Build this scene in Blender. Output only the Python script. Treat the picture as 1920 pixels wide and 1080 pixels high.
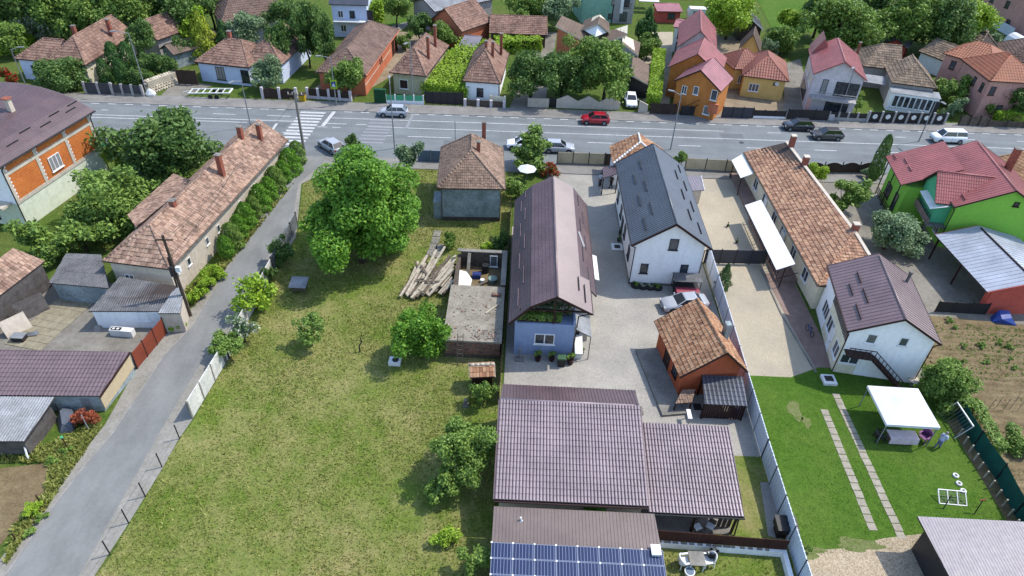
import bpy, math, random
import numpy as np
from mathutils import Vector, Matrix
for o in list(bpy.data.objects): bpy.data.objects.remove(o)
SC = bpy.context.scene
COL = SC.collection
rnd = random.Random(7)
ORD = 'first second third fourth fifth sixth seventh eighth ninth tenth eleventh twelfth thirteenth fourteenth fifteenth sixteenth seventeenth eighteenth nineteenth twentieth twenty-first twenty-second twenty-third twenty-fourth'.split()
# ---------------------------------------------------------------- camera
F_PX, PITCH, ROLL, CAM_H = 1280.0, math.radians(38.2), math.radians(2.7), 41.0
fwd = Vector((0, math.cos(PITCH), -math.sin(PITCH)))
up0 = Vector((0, math.sin(PITCH), math.cos(PITCH)))
cr = math.cos(ROLL)*Vector((1, 0, 0)) + math.sin(ROLL)*up0
cu = -math.sin(ROLL)*Vector((1, 0, 0)) + math.cos(ROLL)*up0
cam = bpy.data.cameras.new('camera')
cam.sensor_width = 36; cam.lens = F_PX/1920*36; cam.clip_start = .5; cam.clip_end = 3000
co = bpy.data.objects.new('camera', cam); COL.objects.link(co)
m = Matrix((cr, cu, -fwd)).transposed().to_4x4(); m.translation = (0, 0, CAM_H)
co.matrix_world = m
SC.camera = co
# ---------------------------------------------------------------- sky, sun, exposure
SUN_EL, SUN_AZ = math.radians(55), math.radians(22)      # azimuth from +X towards +Y
w = bpy.data.worlds.new('World'); SC.world = w; w.use_nodes = True
nt = w.node_tree; bg = nt.nodes['Background']
sky = nt.nodes.new('ShaderNodeTexSky'); sky.sky_type = 'NISHITA'; sky.sun_disc = False
sky.sun_elevation = SUN_EL; sky.sun_rotation = math.pi/2 - SUN_AZ
sky.air_density = 1.0; sky.dust_density = 0.8; sky.ozone_density = 1.0
nt.links.new(sky.outputs[0], bg.inputs[0]); bg.inputs[1].default_value = .15
sl = bpy.data.lights.new('sun', 'SUN'); sl.energy = 2.15; sl.angle = math.radians(.6); sl.color = (1, .94, .84)
so = bpy.data.objects.new('sun', sl); COL.objects.link(so)
so.rotation_euler = Vector((math.cos(SUN_AZ)*math.cos(SUN_EL), math.sin(SUN_AZ)*math.cos(SUN_EL), math.sin(SUN_EL))).to_track_quat('Z', 'Y').to_euler()
vs = SC.view_settings; vs.view_transform = 'Standard'; vs.look = 'None'; vs.gamma = 1; vs.use_curve_mapping = False
vs.exposure = 1.3

# ---------------------------------------------------------------- survey: where the line of sight meets the height z
def at(px, py, z=0.0):
    d = fwd*F_PX + cr*(px-960) - cu*(py-540)
    return Vector((0, 0, CAM_H)) + d*((z-CAM_H)/d.z)
def depth(p): return (p-Vector((0, 0, CAM_H))).dot(fwd)

# ---------------------------------------------------------------- materials
def S(r, g, b, k=.5):
    f = lambda c: ((c/255+.055)/1.055)**2.4 if c > 10 else c/255/12.92
    return (f(r)*k, f(g)*k, f(b)*k)
class NT:
    def __init__(s, name):
        s.m = bpy.data.materials.new(name); s.m.use_nodes = True
        s.t = s.m.node_tree; s.b = s.t.nodes['Principled BSDF']; s.out = s.t.nodes['Material Output']
    def n(s, typ, **kw):
        q = s.t.nodes.new(typ)
        for k, v in kw.items():
            if k.startswith('i_'): q.inputs[k[2:].replace('_', ' ')].default_value = v
            else: setattr(q, k, v)
        return q
    def l(s, a, b): s.t.links.new(a, b)
    def pos(s):
        if not hasattr(s, '_p'): s._p = s.n('ShaderNodeNewGeometry')
        return s._p.outputs['Position']
    def noise(s, sc, det=4, ro=.6, vec=None):
        q = s.n('ShaderNodeTexNoise'); q.inputs['Scale'].default_value = sc; q.inputs['Detail'].default_value = det; q.inputs['Roughness'].default_value = ro
        s.l(vec or s.pos(), q.inputs['Vector']); return q.outputs['Fac']
    def ramp(s, fac, stops):
        q = s.n('ShaderNodeValToRGB'); e = q.color_ramp.elements
        while len(e) < len(stops): e.new(.5)
        for el, (p, c) in zip(e, stops): el.position = p; el.color = (*c[:3], 1)
        s.l(fac, q.inputs['Fac']); return q.outputs['Color']
    def mix(s, fac, a, b, typ='MIX'):
        q = s.n('ShaderNodeMix', data_type='RGBA', blend_type=typ)
        for v, i in ((fac, 0), (a, 6), (b, 7)):
            if hasattr(v, 'links'): s.l(v, q.inputs[i])
            elif i == 0: q.inputs[0].default_value = v
            else: q.inputs[i].default_value = (*v[:3], 1)
        return q.outputs[2]
    def math(s, op, a, b=0.0):
        q = s.n('ShaderNodeMath', operation=op)
        for v, i in ((a, 0), (b, 1)):
            if hasattr(v, 'links'): s.l(v, q.inputs[i])
            else: q.inputs[i].default_value = v
        return q.outputs[0]
    def isl(s):
        s.pos(); return s._p.outputs['Random Per Island']
    def bump(s, fac, st, dist=.05):
        q = s.n('ShaderNodeBump'); q.inputs['Strength'].default_value = st; q.inputs['Distance'].default_value = dist
        s.l(fac, q.inputs['Height']); s.l(q.outputs[0], s.b.inputs['Normal'])
    def done(s, col=None, rough=.85, spec=.3, metal=0):
        if col is not None:
            if hasattr(col, 'links'): s.l(col, s.b.inputs['Base Color'])
            else: s.b.inputs['Base Color'].default_value = (*col[:3], 1)
        s.b.inputs['Roughness'].default_value = rough; s.b.inputs['Specular IOR Level'].default_value = spec; s.b.inputs['Metallic'].default_value = metal
        return s.m
def mul(c, k): return tuple(min(1, x*k) for x in c[:3])
def mat(name, c, c2=None, sc=.8, rough=.85, bump=0, bsc=30, metal=0, spec=.3, isl=0, stain=.12):
    if name.endswith(('_render', '_brick', '_timber', '_block')): c, c2 = [tuple(min(.78, x*1.7) for x in q) if q else q for q in (c, c2)]
    t = NT(name); c2 = c2 or mul(c, .78)
    col = t.ramp(t.noise(sc, 5), [(.3, c2), (.68, c)])
    if name.endswith('_render'):
        mp = t.n('ShaderNodeMapping'); mp.inputs['Scale'].default_value = (3.2, 3.2, .35); t.l(t.pos(), mp.inputs['Vector'])
        col = t.mix(1, col, t.ramp(t.noise(1.0, 4, .6, mp.outputs[0]), [(.3, (.93, .925, .91)), (.56, (1, 1, 1))]), 'MULTIPLY')
    if stain: col = t.mix(1, col, t.ramp(t.noise(sc*7, 6, .7), [(.3, (1-stain*2.2,)*3), (.6, (1, 1, 1))]), 'MULTIPLY')
    if isl: col = t.mix(1, col, t.ramp(t.isl(), [(0, (1-isl,)*3), (1, (1+isl*.6,)*3)]), 'MULTIPLY')
    if bump: t.bump(t.noise(bsc, 3), bump)
    return t.done(col, rough, spec, metal)
def clay(name, cols, moss=.0, rough=.9):
    t = NT(name)
    n = len(cols); col = t.ramp(t.isl(), [(i/(n-1), mul(c, 1.45)) for i, c in enumerate(cols)])
    big = t.noise(.45, 4, .65)
    col = t.mix(1, col, t.ramp(big, [(.3, (.7, .69, .7)), (.6, (1.06, 1.05, 1.03))]), 'MULTIPLY')
    if moss: col = t.mix(t.ramp(t.noise(1.3, 6, .7), [(.5, (0, 0, 0)), (.72, (moss,)*3)]), col, S(95, 92, 70))
    col = t.mix(1, col, t.ramp(t.noise(9, 4, .7), [(.3, (.72,)*3), (.6, (1, 1, 1))]), 'MULTIPLY')
    return t.done(col, rough, .2)
def metal_roof(name, c, rough=.42, spec=.5, fade=.25):
    t = NT(name)
    col = t.ramp(t.noise(.5, 5, .6), [(.3, mul(c, 1-fade)), (.7, mul(c, 1+fade*.5))])
    col = t.mix(1, col, t.ramp(t.noise(6, 5, .7), [(.3, (.84,)*3), (.65, (1.03,)*3)]), 'MULTIPLY')
    m_ = t.done(col, rough, spec)
    t.l(t.math('ADD', t.math('MULTIPLY', t.noise(3, 4), .25), rough-.12), t.b.inputs['Roughness'])
    return m_
def leafmat(name, dark, light, trans=.28, flower=None, fl=.0):
    t = NT(name); dark, light = mul(dark, 1.75), mul(light, 1.65)
    a = t.math('ADD', t.math('MULTIPLY', t.isl(), .55), t.math('MULTIPLY', t.noise(.9, 3), .6))
    col = t.ramp(a, [(.2, dark), (.5, tuple((x+y)/2 for x, y in zip(dark, light))), (.85, light)])
    if flower: col = t.mix(t.ramp(t.math('MULTIPLY', t.isl(), t.noise(1.6, 2)), [(.52-fl, (0, 0, 0)), (.54-fl, (1, 1, 1))]), col, flower)
    t.l(col, t.b.inputs['Base Color']); t.b.inputs['Roughness'].default_value = .55; t.b.inputs['Specular IOR Level'].default_value = .25
    tr = t.n('ShaderNodeBsdfTranslucent'); t.l(col, tr.inputs['Color'])
    mx = t.n('ShaderNodeMixShader'); mx.inputs[0].default_value = trans
    t.l(t.b.outputs[0], mx.inputs[1]); t.l(tr.outputs[0], mx.inputs[2]); t.l(mx.outputs[0], t.out.inputs['Surface'])
    return t.m
def glassmat(name, c=(.02, .025, .03)):
    t = NT(name); oi = t.n('ShaderNodeObjectInfo')
    col = t.ramp(oi.outputs['Random'], [(0, mul(c, .5)), (.5, mul(c, 2)), (.7, (.09, .095, .1)), (.86, (.22, .22, .21)), (1, (.32, .31, .29))])
    return t.done(t.mix(.35, col, t.ramp(t.noise(1.7, 3), [(.35, mul(c, .4)), (.65, mul(c, 4))])), .06, .7)
M = {}
M['glass'] = glassmat('window_glass')
M['white'] = mat('white_paint', (.72, .72, .71), (.64, .64, .63), stain=.05)
M['frame'] = mat('white_frame', (.75, .75, .75), stain=.0, rough=.5)
M['dkframe'] = mat('dark_frame', (.035, .035, .04), rough=.5)
M['brown'] = mat('brown_trim', S(70, 42, 38), rough=.6)
M['black'] = mat('black_metal', (.018, .018, .02), rough=.5)
M['dark'] = mat('dark_metal', S(70, 66, 68), rough=.5)
M['grey'] = mat('galvanised', S(175, 178, 182), rough=.45, spec=.5)
M['wood'] = mat('weathered_wood', S(150, 135, 120), S(100, 88, 78), sc=3, rough=.9)
M['conc'] = mat('concrete', S(185, 180, 170), S(140, 136, 128), sc=.7, bump=.2)
M['rubber'] = mat('rubber', (.015, .015, .015), rough=.8)
M['conc2'] = mat('pale_concrete', S(226, 216, 198, .7), S(196, 186, 168, .7), sc=1.2)
M['brick'] = mat('chimney_brick', S(165, 95, 75), S(120, 70, 58), sc=4)
M['plastic'] = mat('white_plastic', (.7, .7, .68), stain=.06, rough=.5)
M['bark'] = mat('bark', S(110, 95, 80), S(70, 60, 50), sc=3, bump=.5)

# ---------------------------------------------------------------- mesh building
class MB:
    def __init__(s, T=None): s.v = []; s.f = []; s.m = []; s.T = T
    def add(s, vs, fs, mi=0):
        o = len(s.v)
        s.v += [tuple(s.T @ Vector(p)) for p in vs] if s.T else [tuple(p) for p in vs]
        s.f += [tuple(i+o for i in f) for f in fs]; s.m += [mi]*len(fs)
    def box(s, a, b, mi=0):
        x0, y0, z0 = a; x1, y1, z1 = b
        s.add([(x0, y0, z0), (x1, y0, z0), (x1, y1, z0), (x0, y1, z0), (x0, y0, z1), (x1, y0, z1), (x1, y1, z1), (x0, y1, z1)],
              [(3, 2, 1, 0), (4, 5, 6, 7), (0, 1, 5, 4), (1, 2, 6, 5), (2, 3, 7, 6), (3, 0, 4, 7)], mi)
    def bar(s, p, q, w, h=None, mi=0):
        p, q = Vector(p), Vector(q); h = h or w; d = (q-p).normalized()
        a = d.cross(Vector((0, 0, 1)));  a = Vector((1, 0, 0)) if a.length < 1e-4 else a.normalized()
        b = a.cross(d).normalized(); a = a*w/2; b = b*h/2
        s.add([p-a-b, p+a-b, p+a+b, p-a+b, q-a-b, q+a-b, q+a+b, q-a+b],
              [(3, 2, 1, 0), (4, 5, 6, 7), (0, 1, 5, 4), (1, 2, 6, 5), (2, 3, 7, 6), (3, 0, 4, 7)], mi)
    def tube(s, p, q, r0, r1=None, n=8, mi=0, cap=True):
        p, q = Vector(p), Vector(q); r1 = r0 if r1 is None else r1; d = (q-p).normalized()
        a = d.cross(Vector((0, 0, 1)));  a = Vector((1, 0, 0)) if a.length < 1e-4 else a.normalized()
        b = a.cross(d).normalized(); vs = []
        for c, r in ((p, r0), (q, r1)):
            for i in range(n):
                t = 2*math.pi*i/n; vs.append(c+a*math.cos(t)*r+b*math.sin(t)*r)
        fs = [(i, i+n, (i+1) % n+n, (i+1) % n) for i in range(n)]
        if cap: fs += [tuple(range(n)), tuple(range(2*n-1, n-1, -1))]
        s.add(vs, fs, mi)
    def pts(s, P, r0, r1, n=6, mi=0):
        for i in range(len(P)-1):
            a = r0+(r1-r0)*i/(len(P)-1); b = r0+(r1-r0)*(i+1)/(len(P)-1); s.tube(P[i], P[i+1], a, b, n, mi)
    def prism(s, pts, z0, z1, mi=0):
        n = len(pts); s.add([(x, y, z0) for x, y in pts]+[(x, y, z1) for x, y in pts],
                            [tuple(range(n-1, -1, -1)), tuple(range(n, 2*n))]+[(i, (i+1) % n, (i+1) % n+n, i+n) for i in range(n)], mi)
    def slab(s, poly, th, mi=0):
        n = len(poly); s.add([Vector(p) for p in poly]+[Vector(p)-Vector((0, 0, th)) for p in poly],
                             [tuple(range(n)), tuple(range(2*n-1, n-1, -1))]+[((i+1) % n, i, i+n, (i+1) % n+n) for i in range(n)], mi)
    def poly(s, pts, mi=0): s.add(pts, [tuple(range(len(pts)))], mi)
    def ring(s, rings, mi=0, close=True, caps=True):
        n = len(rings[0]); vs = [p for r in rings for p in r]; fs = []
        for i in range(len(rings)-1):
            for j in range(n if close else n-1): fs.append((i*n+j, i*n+(j+1) % n, (i+1)*n+(j+1) % n, (i+1)*n+j))
        if caps: fs += [tuple(range(n-1, -1, -1)), tuple(range((len(rings)-1)*n, len(rings)*n))]
        s.add(vs, fs, mi)
    def build(s, name, mats, parent=None, smooth=False):
        me = bpy.data.meshes.new(name); me.from_pydata(s.v, [], s.f)
        mats = mats if isinstance(mats, (list, tuple)) else [mats]
        for q in mats: me.materials.append(M[q] if isinstance(q, str) else q)
        if len(mats) > 1: me.polygons.foreach_set('material_index', s.m)
        if smooth: me.polygons.foreach_set('use_smooth', [True]*len(s.f))
        me.update()
        o = bpy.data.objects.new(name, me); COL.objects.link(o)
        if parent: o.parent = parent
        return o
def one(name, mats, fn, parent=None, smooth=False):
    b = MB(); fn(b); return b.build(name, mats, parent, smooth)
def tag(o, label=None, cat=None, group=None, kind=None):
    for k, v in (('label', label), ('category', cat), ('group', group), ('kind', kind)):
        if v: o[k] = v
    return o
def thing(name, label, cat, loc=(0, 0, 0), rz=0, group=None):
    o = bpy.data.objects.new(name, None); COL.objects.link(o); o.empty_display_size = .3
    o.location = loc; o.rotation_euler = (0, 0, rz); return tag(o, label, cat, group)
def dup(root, loc, rz=None, label=None, sc=None):
    r = root.copy(); COL.objects.link(r); r.location = loc
    if rz is not None: r.rotation_euler = (0, 0, rz)
    if sc: r.scale = sc if isinstance(sc, tuple) else (sc,)*3
    if label: r['label'] = label
    for ch in list(root.children):
        c = ch.copy(); COL.objects.link(c); c.parent = r
        for g in ch.children:
            d = g.copy(); COL.objects.link(d); d.parent = c
    return r
def share(o, parent, loc, rz=0, sc=None):
    c = o.copy(); COL.objects.link(c); c.parent = parent; c.location = loc; c.rotation_euler = (0, 0, rz)
    if sc: c.scale = sc
    return c

# ---------------------------------------------------------------- roof coverings
def covering(mb, poly, kind, tw, th, hh=.05, stp=.55, off=.015, jit=1.0, mi=0, gap=.012):
    P = [Vector(p) for p in poly]; U = (P[1]-P[0]).normalized()
    N = Vector((0, 0, 0))
    for i in range(len(P)):
        a, b = P[i], P[(i+1) % len(P)]; N += a.cross(b)
    N.normalize(); N = -N if N.z < 0 else N
    V = N.cross(U); O = P[0]
    q = [((p-O).dot(U), (p-O).dot(V)) for p in P]
    if sum(q[i][0]*q[(i+1) % len(q)][1]-q[(i+1) % len(q)][0]*q[i][1] for i in range(len(q))) < 0: q.reverse()
    E = [(q[i], q[(i+1) % len(q)]) for i in range(len(q))]
    def side(e, x, y): (ax, ay), (bx, by) = e; return (bx-ax)*(y-ay)-(by-ay)*(x-ax)
    u0, u1 = min(a for a, b in q), max(a for a, b in q); v0, v1 = min(b for a, b in q), max(b for a, b in q)
    W3 = lambda x, y, h: O+U*x+V*y+N*(h+off)
    def cell(a, b, c, d, h, front=0, sides=0):
        Q = [(a, c, h[0]), (b, c, h[1]), (b, d, h[2]), (a, d, h[3])]; inside = True
        for e in E:
            sg = [side(e, x, y) > -1e-6 for x, y, _ in Q]
            if not any(sg): return
            if not all(sg): inside = False
        if inside:
            vs = [W3(*p) for p in Q]; fs = [(0, 1, 2, 3)]
            if front:
                vs += [W3(a, c, h[0]-front), W3(b, c, h[1]-front)]; fs.append((4, 5, 1, 0))
                if sides: vs += [W3(b, d, h[2]-front), W3(a, d, h[3]-front)]; fs += [(5, 6, 2, 1), (7, 4, 0, 3)]
            mb.add(vs, fs, mi); return
        R = Q
        for e in E:
            o = []
            for i in range(len(R)):
                p, r = R[i], R[(i+1) % len(R)]; sp, sr = side(e, *p[:2]), side(e, *r[:2])
                if sp >= 0: o.append(p)
                if (sp >= 0) != (sr >= 0):
                    k = sp/(sp-sr); o.append(tuple(p[j]+(r[j]-p[j])*k for j in range(3)))
            R = o
            if len(R) < 3: return
        mb.add([W3(*p) for p in R], [tuple(range(len(R)))], mi)
    nu, nv = int((u1-u0)/tw)+1, int((v1-v0)/th)+1
    if kind == 'clay':
        for r in range(nv):
            for c in range(nu):
                a = u0+c*tw+rnd.uniform(-.006, .006)*jit; y = v0+r*th+rnd.uniform(-.012, .012)*jit
                j = rnd.uniform(-.008, .014)*jit; k = rnd.uniform(-.01, .01)*jit
                if rnd.random() < .04: y -= rnd.uniform(.03, .09); j += .012; k *= 2.5
                cell(a+gap, a+tw-gap, y, y+th+.02, (hh+j+k, hh+j-k, .012+j-k, .012+j+k), hh*.8, 1)
    elif kind == 'metal':
        for r in range(nv):
            for c in range(nu):
                y = v0+r*th; x = u0+c*tw
                pr = ((0, 0), (.13, 0), (.24, .85), (.45, 1), (.7, .97), (.92, .72), (1, 0)) if hh > .08 else ((0, 0), (.3, .5), (.55, 1), (.8, .55), (1, 0))
                for (s0, g0), (s1, g1) in zip(pr, pr[1:]):
                    st = hh*stp
                    cell(x+s0*tw, x+s1*tw, y, y+th, (g0*hh+st, g1*hh+st, g1*hh, g0*hh), st)
    elif kind == 'corr':
        for c in range(nu):
            x = u0+c*tw
            for s0, s1, g0, g1 in ((0, .25, 0, .7), (.25, .5, .7, 1), (.5, .75, 1, .3), (.75, 1, .3, 0)):
                for r in range(nv):
                    y = v0+r*th; cell(x+s0*tw, x+s1*tw, y, y+th, (g0*hh+.012, g1*hh+.012, g1*hh, g0*hh))
    elif kind == 'seam':
        mb.add([W3(x, y, 0) for x, y in q], [tuple(range(len(q)))], mi)
        for c in range(nu+1):
            x = u0+c*tw+.02; lo, hi = -1e9, 1e9; ok = True
            for (ax, ay), (bx, by) in E:
                dx, dy = bx-ax, by-ay; k = -dy*(x-ax)-dx*ay          # dx*y + k >= 0
                k = dx*(-ay)-dy*(x-ax)
                if abs(dx) < 1e-9:
                    if k < -1e-6: ok = False
                elif dx > 0: lo = max(lo, -k/dx)
                else: hi = min(hi, -k/dx)
            if ok and hi-lo > .1:
                t = min(.03, tw*.12); a = [W3(x-t, lo, 0), W3(x+t, lo, 0), W3(x+t, hi, 0), W3(x-t, hi, 0), W3(x-t*.5, lo, hh), W3(x+t*.5, lo, hh), W3(x+t*.5, hi, hh), W3(x-t*.5, hi, hh)]
                mb.add(a, [(0, 1, 5, 4), (2, 3, 7, 6), (4, 5, 6, 7), (1, 2, 6, 5), (3, 0, 4, 7)], mi)
def caps(mb, p, q, kind, mi=0, r=.13):
    p, q = Vector(p), Vector(q); n = max(1, int((q-p).length/.38)) if kind == 'clay' else 1
    for i in range(n):
        a, b = p.lerp(q, i/n), p.lerp(q, (i+.96)/n)
        k = rnd.uniform(.92, 1.08) if n > 1 else .75
        mb.tube(a+Vector((0, 0, .0)), b+Vector((0, 0, .02)), r*k*1.08, r*k*.92, 7, mi)
CNAME = {'clay': 'roof_tiles', 'metal': 'roof_sheet', 'seam': 'roof_sheet', 'corr': 'roof_sheet'}
def do_roof(parent, planes, cov, mats, cap=(), th=.12, kind='stuff'):
    """planes: local polygons, eave first; cov = (kind, tile width, tile length, height); mats = (covering, slab)"""
    b = MB()
    for p in planes: b.slab(p, th)
    r = b.build('roof', mats[1], parent)
    c = MB()
    for p in planes: covering(c, p, *cov)
    o = c.build(CNAME[cov[0]], mats[0], parent)
    if cov[0] == 'clay': o['kind'] = 'stuff'
    if cap:
        g = MB()
        for p, q in cap: caps(g, p, q, cov[0])
        g.build('ridge_cap', mats[2] if len(mats) > 2 else mats[0], parent, smooth=True)
    return r
def frame(A, B, z, ridge='y', W=None, C=None):
    """front eave corners A, B (photo pixels) at height z and a depth -> ground origin, angle, width, length"""
    a, b = at(*A, z), at(*B, z); u = (b-a); L = u.length; u.normalize(); n = Vector((-u.y, u.x, 0))
    if C: W = (at(*C, z)-a).dot(n)
    if ridge == 'y': return Vector((a.x, a.y, 0)), math.atan2(u.y, u.x), L, W
    return Vector((b.x, b.y, 0)), math.atan2(n.y, n.x), W, L
class House:
    """local frame: x across, y along the ridge; eave rectangle [0,L]x[0,W]"""
    def __init__(s, name, label, fr, ze, zr, o=.4, h0=0, h1=0, cat='house', wall=None, parent=None, group=None, skew=.5, z0=0, noroof=False, zwall=None):
        s.O, s.ang, s.L, s.W = fr; s.ze, s.zr, s.o, s.h0, s.h1, s.k = ze, zr, o, h0, h1, skew
        if parent:
            s.root = thing(name, None, None); d = s.O-parent.O
            ca, sa = math.cos(-parent.ang), math.sin(-parent.ang)
            s.root.parent = parent.root; s.root.location = (d.x*ca-d.y*sa, d.x*sa+d.y*ca, 0); s.root.rotation_euler = (0, 0, s.ang-parent.ang)
        else: s.root = thing(name, label, cat, s.O, s.ang, group)
        if wall: s.walls(wall, z0)
    def rx(s): return s.L*s.k
    def walls(s, m, z0=0):
        o, L, W = s.o, s.L, s.W; x = s.rx()
        zl = s.ze+(s.zr-s.ze)/x*o-.1; zR = s.ze+(s.zr-s.ze)/(L-x)*o-.1
        b = MB(); zt = s.zr-.13
        def gab(y, h): return [(o, y, z0), (L-o, y, z0), (L-o, y, zR)]+([(x, y, zt)] if h == 0 else [])+[(o, y, zl)]
        sg, ng = gab(o, s.h0), gab(W-o, s.h1)
        b.poly(sg); b.poly(ng[::-1])
        b.poly([(L-o, o, z0), (L-o, W-o, z0), (L-o, W-o, zR), (L-o, o, zR)]); b.poly([(o, W-o, z0), (o, o, z0), (o, o, zl), (o, W-o, zl)])
        s.wall = b.build('wall', m, s.root)
    def planes(s):
        L, W, x, ze, zr, h0, h1 = s.L, s.W, s.rx(), s.ze, s.zr, s.h0, s.h1
        r0, r1 = (x, h0, zr), (x, W-h1, zr); a, b, c, d = (0, 0, ze), (L, 0, ze), (L, W, ze), (0, W, ze)
        P = [[d, a, r0, r1], [b, c, r1, r0]]; K = [(r0, r1)]
        if h0: P.append([a, b, r0]); K += [(a, r0), (b, r0)]
        if h1: P.append([c, d, r1]); K += [(c, r1), (d, r1)]
        return P, K
    def roof(s, cov, mats, cap=True, th=.12):
        P, K = s.planes(); s.rf = do_roof(s.root, P, cov, mats, K if cap else (), th); return s
    def face(s, f, off=0):
        o, L, W = s.o, s.L, s.W
        O, T, N = {'S': ((o, o), (1, 0), (0, -1)), 'E': ((L-o, o), (0, 1), (1, 0)), 'N': ((L-o, W-o), (-1, 0), (0, 1)), 'W': ((o, W-o), (0, -1), (-1, 0))}[f]
        m_ = Matrix(((T[0], N[0]*-1, 0, O[0]), (T[1], N[1]*-1, 0, O[1]), (0, 0, 1, 0), (0, 0, 0, 1)))
        return m_                                     # local: x along wall, -y outwards, z up
    def flen(s, f): return (s.L if f in 'SN' else s.W)-2*s.o
    def win(s, f, t, z, w, h, n=2, fm='frame', gm='glass', sill=True, label=None, name='window', bars=0):
        T = s.face(f); b = MB(T); k = min(.07, w*.1)
        b.box((t, -.05, z), (t+k, .02, z+h)); b.box((t+w-k, -.05, z), (t+w, .02, z+h)); b.box((t+k, -.05, z), (t+w-k, .02, z+k)); b.box((t+k, -.05, z+h-k), (t+w-k, .02, z+h))
        for i in range(1, n): x = t+w*i/n; b.box((x-k/2, -.045, z+k), (x+k/2, .02, z+h-k))
        for i in range(1, bars+1): y = z+h*i/(bars+1); b.box((t+k, -.04, y-k/2), (t+w-k, .02, y+k/2))
        if sill: b.box((t-.08, -.13, z-.06), (t+w+.08, .02, z-.002))
        q = b.build(name, fm, s.root)
        g = MB(T); g.box((t+k*.9, -.018, z+k*.9), (t+w-k*.9, .015, z+h-k*.9)); g.build('pane', gm, q)
        if label: q['label'] = label
        return q
    def door(s, f, t, w=.95, h=2.1, m='brown', z=.05):
        T = s.face(f); b = MB(T); b.box((t, -.03, z), (t+w, .02, z+h)); b.box((t-.07, -.06, z), (t, .02, z+h+.08)); b.box((t+w, -.06, z), (t+w+.07, .02, z+h+.08)); b.box((t, -.06, z+h), (t+w, .02, z+h+.08))
        q = b.build('door', m, s.root); g = MB(T); g.box((t+w-.14, -.09, z+1), (t+w-.1, -.03, z+1.12)); g.build('handle', 'grey', q); return q
    def chim(s, x, y, z0, z1, w=.5, m='brick', cap=True, d=None):
        d = d or w; b = MB(); b.box((x-w/2, y-d/2, z0), (x+w/2, y+d/2, z1))
        q = b.build('chimney', m, s.root)
        if cap: g = MB(); g.box((x-w/2-.06, y-d/2-.06, z1), (x+w/2+.06, y+d/2+.06, z1+.09)); g.box((x-w*.3, y-d*.3, z1+.09), (x+w*.3, y+d*.3, z1+.13)); g.build('chimney_cap', 'conc', q)
        return q
    def zroof(s, x): return s.ze+(s.zr-s.ze)*(x/s.rx() if x < s.rx() else (s.L-x)/(s.L-s.rx()))
    def guards(s, segs, m='dark'):
        for x, y0, y1 in segs:
            z = s.zroof(x); one('snow_guard', m, lambda b: (b.bar((x, y0, z+.13), (x, y1, z+.13), .06, .14),), s.root)
    def gutter(s, m='dark', sides='WE', down=True):
        for f in sides:
            x = -.06 if f == 'W' else s.L+.06
            one('gutter', m, lambda b: b.tube((x, 0, s.ze-.06), (x, s.W, s.ze-.06), .075, n=6), s.root)
            if down:
                xx = s.o-.05 if f == 'W' else s.L-s.o+.05
                one('downpipe', m, lambda b: b.pts([(x, .1, s.ze-.1), (xx, s.o-.05, s.ze-.55), (xx, s.o-.05, 0.05)], .05, .05), s.root)
    def plinth(s, h=.4, m='conc'):
        o = s.o-.04; one('plinth', m, lambda b: b.prism([(o, o), (s.L-o, o), (s.L-o, s.W-o), (o, s.W-o)], 0, h), s.root)
    def fascia(s, m='brown', h=.2):
        x = s.rx()
        for y, hh in ((-.03, s.h0), (s.W+.03, s.h1)):
            for e in (-.02, s.L+.02):
                if not hh: one('verge_board', m, lambda b: b.bar((e, y, s.ze-.06), (x, y, s.zr-.04), .05, h), s.root)
# ================================================================ GROUND
def grassmat(name, g1, g2, dry, dryamt=.5, speck=.35):
    t = NT(name)
    col = t.ramp(t.noise(1.7, 5, .65), [(.3, g1), (.7, g2)])
    big = t.math('ADD', t.math('MULTIPLY', t.noise(.16, 5, .6), .65), t.math('MULTIPLY', t.noise(.9, 4, .7), .35))
    col = t.mix(t.ramp(big, [(.47-.06*dryamt, (0, 0, 0)), (.64, (dryamt*.9,)*3)]), col, dry)
    col = t.mix(1, col, t.ramp(t.noise(5.5, 5, .75), [(.3, (1-speck,)*3), (.62, (1.12,)*3)]), 'MULTIPLY')
    t.bump(t.noise(14, 4, .7), .7, .08)
    return t.done(col, .95, .1)
def gravelmat(name, a, b, c, sc=9, stain=.25):
    t = NT(name)
    v = t.n('ShaderNodeTexVoronoi'); v.inputs['Scale'].default_value = sc; t.l(t.pos(), v.inputs['Vector'])
    hs = t.n('ShaderNodeSeparateColor'); t.l(v.outputs['Color'], hs.inputs[0])
    col = t.ramp(hs.outputs[0], [(0, b), (.5, a), (1, c)])
    col = t.mix(1, col, t.ramp(t.noise(.22, 5, .6), [(.3, (1-stain,)*3), (.65, (1.08, 1.06, 1.02))]), 'MULTIPLY')
    col = t.mix(1, col, t.ramp(t.noise(2.6, 5, .7), [(.3, (.93,)*3), (.6, (1.02,)*3)]), 'MULTIPLY')
    t.bump(v.outputs['Distance'], .35, .04)
    return t.done(col, .95, .15)
M['lawn'] = grassmat('meadow_grass', S(108, 138, 50), S(142, 162, 72), S(192, 180, 124), 1.0, .36)
M['lawn2'] = grassmat('mown_grass', S(80, 120, 38), S(104, 142, 50), S(146, 160, 84), .3, .2)
M['wild'] = grassmat('rough_grass', S(78, 110, 45), S(120, 145, 62), S(150, 140, 90), .4, .45)
M['soil'] = mat('garden_soil', S(170, 150, 112), S(132, 112, 80), sc=.9, bump=.6, bsc=9, rough=.95, stain=.2)
M['dirt'] = mat('packed_dirt', S(195, 178, 150), S(160, 142, 115), sc=.5, bump=.3, rough=.95, stain=.15)
M['gravel'] = gravelmat('gravel', S(204, 200, 190), S(182, 178, 168), S(226, 222, 214), 26)
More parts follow.
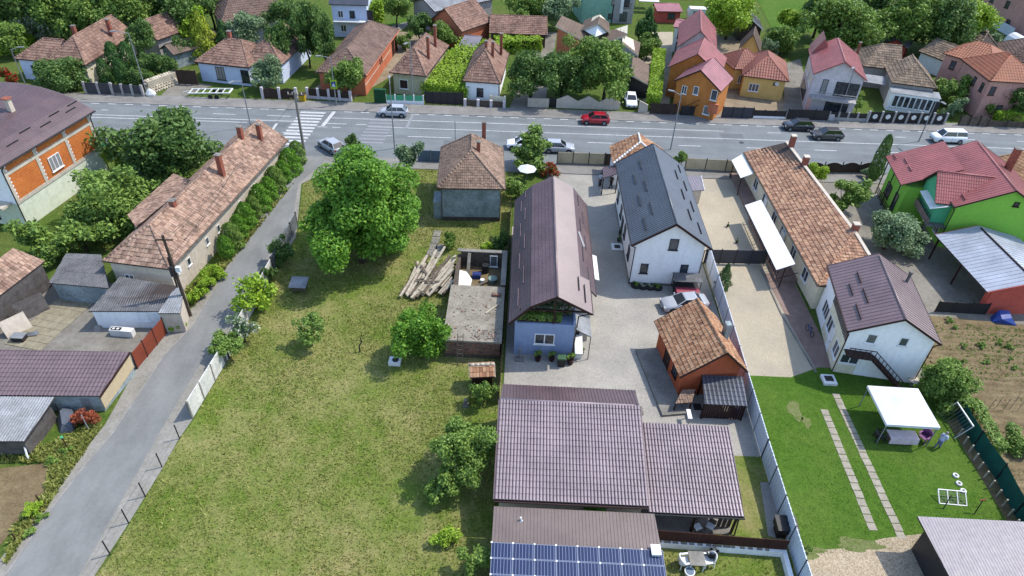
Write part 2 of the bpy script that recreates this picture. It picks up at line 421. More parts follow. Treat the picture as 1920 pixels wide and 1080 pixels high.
M['gravel2'] = gravelmat('fine_gravel', S(214, 202, 178), S(196, 184, 160), S(226, 216, 196), 24, .14)
M['pebbles'] = gravelmat('pebbles', S(206, 188, 160), S(178, 160, 134), S(228, 212, 188), 14, .2)
def asphaltmat(name, c, lane=None):
    t = NT(name)
    col = t.ramp(t.noise(.28, 5, .6), [(.3, mul(c, .86)), (.7, mul(c, 1.1))])
    col = t.mix(1, col, t.ramp(t.noise(26, 4, .7), [(.3, (.86,)*3), (.7, (1.08,)*3)]), 'MULTIPLY')
    col = t.mix(1, col, t.ramp(t.noise(3.5, 6, .75), [(.32, (.9,)*3), (.6, (1.02,)*3)]), 'MULTIPLY')
    mp = t.n('ShaderNodeMapping'); mp.inputs['Scale'].default_value = (.06, .9, 1) if lane is None else (.9, .3, 1); mp.inputs['Rotation'].default_value = (0, 0, -.03); t.l(t.pos(), mp.inputs['Vector'])
    col = t.mix(1, col, t.ramp(t.noise(1.0, 3, .5, mp.outputs[0]), [(.35, (.88,)*3), (.62, (1.04,)*3)]), 'MULTIPLY')
    t.bump(t.noise(40, 2), .15)
    return t.done(col, .9, .25)
M['asphalt'] = asphaltmat('asphalt', S(150, 156, 158))
M['asphalt2'] = asphaltmat('lane_asphalt', S(162, 163, 160), 1)
M['pave'] = mat('pavement', S(178, 174, 168), S(150, 147, 142), sc=.5, bump=.2, stain=.1)
M['kerb'] = mat('kerb_concrete', S(195, 192, 186), S(165, 162, 156), sc=1.5, stain=.1)
M['paint'] = mat('road_paint', (.64, .64, .64), (.36, .37, .37), sc=3.5, stain=.3)
M['faded'] = mat('faded_paint', S(185, 187, 192), S(165, 168, 174), sc=2.5)
M['yardconc'] = mat('yard_concrete', S(178, 172, 160), S(140, 134, 122), sc=.35, bump=.15, stain=.14)
M['pink'] = mat('pink_paving', S(188, 160, 148), S(160, 134, 124), sc=1.2, stain=.14)

one('ground', 'wild', lambda b: b.poly([(-900, -300, -.02), (900, -300, -.02), (900, 1800, -.02), (-900, 1800, -.02)]))['kind'] = 'structure'
LV = [0]
def sheet(name, m, pts, lv=None):
    if lv is None: LV[0] += 1; lv = LV[0]
    z = .004*lv
    o = one(name, m, lambda b: b.poly([(p[0], p[1], z) for p in pts])); o['kind'] = 'structure'
    n = o.data.polygons[0].normal
    if n.z < 0: o.data.flip_normals()
    return o
px = lambda *ps: [at(*p) for p in ps]
# main road frame: u along the road (to the right), v across (away from the camera)
R0 = at(1000, 221); rd = (at(1710, 247.5)-at(175, 195)).normalized(); rv = Vector((-rd.y, rd.x, 0))
def rp(u, v, z=0): q = R0+rd*u+rv*v; return Vector((q.x, q.y, z))
def ru(px_, py_): q = at(px_, py_)-R0; return q.dot(rd), q.dot(rv)
RW = 13.6                                                        # carriageway width
sheet('main_road', 'asphalt', [rp(-260, 0), rp(260, 0), rp(260, -RW), rp(-260, -RW)], 12)
def walk(name, v0, v1, k0, u0=-260, u1=260):
    b = MB(); z = .1
    a = [rp(u0, v0), rp(u1, v0), rp(u1, v1), rp(u0, v1)]
    b.prism([(p.x, p.y) for p in a], -.05, z); o = b.build(name, 'pave'); o['kind'] = 'structure'; return o
ra = math.atan2(rd.y, rd.x)
walk('pavement', .16, 3.0, 0); walk('pavement', -RW-2.6, -RW-.16, 0, u0=-26.5); walk('pavement', -RW-2.6, -RW-.16, 0, u0=-200, u1=-44)
kb = None
for name, v, us in (('kerb', .08, (-75, 75)), ('kerb', -RW-.08, (-26, 75))):
    kr = thing(name, None, None); kr['kind'] = 'structure'; n = 0; u = us[0]
    while u < us[1]:
        if kb is None:
            b = MB(); b.box((-.485, -.075, -.03), (.485, .075, .118)); kb = b.build('kerb_stone', 'kerb', kr); q = kb
        else: q = share(kb, kr, (0, 0, 0))
        p = rp(u+.5, v+rnd.uniform(-.008, .008), rnd.uniform(-.006, .006)); q.parent = kr; q.location = p; q.rotation_euler = (0, 0, math.atan2(rd.y, rd.x))
        u += 1
# painted markings
mk = {}
def mark(b, u0, u1, v, w, z=.057): b.poly([rp(u0, v-w/2, z), rp(u1, v-w/2, z), rp(u1, v+w/2, z), rp(u0, v+w/2, z)])
def line(name, u0, u1, v, w=.16, m='paint'):
    o = one(name, m, lambda b: mark(b, u0, u1, v, w, .061 if name == 'crossing_bar' else .065 if name == 'edge_dash' else .057)); o['kind'] = 'structure'; return o
def pline(name, a, b_, w=.16, m='paint'):
    (ua, va), (ub, vb) = ru(*a), ru(*b_)
    p, q = rp(ua, va, .069), rp(ub, vb, .069); d = (q-p).normalized(); n = Vector((-d.y, d.x, 0))*w/2
    o = one(name, m, lambda b: b.poly([p-n, q-n, q+n, p+n])); o['kind'] = 'structure'
v1, v2, v3 = ru(1000, 234.5)[1], ru(1000, 248.7)[1], ru(1060, 266.3)[1]
line('road_line', ru(620, 222)[0], ru(1356, 246)[0], v1); line('road_line', ru(690, 239)[0], 120, v2); line('road_line', -120, ru(555, 233)[0], v2+.9)
line('road_line', ru(604, 236)[0], ru(648, 237)[0], v2+.6); line('road_line', -120, ru(452, 247)[0], v3+2.6)
for a, b_ in ((398, 440), (502, 545), (180, 192), (300, 340)): line('road_dash', ru(a, 216)[0], ru(b_, 218)[0], v1+.05)
for a, b_ in ((1440, 1471), (1671, 1700), (1800, 1825), (1888, 1940), (1560, 1590)): line('road_dash', ru(a, 251)[0], ru(b_, 260)[0], v1)
for a, b_ in ((588, 607), (617, 633), (660, 680)): line('road_dash', ru(a, 252)[0], ru(b_, 253)[0], v3+2.0 if a < 640 else v2+.6)
for a, b_ in ((678, 733), (763, 845), (1017, 1060), (1100, 1148), (1267, 1310), (1390, 1433), (1512, 1554), (1635, 1680), (440, 480), (520, 550)): line('road_dash', ru(a, 262)[0], ru(b_, 266)[0], v3)
u = -62
while u < 70:
    if not (-36 < u < -29): line('edge_dash', u, u+1.15, -.28, .2)
    u += 2.35
ul = ru(562, 204)[0]
for i in range(11):
    v = -.9-i*.98; line('crossing_bar', ul+(-.055*i*1.4)+.4, ul+(-.055*i*1.4)+3.9, v, .5)
uf = ru(696, 224)[0]
for i in range(8): line('crossing_bar', uf-.1*i, uf+3.4-.1*i, -2.6-i*.98, .45, 'faded')
pline('stop_line', (627, 210), (605, 237), .5); pline('stop_line', (519, 232), (509, 246), .4); pline('stop_line', (775, 214), (762, 241), .4, 'faded')
# side street
STL = px((-60, 1150), (10, 1080), (85, 970), (150, 885), (212, 812), (307, 668), (360, 612), (405, 538), (478, 422), (534, 352))+[Vector((-27.4, 82, 0))]
STR = [Vector((-22.2, 82, 0))]+px((560, 345), (547, 420), (487, 502), (435, 590), (385, 667), (308, 797), (160, 1060), (90, 1180))
sheet('lane', 'asphalt2', STL+STR, 8)
M['verge'] = mat('dusty_verge', S(192, 188, 178), S(165, 160, 148), sc=.6, bump=.2, stain=.14)
sheet('lane_verge', 'verge', px((-60, 1130), (70, 955), (198, 795), (270, 665), (330, 605), (362, 560), (405, 520))+[Vector((-27.6, 75, 0)), Vector((-22, 75, 0))]+px((565, 345), (555, 445), (512, 512), (422, 682), (360, 788), (335, 824), (305, 878), (241, 982), (176, 1082), (120, 1180)), 4)
one('lane_edge', 'kerb', lambda b: [b.bar(p+Vector((0, 0, .02)), q+Vector((0, 0, .02)), .12, .1) for p, q in zip(STL[:9], STL[1:9])])['kind'] = 'structure'
# parcels this side of the road
MEADOW = px((172, 1090), (210, 1042), (243, 982), (275, 932), (306, 877), (337, 824), (362, 790), (424, 682), (514, 512), (557, 446), (568, 345))+[Vector((-22, 74.5, 0)), Vector((-.5, 76.2, 0)), Vector((-.5, 8, 0)), Vector((-32, 8, 0))]
sheet('meadow', 'lawn', MEADOW, 5)
sheet('gravel_yard', 'gravel', [(-.3, 33, 0), (19.6, 33, 0), (19.5, 77, 0), (-.3, 76, 0)], 3)
sheet('gravel_yard', 'gravel2', [(19.7, 41, 0), (28.4, 41, 0), (28.4, 77.2, 0), (19.6, 77, 0)], 2)
sheet('flower_bed', 'wild', [(-.3, 63, 0), (3.6, 64, 0), (3.7, 76, 0), (-.3, 76, 0)], 6)
sheet('lawn', 'lawn2', [(19.7, 25, 0), (36.4, 27, 0), (36.6, 42.2, 0), (31, 43.0, 0), (26.9, 43.0, 0), (24, 41.6, 0), (19.7, 41.6, 0)], 9)
sheet('pebble_yard', 'pebbles', px((1500, 1034), (1590, 1028), (1655, 1010), (1740, 1000), (1800, 1090), (1540, 1160)), 10)
sheet('backyard_grass', 'lawn', [(9.5, 8, 0), (19.4, 8, 0), (19.6, 33, 0), (15.9, 33, 0), (9.5, 30, 0)], 9)
sheet('garden_plot', 'soil', [(36.6, 22, 0), (70, 22, 0), (64, 49, 0), (38, 51, 0), (36.4, 43, 0)], 6)
sheet('concrete_yard', 'yardconc', [(35, 50.5, 0), (64, 49.8, 0), (70, 77, 0), (33.5, 78, 0)], 5)
sheet('left_yard', 'yardconc', [(-60, 38, 0), (-30.6, 38.5, 0), (-30, 45, 0), (-31, 50, 0), (-60, 50, 0)], 5)
sheet('dirt_plot', 'soil', px((-60, 885), (95, 868), (85, 925), (30, 985), (-20, 1050), (-90, 1040)), 7)
sheet('back_garden', 'wild', [(-60, 50, 0), (-31.5, 50, 0), (-28.5, 76, 0), (-60, 73, 0)], 4)
# far side parcels
sheet('driveway', 'dirt', px((655, 189), (740, 140), (800, 60), (700, 60), (640, 130), (560, 185)), 4)
sheet('driveway', 'yardconc', px((955, 205), (1020, 205), (1045, 60), (1010, 60)), 5)
sheet('driveway', 'gravel2', px((1205, 213), (1255, 216), (1262, 60), (1205, 60)), 4)
sheet('courtyard', 'dirt', px((1340, 222), (1480, 226), (1440, 80), (1330, 60)), 3)
sheet('driveway', 'yardconc', px((1470, 226), (1530, 228), (1500, 110), (1470, 120)), 4)
sheet('driveway', 'yardconc', px((300, 181), (345, 181), (400, 160), (330, 150)), 4)
sheet('lawn_strip', 'lawn2', px((1450, 60), (1560, 60), (1540, -40), (1400, -40)), 4)
sheet('lawn_strip', 'lawn2', px((700, 55), (770, 40), (772, 30), (715, 45)), 5)
sheet('pale_track', 'conc', px((722, 78), (760, 52), (770, 40), (745, 45), (700, 62)), 7)
# pink walkway by the long right house
sheet('tiled_walk', 'pink', [(25.6, 56.5, 0), (28.3, 56.5, 0), (28.5, 43.2, 0), (31.2, 43.2, 0), (31.2, 42.3, 0), (26.6, 42.3, 0), (26, 49, 0)], 5)
sheet('concrete_apron', 'yardconc', [(31.2, 42.3, 0), (36, 42.3, 0), (36, 43.6, 0), (31.2, 43.4, 0)], 10)
one('walk_kerb', 'conc', lambda b: [b.bar(p, q, .14, .14) for p, q in (((25.5, 57, .03), (25.6, 50, .03)), ((25.6, 50, .03), (26.4, 42.3, .03)))])['kind'] = 'structure'
M['patch'] = mat('asphalt_patch', S(136, 141, 144), S(126, 131, 134), sc=2, stain=.12)
for a, c, v_, w_ in ((-40, -33.5, -5.2, 1.6), (12, 20, -11.6, 1.3), (26, 29, -4.2, 2.2), (-12, -10.6, -9.6, 3.0), (44, 55, -8.8, 1.2)):
    one('road_patch', 'patch', lambda b: b.poly([rp(a, v_-w_/2, .0525), rp(c, v_-w_/2+.1, .0525), rp(c+.2, v_+w_/2, .0525), rp(a-.1, v_+w_/2-.05, .0525)]))['kind'] = 'structure'
# bare patches with ragged edges
def blob(name, m, x, y, rx, ry, lv, seed):
    r = random.Random(seed); n = 26; ph = [r.uniform(0, 6.28) for _ in range(4)]
    f = lambda a: 1+.16*math.sin(3*a+ph[0])+.11*math.sin(5*a+ph[1])+.08*math.sin(9*a+ph[2])+r.uniform(-.05, .05)
    P = [(x+rx*math.cos(a)*k, y+ry*math.sin(a)*k, 0) for a in [2*math.pi*i/n for i in range(n)] for k in [f(a)]]; return sheet(name, m, P, lv)
M['barepatch'] = mat('trodden_soil', S(160, 164, 108), S(122, 142, 66), sc=2.2, rough=.95, stain=.25)
for i, (u_, v_, rx, ry) in enumerate(((1490, 770, .5, 1.1), (1512, 792, .35, .6), (1500, 1035, 1.6, .5), (1610, 1022, 1.5, .5))): q = at(u_, v_); blob('bare_patch', 'barepatch', q.x, q.y, rx, ry, 11, i)
for i, (u_, v_) in enumerate(((690, 560), (1010, 262), (1390, 268), (300, 215))):
    q = at(u_, v_); o = one('manhole_cover', 'dark', lambda b: b.tube((q.x, q.y, .04), (q.x, q.y, .062), .33, n=16)) if i else None
    if o: tag(o, ('', 'round iron manhole cover in the road beyond the old grey house', 'round iron manhole cover in the road behind the long clay house', 'round iron manhole cover in the far lane beyond the dark willow-leaved tree')[i], 'manhole cover')
# garden rows and ridges
def rows():
    b = MB()
    for i in range(34):
        y = 24+i*.75; x0, x1 = 37.2, 62
        n = 24; P = []
        for k in range(n+1):
            x = x0+(x1-x0)*k/n; h = .1+.06*math.sin(k*1.7+i*2.1); yy = y+.1*math.sin(k*.9+i)
            P.append([(x, yy-.28, .01), (x, yy-.1, h), (x, yy+.1, h*.9), (x, yy+.28, .01)])
        b.ring(P, close=False, caps=False)
    o = b.build('soil_ridges', 'soil', smooth=True); o['kind'] = 'stuff'; return o
rows()
# ================================================================ VEGETATION
M['l_walnut'] = leafmat('walnut_leaves', S(58, 106, 28), S(128, 174, 60))
M['l_mid'] = leafmat('green_leaves', S(70, 104, 40), S(142, 170, 80))
M['l_dark'] = leafmat('dark_leaves', S(54, 86, 38), S(114, 144, 74))
M['l_olive'] = leafmat('silvery_leaves', S(72, 100, 66), S(150, 174, 128))
M['l_lime'] = leafmat('lime_leaves', S(92, 130, 32), S(168, 198, 62))
M['l_fir'] = leafmat('conifer_leaves', S(40, 74, 36), S(84, 122, 58), .12)
M['l_gold'] = leafmat('golden_conifer_leaves', S(96, 122, 28), S(176, 186, 58), .15)
M['l_red'] = leafmat('red_leaves', S(110, 52, 34), S(176, 96, 66))
M['l_white'] = leafmat('blossom_leaves', S(64, 96, 52), S(120, 150, 92), flower=S(245, 245, 225), fl=.22)
M['l_rose'] = leafmat('red_flowers', S(60, 90, 40), S(110, 140, 60), flower=S(215, 50, 40), fl=.3)
def npmesh(name, P, Fq, m):
    me = bpy.data.meshes.new(name); nv, nf = len(P), len(Fq)
    me.vertices.add(nv); me.vertices.foreach_set('co', P.astype(np.float32).ravel())
    k = Fq.shape[1]
    me.loops.add(nf*k); me.loops.foreach_set('vertex_index', Fq.astype(np.int32).ravel())
    me.polygons.add(nf); me.polygons.foreach_set('loop_start', np.arange(0, nf*k, k, dtype=np.int32)); me.polygons.foreach_set('loop_total', np.full(nf, k, np.int32))
    me.materials.append(M[m] if isinstance(m, str) else m); me.update(calc_edges=True); return me
def leaves(rg, pos, nrm, size, aspect=.55, droop=.3):
    n = len(pos); nrm = nrm/np.linalg.norm(nrm, axis=1)[:, None]
    t = rg.normal(size=(n, 3)); t[:, 2] -= droop; t -= nrm*(t*nrm).sum(1)[:, None]; t /= np.linalg.norm(t, axis=1)[:, None]+1e-9
    b = np.cross(nrm, t); s = (size*rg.uniform(.6, 1.35, n))[:, None]
    P = np.stack([pos-t*s, pos+b*s*aspect+nrm*s*.18, pos+t*s-nrm*s*.1, pos-b*s*aspect+nrm*s*.18], 1).reshape(-1, 3)
    return P, np.arange(4*n).reshape(n, 4)
def lobes(rg, nl, zlo=-.75):
    # a few main limbs of unequal length, leaf clusters strung along them
    nk = max(5, nl//5); a = np.arange(nk)*2.4+rg.uniform(0, 6.28); z = rg.uniform(zlo, .95, nk); L = rg.uniform(.5, .88, nk)
    r = np.sqrt(np.maximum(0, 1-z*z)); E = np.stack([np.cos(a)*r, np.sin(a)*r, z], 1)*L[:, None]
    k = rg.integers(0, nk, nl); C = E[k]*rg.uniform(.35, 1.05, nl)[:, None]+rg.normal(size=(nl, 3))*.17; R = rg.uniform(.13, .31, nl)*(1.3 if nl < 20 else 1)
    return C, R
def crown_pts(seed, n, nl, shape='round', rough=1.0):
    rg = np.random.default_rng(seed)
    if shape == 'cone':
        z = rg.uniform(0, 1, n)**.75*-1+1; z = rg.beta(1.0, 1.5, n); a = rg.uniform(0, 2*math.pi, n)
        prof = np.where(z < .22, .72+.28*z/.22, (1-z)/.78)**.7
        r = prof*(.55+.42*rg.random(n)**.5+.2*np.sin(a*4+z*17)+.14*np.sin(a*7-z*29)); pos = np.stack([np.cos(a)*r, np.sin(a)*r, z*2-1], 1)
        nrm = np.stack([np.cos(a), np.sin(a), .5+0*a], 1)+rg.normal(size=(n, 3))*.45; return rg, pos, nrm
    if shape == 'column':
        z = rg.uniform(-1, 1, n); a = rg.uniform(0, 2*math.pi, n); prof = (1-np.abs(z)**3.2)**.5*(.92-.22*z)
        r = prof*(.75+.3*rg.random(n)**.5+.12*np.sin(a*4+z*9)); pos = np.stack([np.cos(a)*r, np.sin(a)*r, z], 1)
        nrm = np.stack([np.cos(a), np.sin(a), .4+0*a], 1)+rg.normal(size=(n, 3))*.5; return rg, pos, nrm
    if shape == 'box':
        pos = rg.uniform(-1, 1, (n, 3)); k = rg.choice([0, 0, 1, 1, 2, 2, 2], n); sg = np.where(rg.random(n) < .5, -1, 1); sg[k == 2] = 1
        v = sg*(1-.16*rg.random(n)**1.5); pos[np.arange(n), k] = v; pos += rg.normal(size=(n, 3))*np.array([.015, .05, .05])
        pos[:, 2] += .1*np.sin(pos[:, 0]*9)*(pos[:, 2] > .5); nrm = np.zeros((n, 3)); nrm[np.arange(n), k] = sg; nrm += rg.normal(size=(n, 3))*.55+np.array([0, 0, .3]); return rg, pos, nrm
    C, R = lobes(rg, nl)
    i = rg.choice(nl, n, p=R**2/np.sum(R**2)); d = rg.normal(size=(n, 3)); d[:, 2] += .25; d /= np.linalg.norm(d, axis=1)[:, None]
    rr = R[i]*(.3+.85*rg.random(n)**.6); pos = C[i]+d*rr[:, None]
    out = rg.random(n) < .09*rough; pos[out] += d[out]*rg.uniform(.02, .16, (out.sum(), 1))
    nrm = d*.4+rg.normal(size=(n, 3))*.65+np.array([0, 0, .5]); return rg, pos, nrm
CR = {}
def crown(key, seed, n, nl, size, m, shape='round', rough=1.0, aspect=.55):
    k = (key, m)
    if k not in CR:
        rg, pos, nrm = crown_pts(seed, n, nl, shape, rough); P, Fq = leaves(rg, pos, nrm, size, aspect); CR[k] = npmesh('crown', P, Fq, m)
    return CR[k]
TR = {}
def trunkmesh(seed, fork=.55):
    if seed in TR: return TR[seed]
    r = random.Random(seed); b = MB()                            # unit: height 1 (to crown centre), crown radius 1 in x,y
    top = Vector((r.uniform(-.08, .08), r.uniform(-.08, .08), fork))
    b.pts([(0, 0, -.03), (r.uniform(-.03, .03), r.uniform(-.03, .03), fork*.5), top], .075, .05, 8)
    for i in range(7):
        a = i*2*math.pi/7+r.uniform(-.3, .3); e = r.uniform(.35, .72)
        mid = top+Vector((math.cos(a)*e*.45, math.sin(a)*e*.45, (1-fork)*.45)); end = Vector((math.cos(a)*e, math.sin(a)*e, r.uniform(.8, 1.25)))
        b.pts([top, mid, end], .034, .01, 5)
    o = b.build('trunk', 'bark', smooth=True); TR[seed] = o.data; bpy.data.objects.remove(o); return TR[seed]
ARCH = {   # kind: (n leaves, lobes, leaf size, shape, variants)
    'big': (14000, 60, .05, 'round', 4), 'far': (7000, 42, .066, 'round', 5), 'small': (3800, 26, .085, 'round', 5), 'loose': (1500, 18, .095, 'round', 3),
    'bush': (2600, 18, .09, 'round', 4), 'cone': (4200, 1, .062, 'cone', 2), 'col': (3200, 1, .075, 'column', 3), 'tiny': (420, 5, .17, 'round', 2)}
tn = [0]
def tree(label, cx, cy, wpx, hc, kind='far', leaf='l_mid', vr=.95, name=None, group=None, trunk=None, cat=None, P=None, rot=None, n=None):
    """crown centre seen at pixel cx, cy and standing hc metres high; wpx = half width in pixels"""
    tn[0] += 1; a = ARCH[kind]; v = tn[0] % a[4]
    P = P or at(cx, cy, hc); R = wpx*1.08*depth(P)/F_PX
    name = name or {'cone': 'conifer', 'col': 'thuja', 'bush': 'shrub', 'tiny': 'plant'}.get(kind, 'tree')
    t = thing(name, label, cat or {'conifer': 'conifer', 'thuja': 'thuja', 'shrub': 'shrub', 'plant': 'plant'}.get(name, 'tree'), (P.x, P.y, 0), rnd.uniform(0, 6.28) if rot is None else rot, group)
    me = crown('%s%d' % (kind, v), 100+v*7+len(kind), n or a[0], a[1], a[2], leaf, a[3])
    c = bpy.data.objects.new('crown', me); COL.objects.link(c); c.parent = t
    rv_ = hc*1.0 if kind in ('col', 'cone') and vr == 0 else R*vr
    c.location = (0, 0, hc); c.scale = (R, R*rnd.uniform(.92, 1.08), rv_)
    if trunk is None: trunk = kind not in ('tiny',)
    if trunk:
        k = bpy.data.objects.new('trunk', trunkmesh(tn[0] % 4)); COL.objects.link(k); k.parent = t
        q = {'cone': .25, 'col': .25, 'bush': .6}.get(kind, .85); k.scale = (R*q, R*q, hc)
    return t
def hedge(label, A, B, hh, wd, leaf='l_mid', dens=260, name='hedge', z0=0.0, cat='hedge', size=.13, world=False, group=None):
    a, b = (A, B) if world else (at(*A), at(*B)); a, b = Vector(a), Vector(b)
    d = b-a; L = d.length; n = int(dens*(L*wd+2*L*hh+2*wd*hh)*.55)
    rg, pos, nrm = crown_pts(int(a.x*13+a.y*7) % 9999, n, 1, 'box'); sc = np.array([L/2, wd/2, hh/2]); pos = pos*sc; pos += rg.normal(size=pos.shape)*.06
    P, Fq = leaves(rg, pos, nrm, size)
    t = thing(name, label, cat, ((a.x+b.x)/2, (a.y+b.y)/2, z0), math.atan2(d.y, d.x), group)
    me = npmesh('foliage', P+np.array([0, 0, hh/2]), Fq, leaf); c = bpy.data.objects.new('foliage', me); COL.objects.link(c); c.parent = t
    def stems(q):
        m_ = max(3, int(L/1.1))
        for i in range(m_): x = -L/2+L*(i+.5)/m_; q.tube((x, 0, -.05), (x+.06, .05, hh*.8), .045, .02, 5)
    one('stem', 'bark', stems, t); return t
# ---- the big walnut
def walnut():
    P = Vector((-15.2, 55.2, 0)); t = thing('tree', 'huge bright green walnut tree on the meadow beside the lane', 'tree', P, 0)
    rg = np.random.default_rng(5); nl = 105
    C, R = lobes(rg, nl, -.92); C *= np.array([6.5, 6.5, 6.1]); R *= 5.8
    n = 80000; i = rg.choice(nl, n, p=R**2/np.sum(R**2)); d = rg.normal(size=(n, 3)); d[:, 2] = d[:, 2]*.85+.2; d /= np.linalg.norm(d, axis=1)[:, None]
    pos = C[i]+d*(R[i]*(.35+.8*rg.random(n)**.6))[:, None]*np.array([1, 1, .85]); nrm = d*.5+rg.normal(size=(n, 3))*.55+np.array([0, 0, .5])
    Pv, Fq = leaves(rg, pos+np.array([0, 0, 5.7]), nrm, .18, .5, .6)
    c = bpy.data.objects.new('crown', npmesh('crown', Pv, Fq, 'l_walnut')); COL.objects.link(c); c.parent = t
    b = MB(); b.pts([(0, 0, -.1), (.05, .1, 1), (.0, .1, 2.2)], .42, .3, 10); b.build('trunk', 'bark', t, True)
    b = MB(); r = random.Random(3)
    for j in range(24):
        q = C[j]; e = Vector((q[0], q[1], q[2]+5.9)); b.pts([(0, .1, 2.1), Vector((0, .1, 2.1)).lerp(e, .4)+Vector((r.uniform(-.3, .3), r.uniform(-.3, .3), .3)), e], .16, .03, 6)
    b.build('limb', 'bark', t, True)
walnut()
# ---- this side of the road
tree('wide dark willow-leaved tree beside the brown-roofed unfinished house', 310, 266, 88, 4.2, 'big', 'l_dark', .9)
tree('round green tree against the pale wall of the unfinished house', 196, 372, 72, 3.2, 'big', 'l_mid', .8)
tree('low spreading tree at the corner of the unfinished house', 78, 446, 46, 2, 'small', 'l_mid', .8)
tree('small fruit tree on the grass behind the corrugated sheds', 150, 438, 44, 2.2, 'small', 'l_mid', .8)
tree('bushy shrub by the end of the clay-roofed shed', 95, 470, 34, 1.4, 'bush', 'l_mid', .8)
tree('lime-green shrub between the dark willow-leaved tree and the unfinished house', 222, 295, 26, 2, 'bush', 'l_lime', 1)
tree('grey-green bush beside the long clay-roofed house', 262, 325, 34, 1.6, 'bush', 'l_olive', .9)
tree('green bush behind the ridge of the long clay-roofed house', 322, 325, 30, 2.0, 'bush', 'l_mid', 1.0)
hl = [(556, 288), (543, 306), (530, 322), (516, 338), (503, 354), (488, 372), (474, 388), (460, 405), (447, 424), (434, 444), (422, 462)]
for i, (x, y) in enumerate(hl):
    tree('%s thuja from the road in the row along the long clay-roofed house' % ORD[i], x, y, (15, 18, 14, 17)[i % 4], 1.4, 'col', 'l_walnut' if i % 3 else 'l_mid', 1.55, group='thujas along the long house by the lane')
for i, (x, y) in enumerate([(402, 512), (388, 527), (374, 543), (360, 557)]):
    tree('low bright shrub between the long house and the lane pole, %s from the hedge' % ORD[i], x, y, 18, .8, 'bush', 'l_lime', .9, group='low shrubs beside the lane pole')
tree('weedy shrub at the corner of the beige shed wall by the lane', 330, 606, 15, .7, 'bush', 'l_lime', .9)
tree('dark bush among the row houses on the road edge behind the walnut', 660, 262, 15, 2.0, 'small', 'l_dark', 1.0)
tree('grey-green tree behind the walnut next to the blue metal fence', 768, 292, 26, 2.4, 'small', 'l_olive', 1.1)
tree('thin pale tree leaning over the lane fence with loose branches', 474, 545, 40, 2.2, 'loose', 'l_lime', .9)
tree('blossoming small tree at the white slab fence', 452, 612, 26, 1.8, 'loose', 'l_white', 1.1)
tree('leafy green bush covering the end of the white slab fence', 423, 648, 30, 1.5, 'small', 'l_mid', .8)
tree('dark shrub in the walnut shade beside the slab fence', 527, 472, 24, 1.4, 'bush', 'l_dark', 1)
tree('dark climbing bush on the far slab fence', 506, 512, 14, 1.2, 'bush', 'l_dark', 1.5)
tree('young apple tree standing alone on the meadow', 579, 618, 29, 1.9, 'loose', 'l_mid', .9)
tree('dense green tree between the meadow and the ruined shed', 786, 622, 50, 2.6, 'big', 'l_walnut', 1.15)
tree('fresh green tree beside the brown tiled barn roof', 866, 846, 60, 2.8, 'big', 'l_mid', .95)
tree('pale low tree in front of the tree by the barn roof', 840, 906, 38, 1.6, 'small', 'l_mid', .9)
tree('sprawling weedy shrub at the bottom edge beside the solar panels', 893, 1045, 34, 1.2, 'small', 'l_mid', .7)
tree('straggly yellow-green shrub on the grass near the solar roof', 838, 1008, 26, .7, 'loose', 'l_lime', .7)
tree('thin shrub growing in front of the little tiled shed', 908, 735, 25, 1.2, 'loose', 'l_mid', 1.1)
tree('climbing vine beside the concrete step of the old grey house', 842, 452, 14, 1.0, 'bush', 'l_mid', 1.6)
tree('dark shrub in the corner behind the old grey house', 936, 452, 18, 1.2, 'bush', 'l_dark', 1.2)
tree('yellow-green weed clump behind the ruined shed', 912, 463, 13, .5, 'bush', 'l_lime', .8)
tree('shrub growing along the wall of the old grey house', 968, 352, 24, 1.5, 'bush', 'l_mid', .9)
tree('tall garden bush by the road fence next to the old grey house', 1000, 286, 46, 2.2, 'small', 'l_mid', .7)
tree('flowering garden shrub by the gravel yard', 1030, 318, 18, .9, 'bush', 'l_rose', .8)
tree('round green bush beside the beige road fence and the dark grey roof', 1279, 295, 15, 1.6, 'small', 'l_mid', 1.0)
tree('slim green thuja in the gravel beside the black gate', 1349, 513, 13, 1.85, 'cone', 'l_fir', 2.1, trunk=False, P=Vector((20.55, 53.2, 0)))
tree('bushy fruit tree between the long clay house and the green house', 1588, 366, 40, 2.4, 'small', 'l_mid', .75)
tree('spreading silvery tree in front of the green house', 1672, 432, 52, 2.4, 'big', 'l_olive', .75)
tree('small light shrub by the brick chimney of the long clay house', 1536, 322, 18, 1.4, 'bush', 'l_lime', .9)
tree('tall dark cypress by the red-roofed green house', 1652, 296, 12, 3.6, 'col', 'l_dark', 3.6)
tree('low garden shrub at the foot of the dark cypress', 1640, 325, 16, .8, 'bush', 'l_olive', .8)
tree('large round laurel bush beside the white party canopy', 1771, 712, 52, 1.7, 'big', 'l_mid', .95)
tree('white-flowering hedge plant by the orange tiled roof', 1878, 342, 18, 1.5, 'bush', 'l_white', .8)
tree('white-flowering shrub between the green house and the orange roof', 1905, 352, 18, 1.5, 'bush', 'l_white', .8)
tree('leafy shrub against the chimney of the green house', 1868, 312, 16, 3, 'bush', 'l_lime', .8)
tree('small green shrub in the gap between the barn wall and the taupe shed roof', 1110, 945, 26, 2.2, 'small', 'l_walnut', .7)
tree('red barberry shrub beside the grey shed door', 154, 784, 24, .8, 'loose', 'l_red', .8, name='shrub')
tree('bright weed clump on the verge of the dirt plot', 62, 955, 16, .4, 'bush', 'l_lime', .7)
for i, (x, y) in enumerate(((120, 845), (100, 862), (80, 968), (55, 1000))): tree('low green weeds on the lane verge, %s clump from the green-capped post' % ORD[i], x, y, 14, .25, 'tiny', 'l_mid', .7, group='weeds on the lane verge')
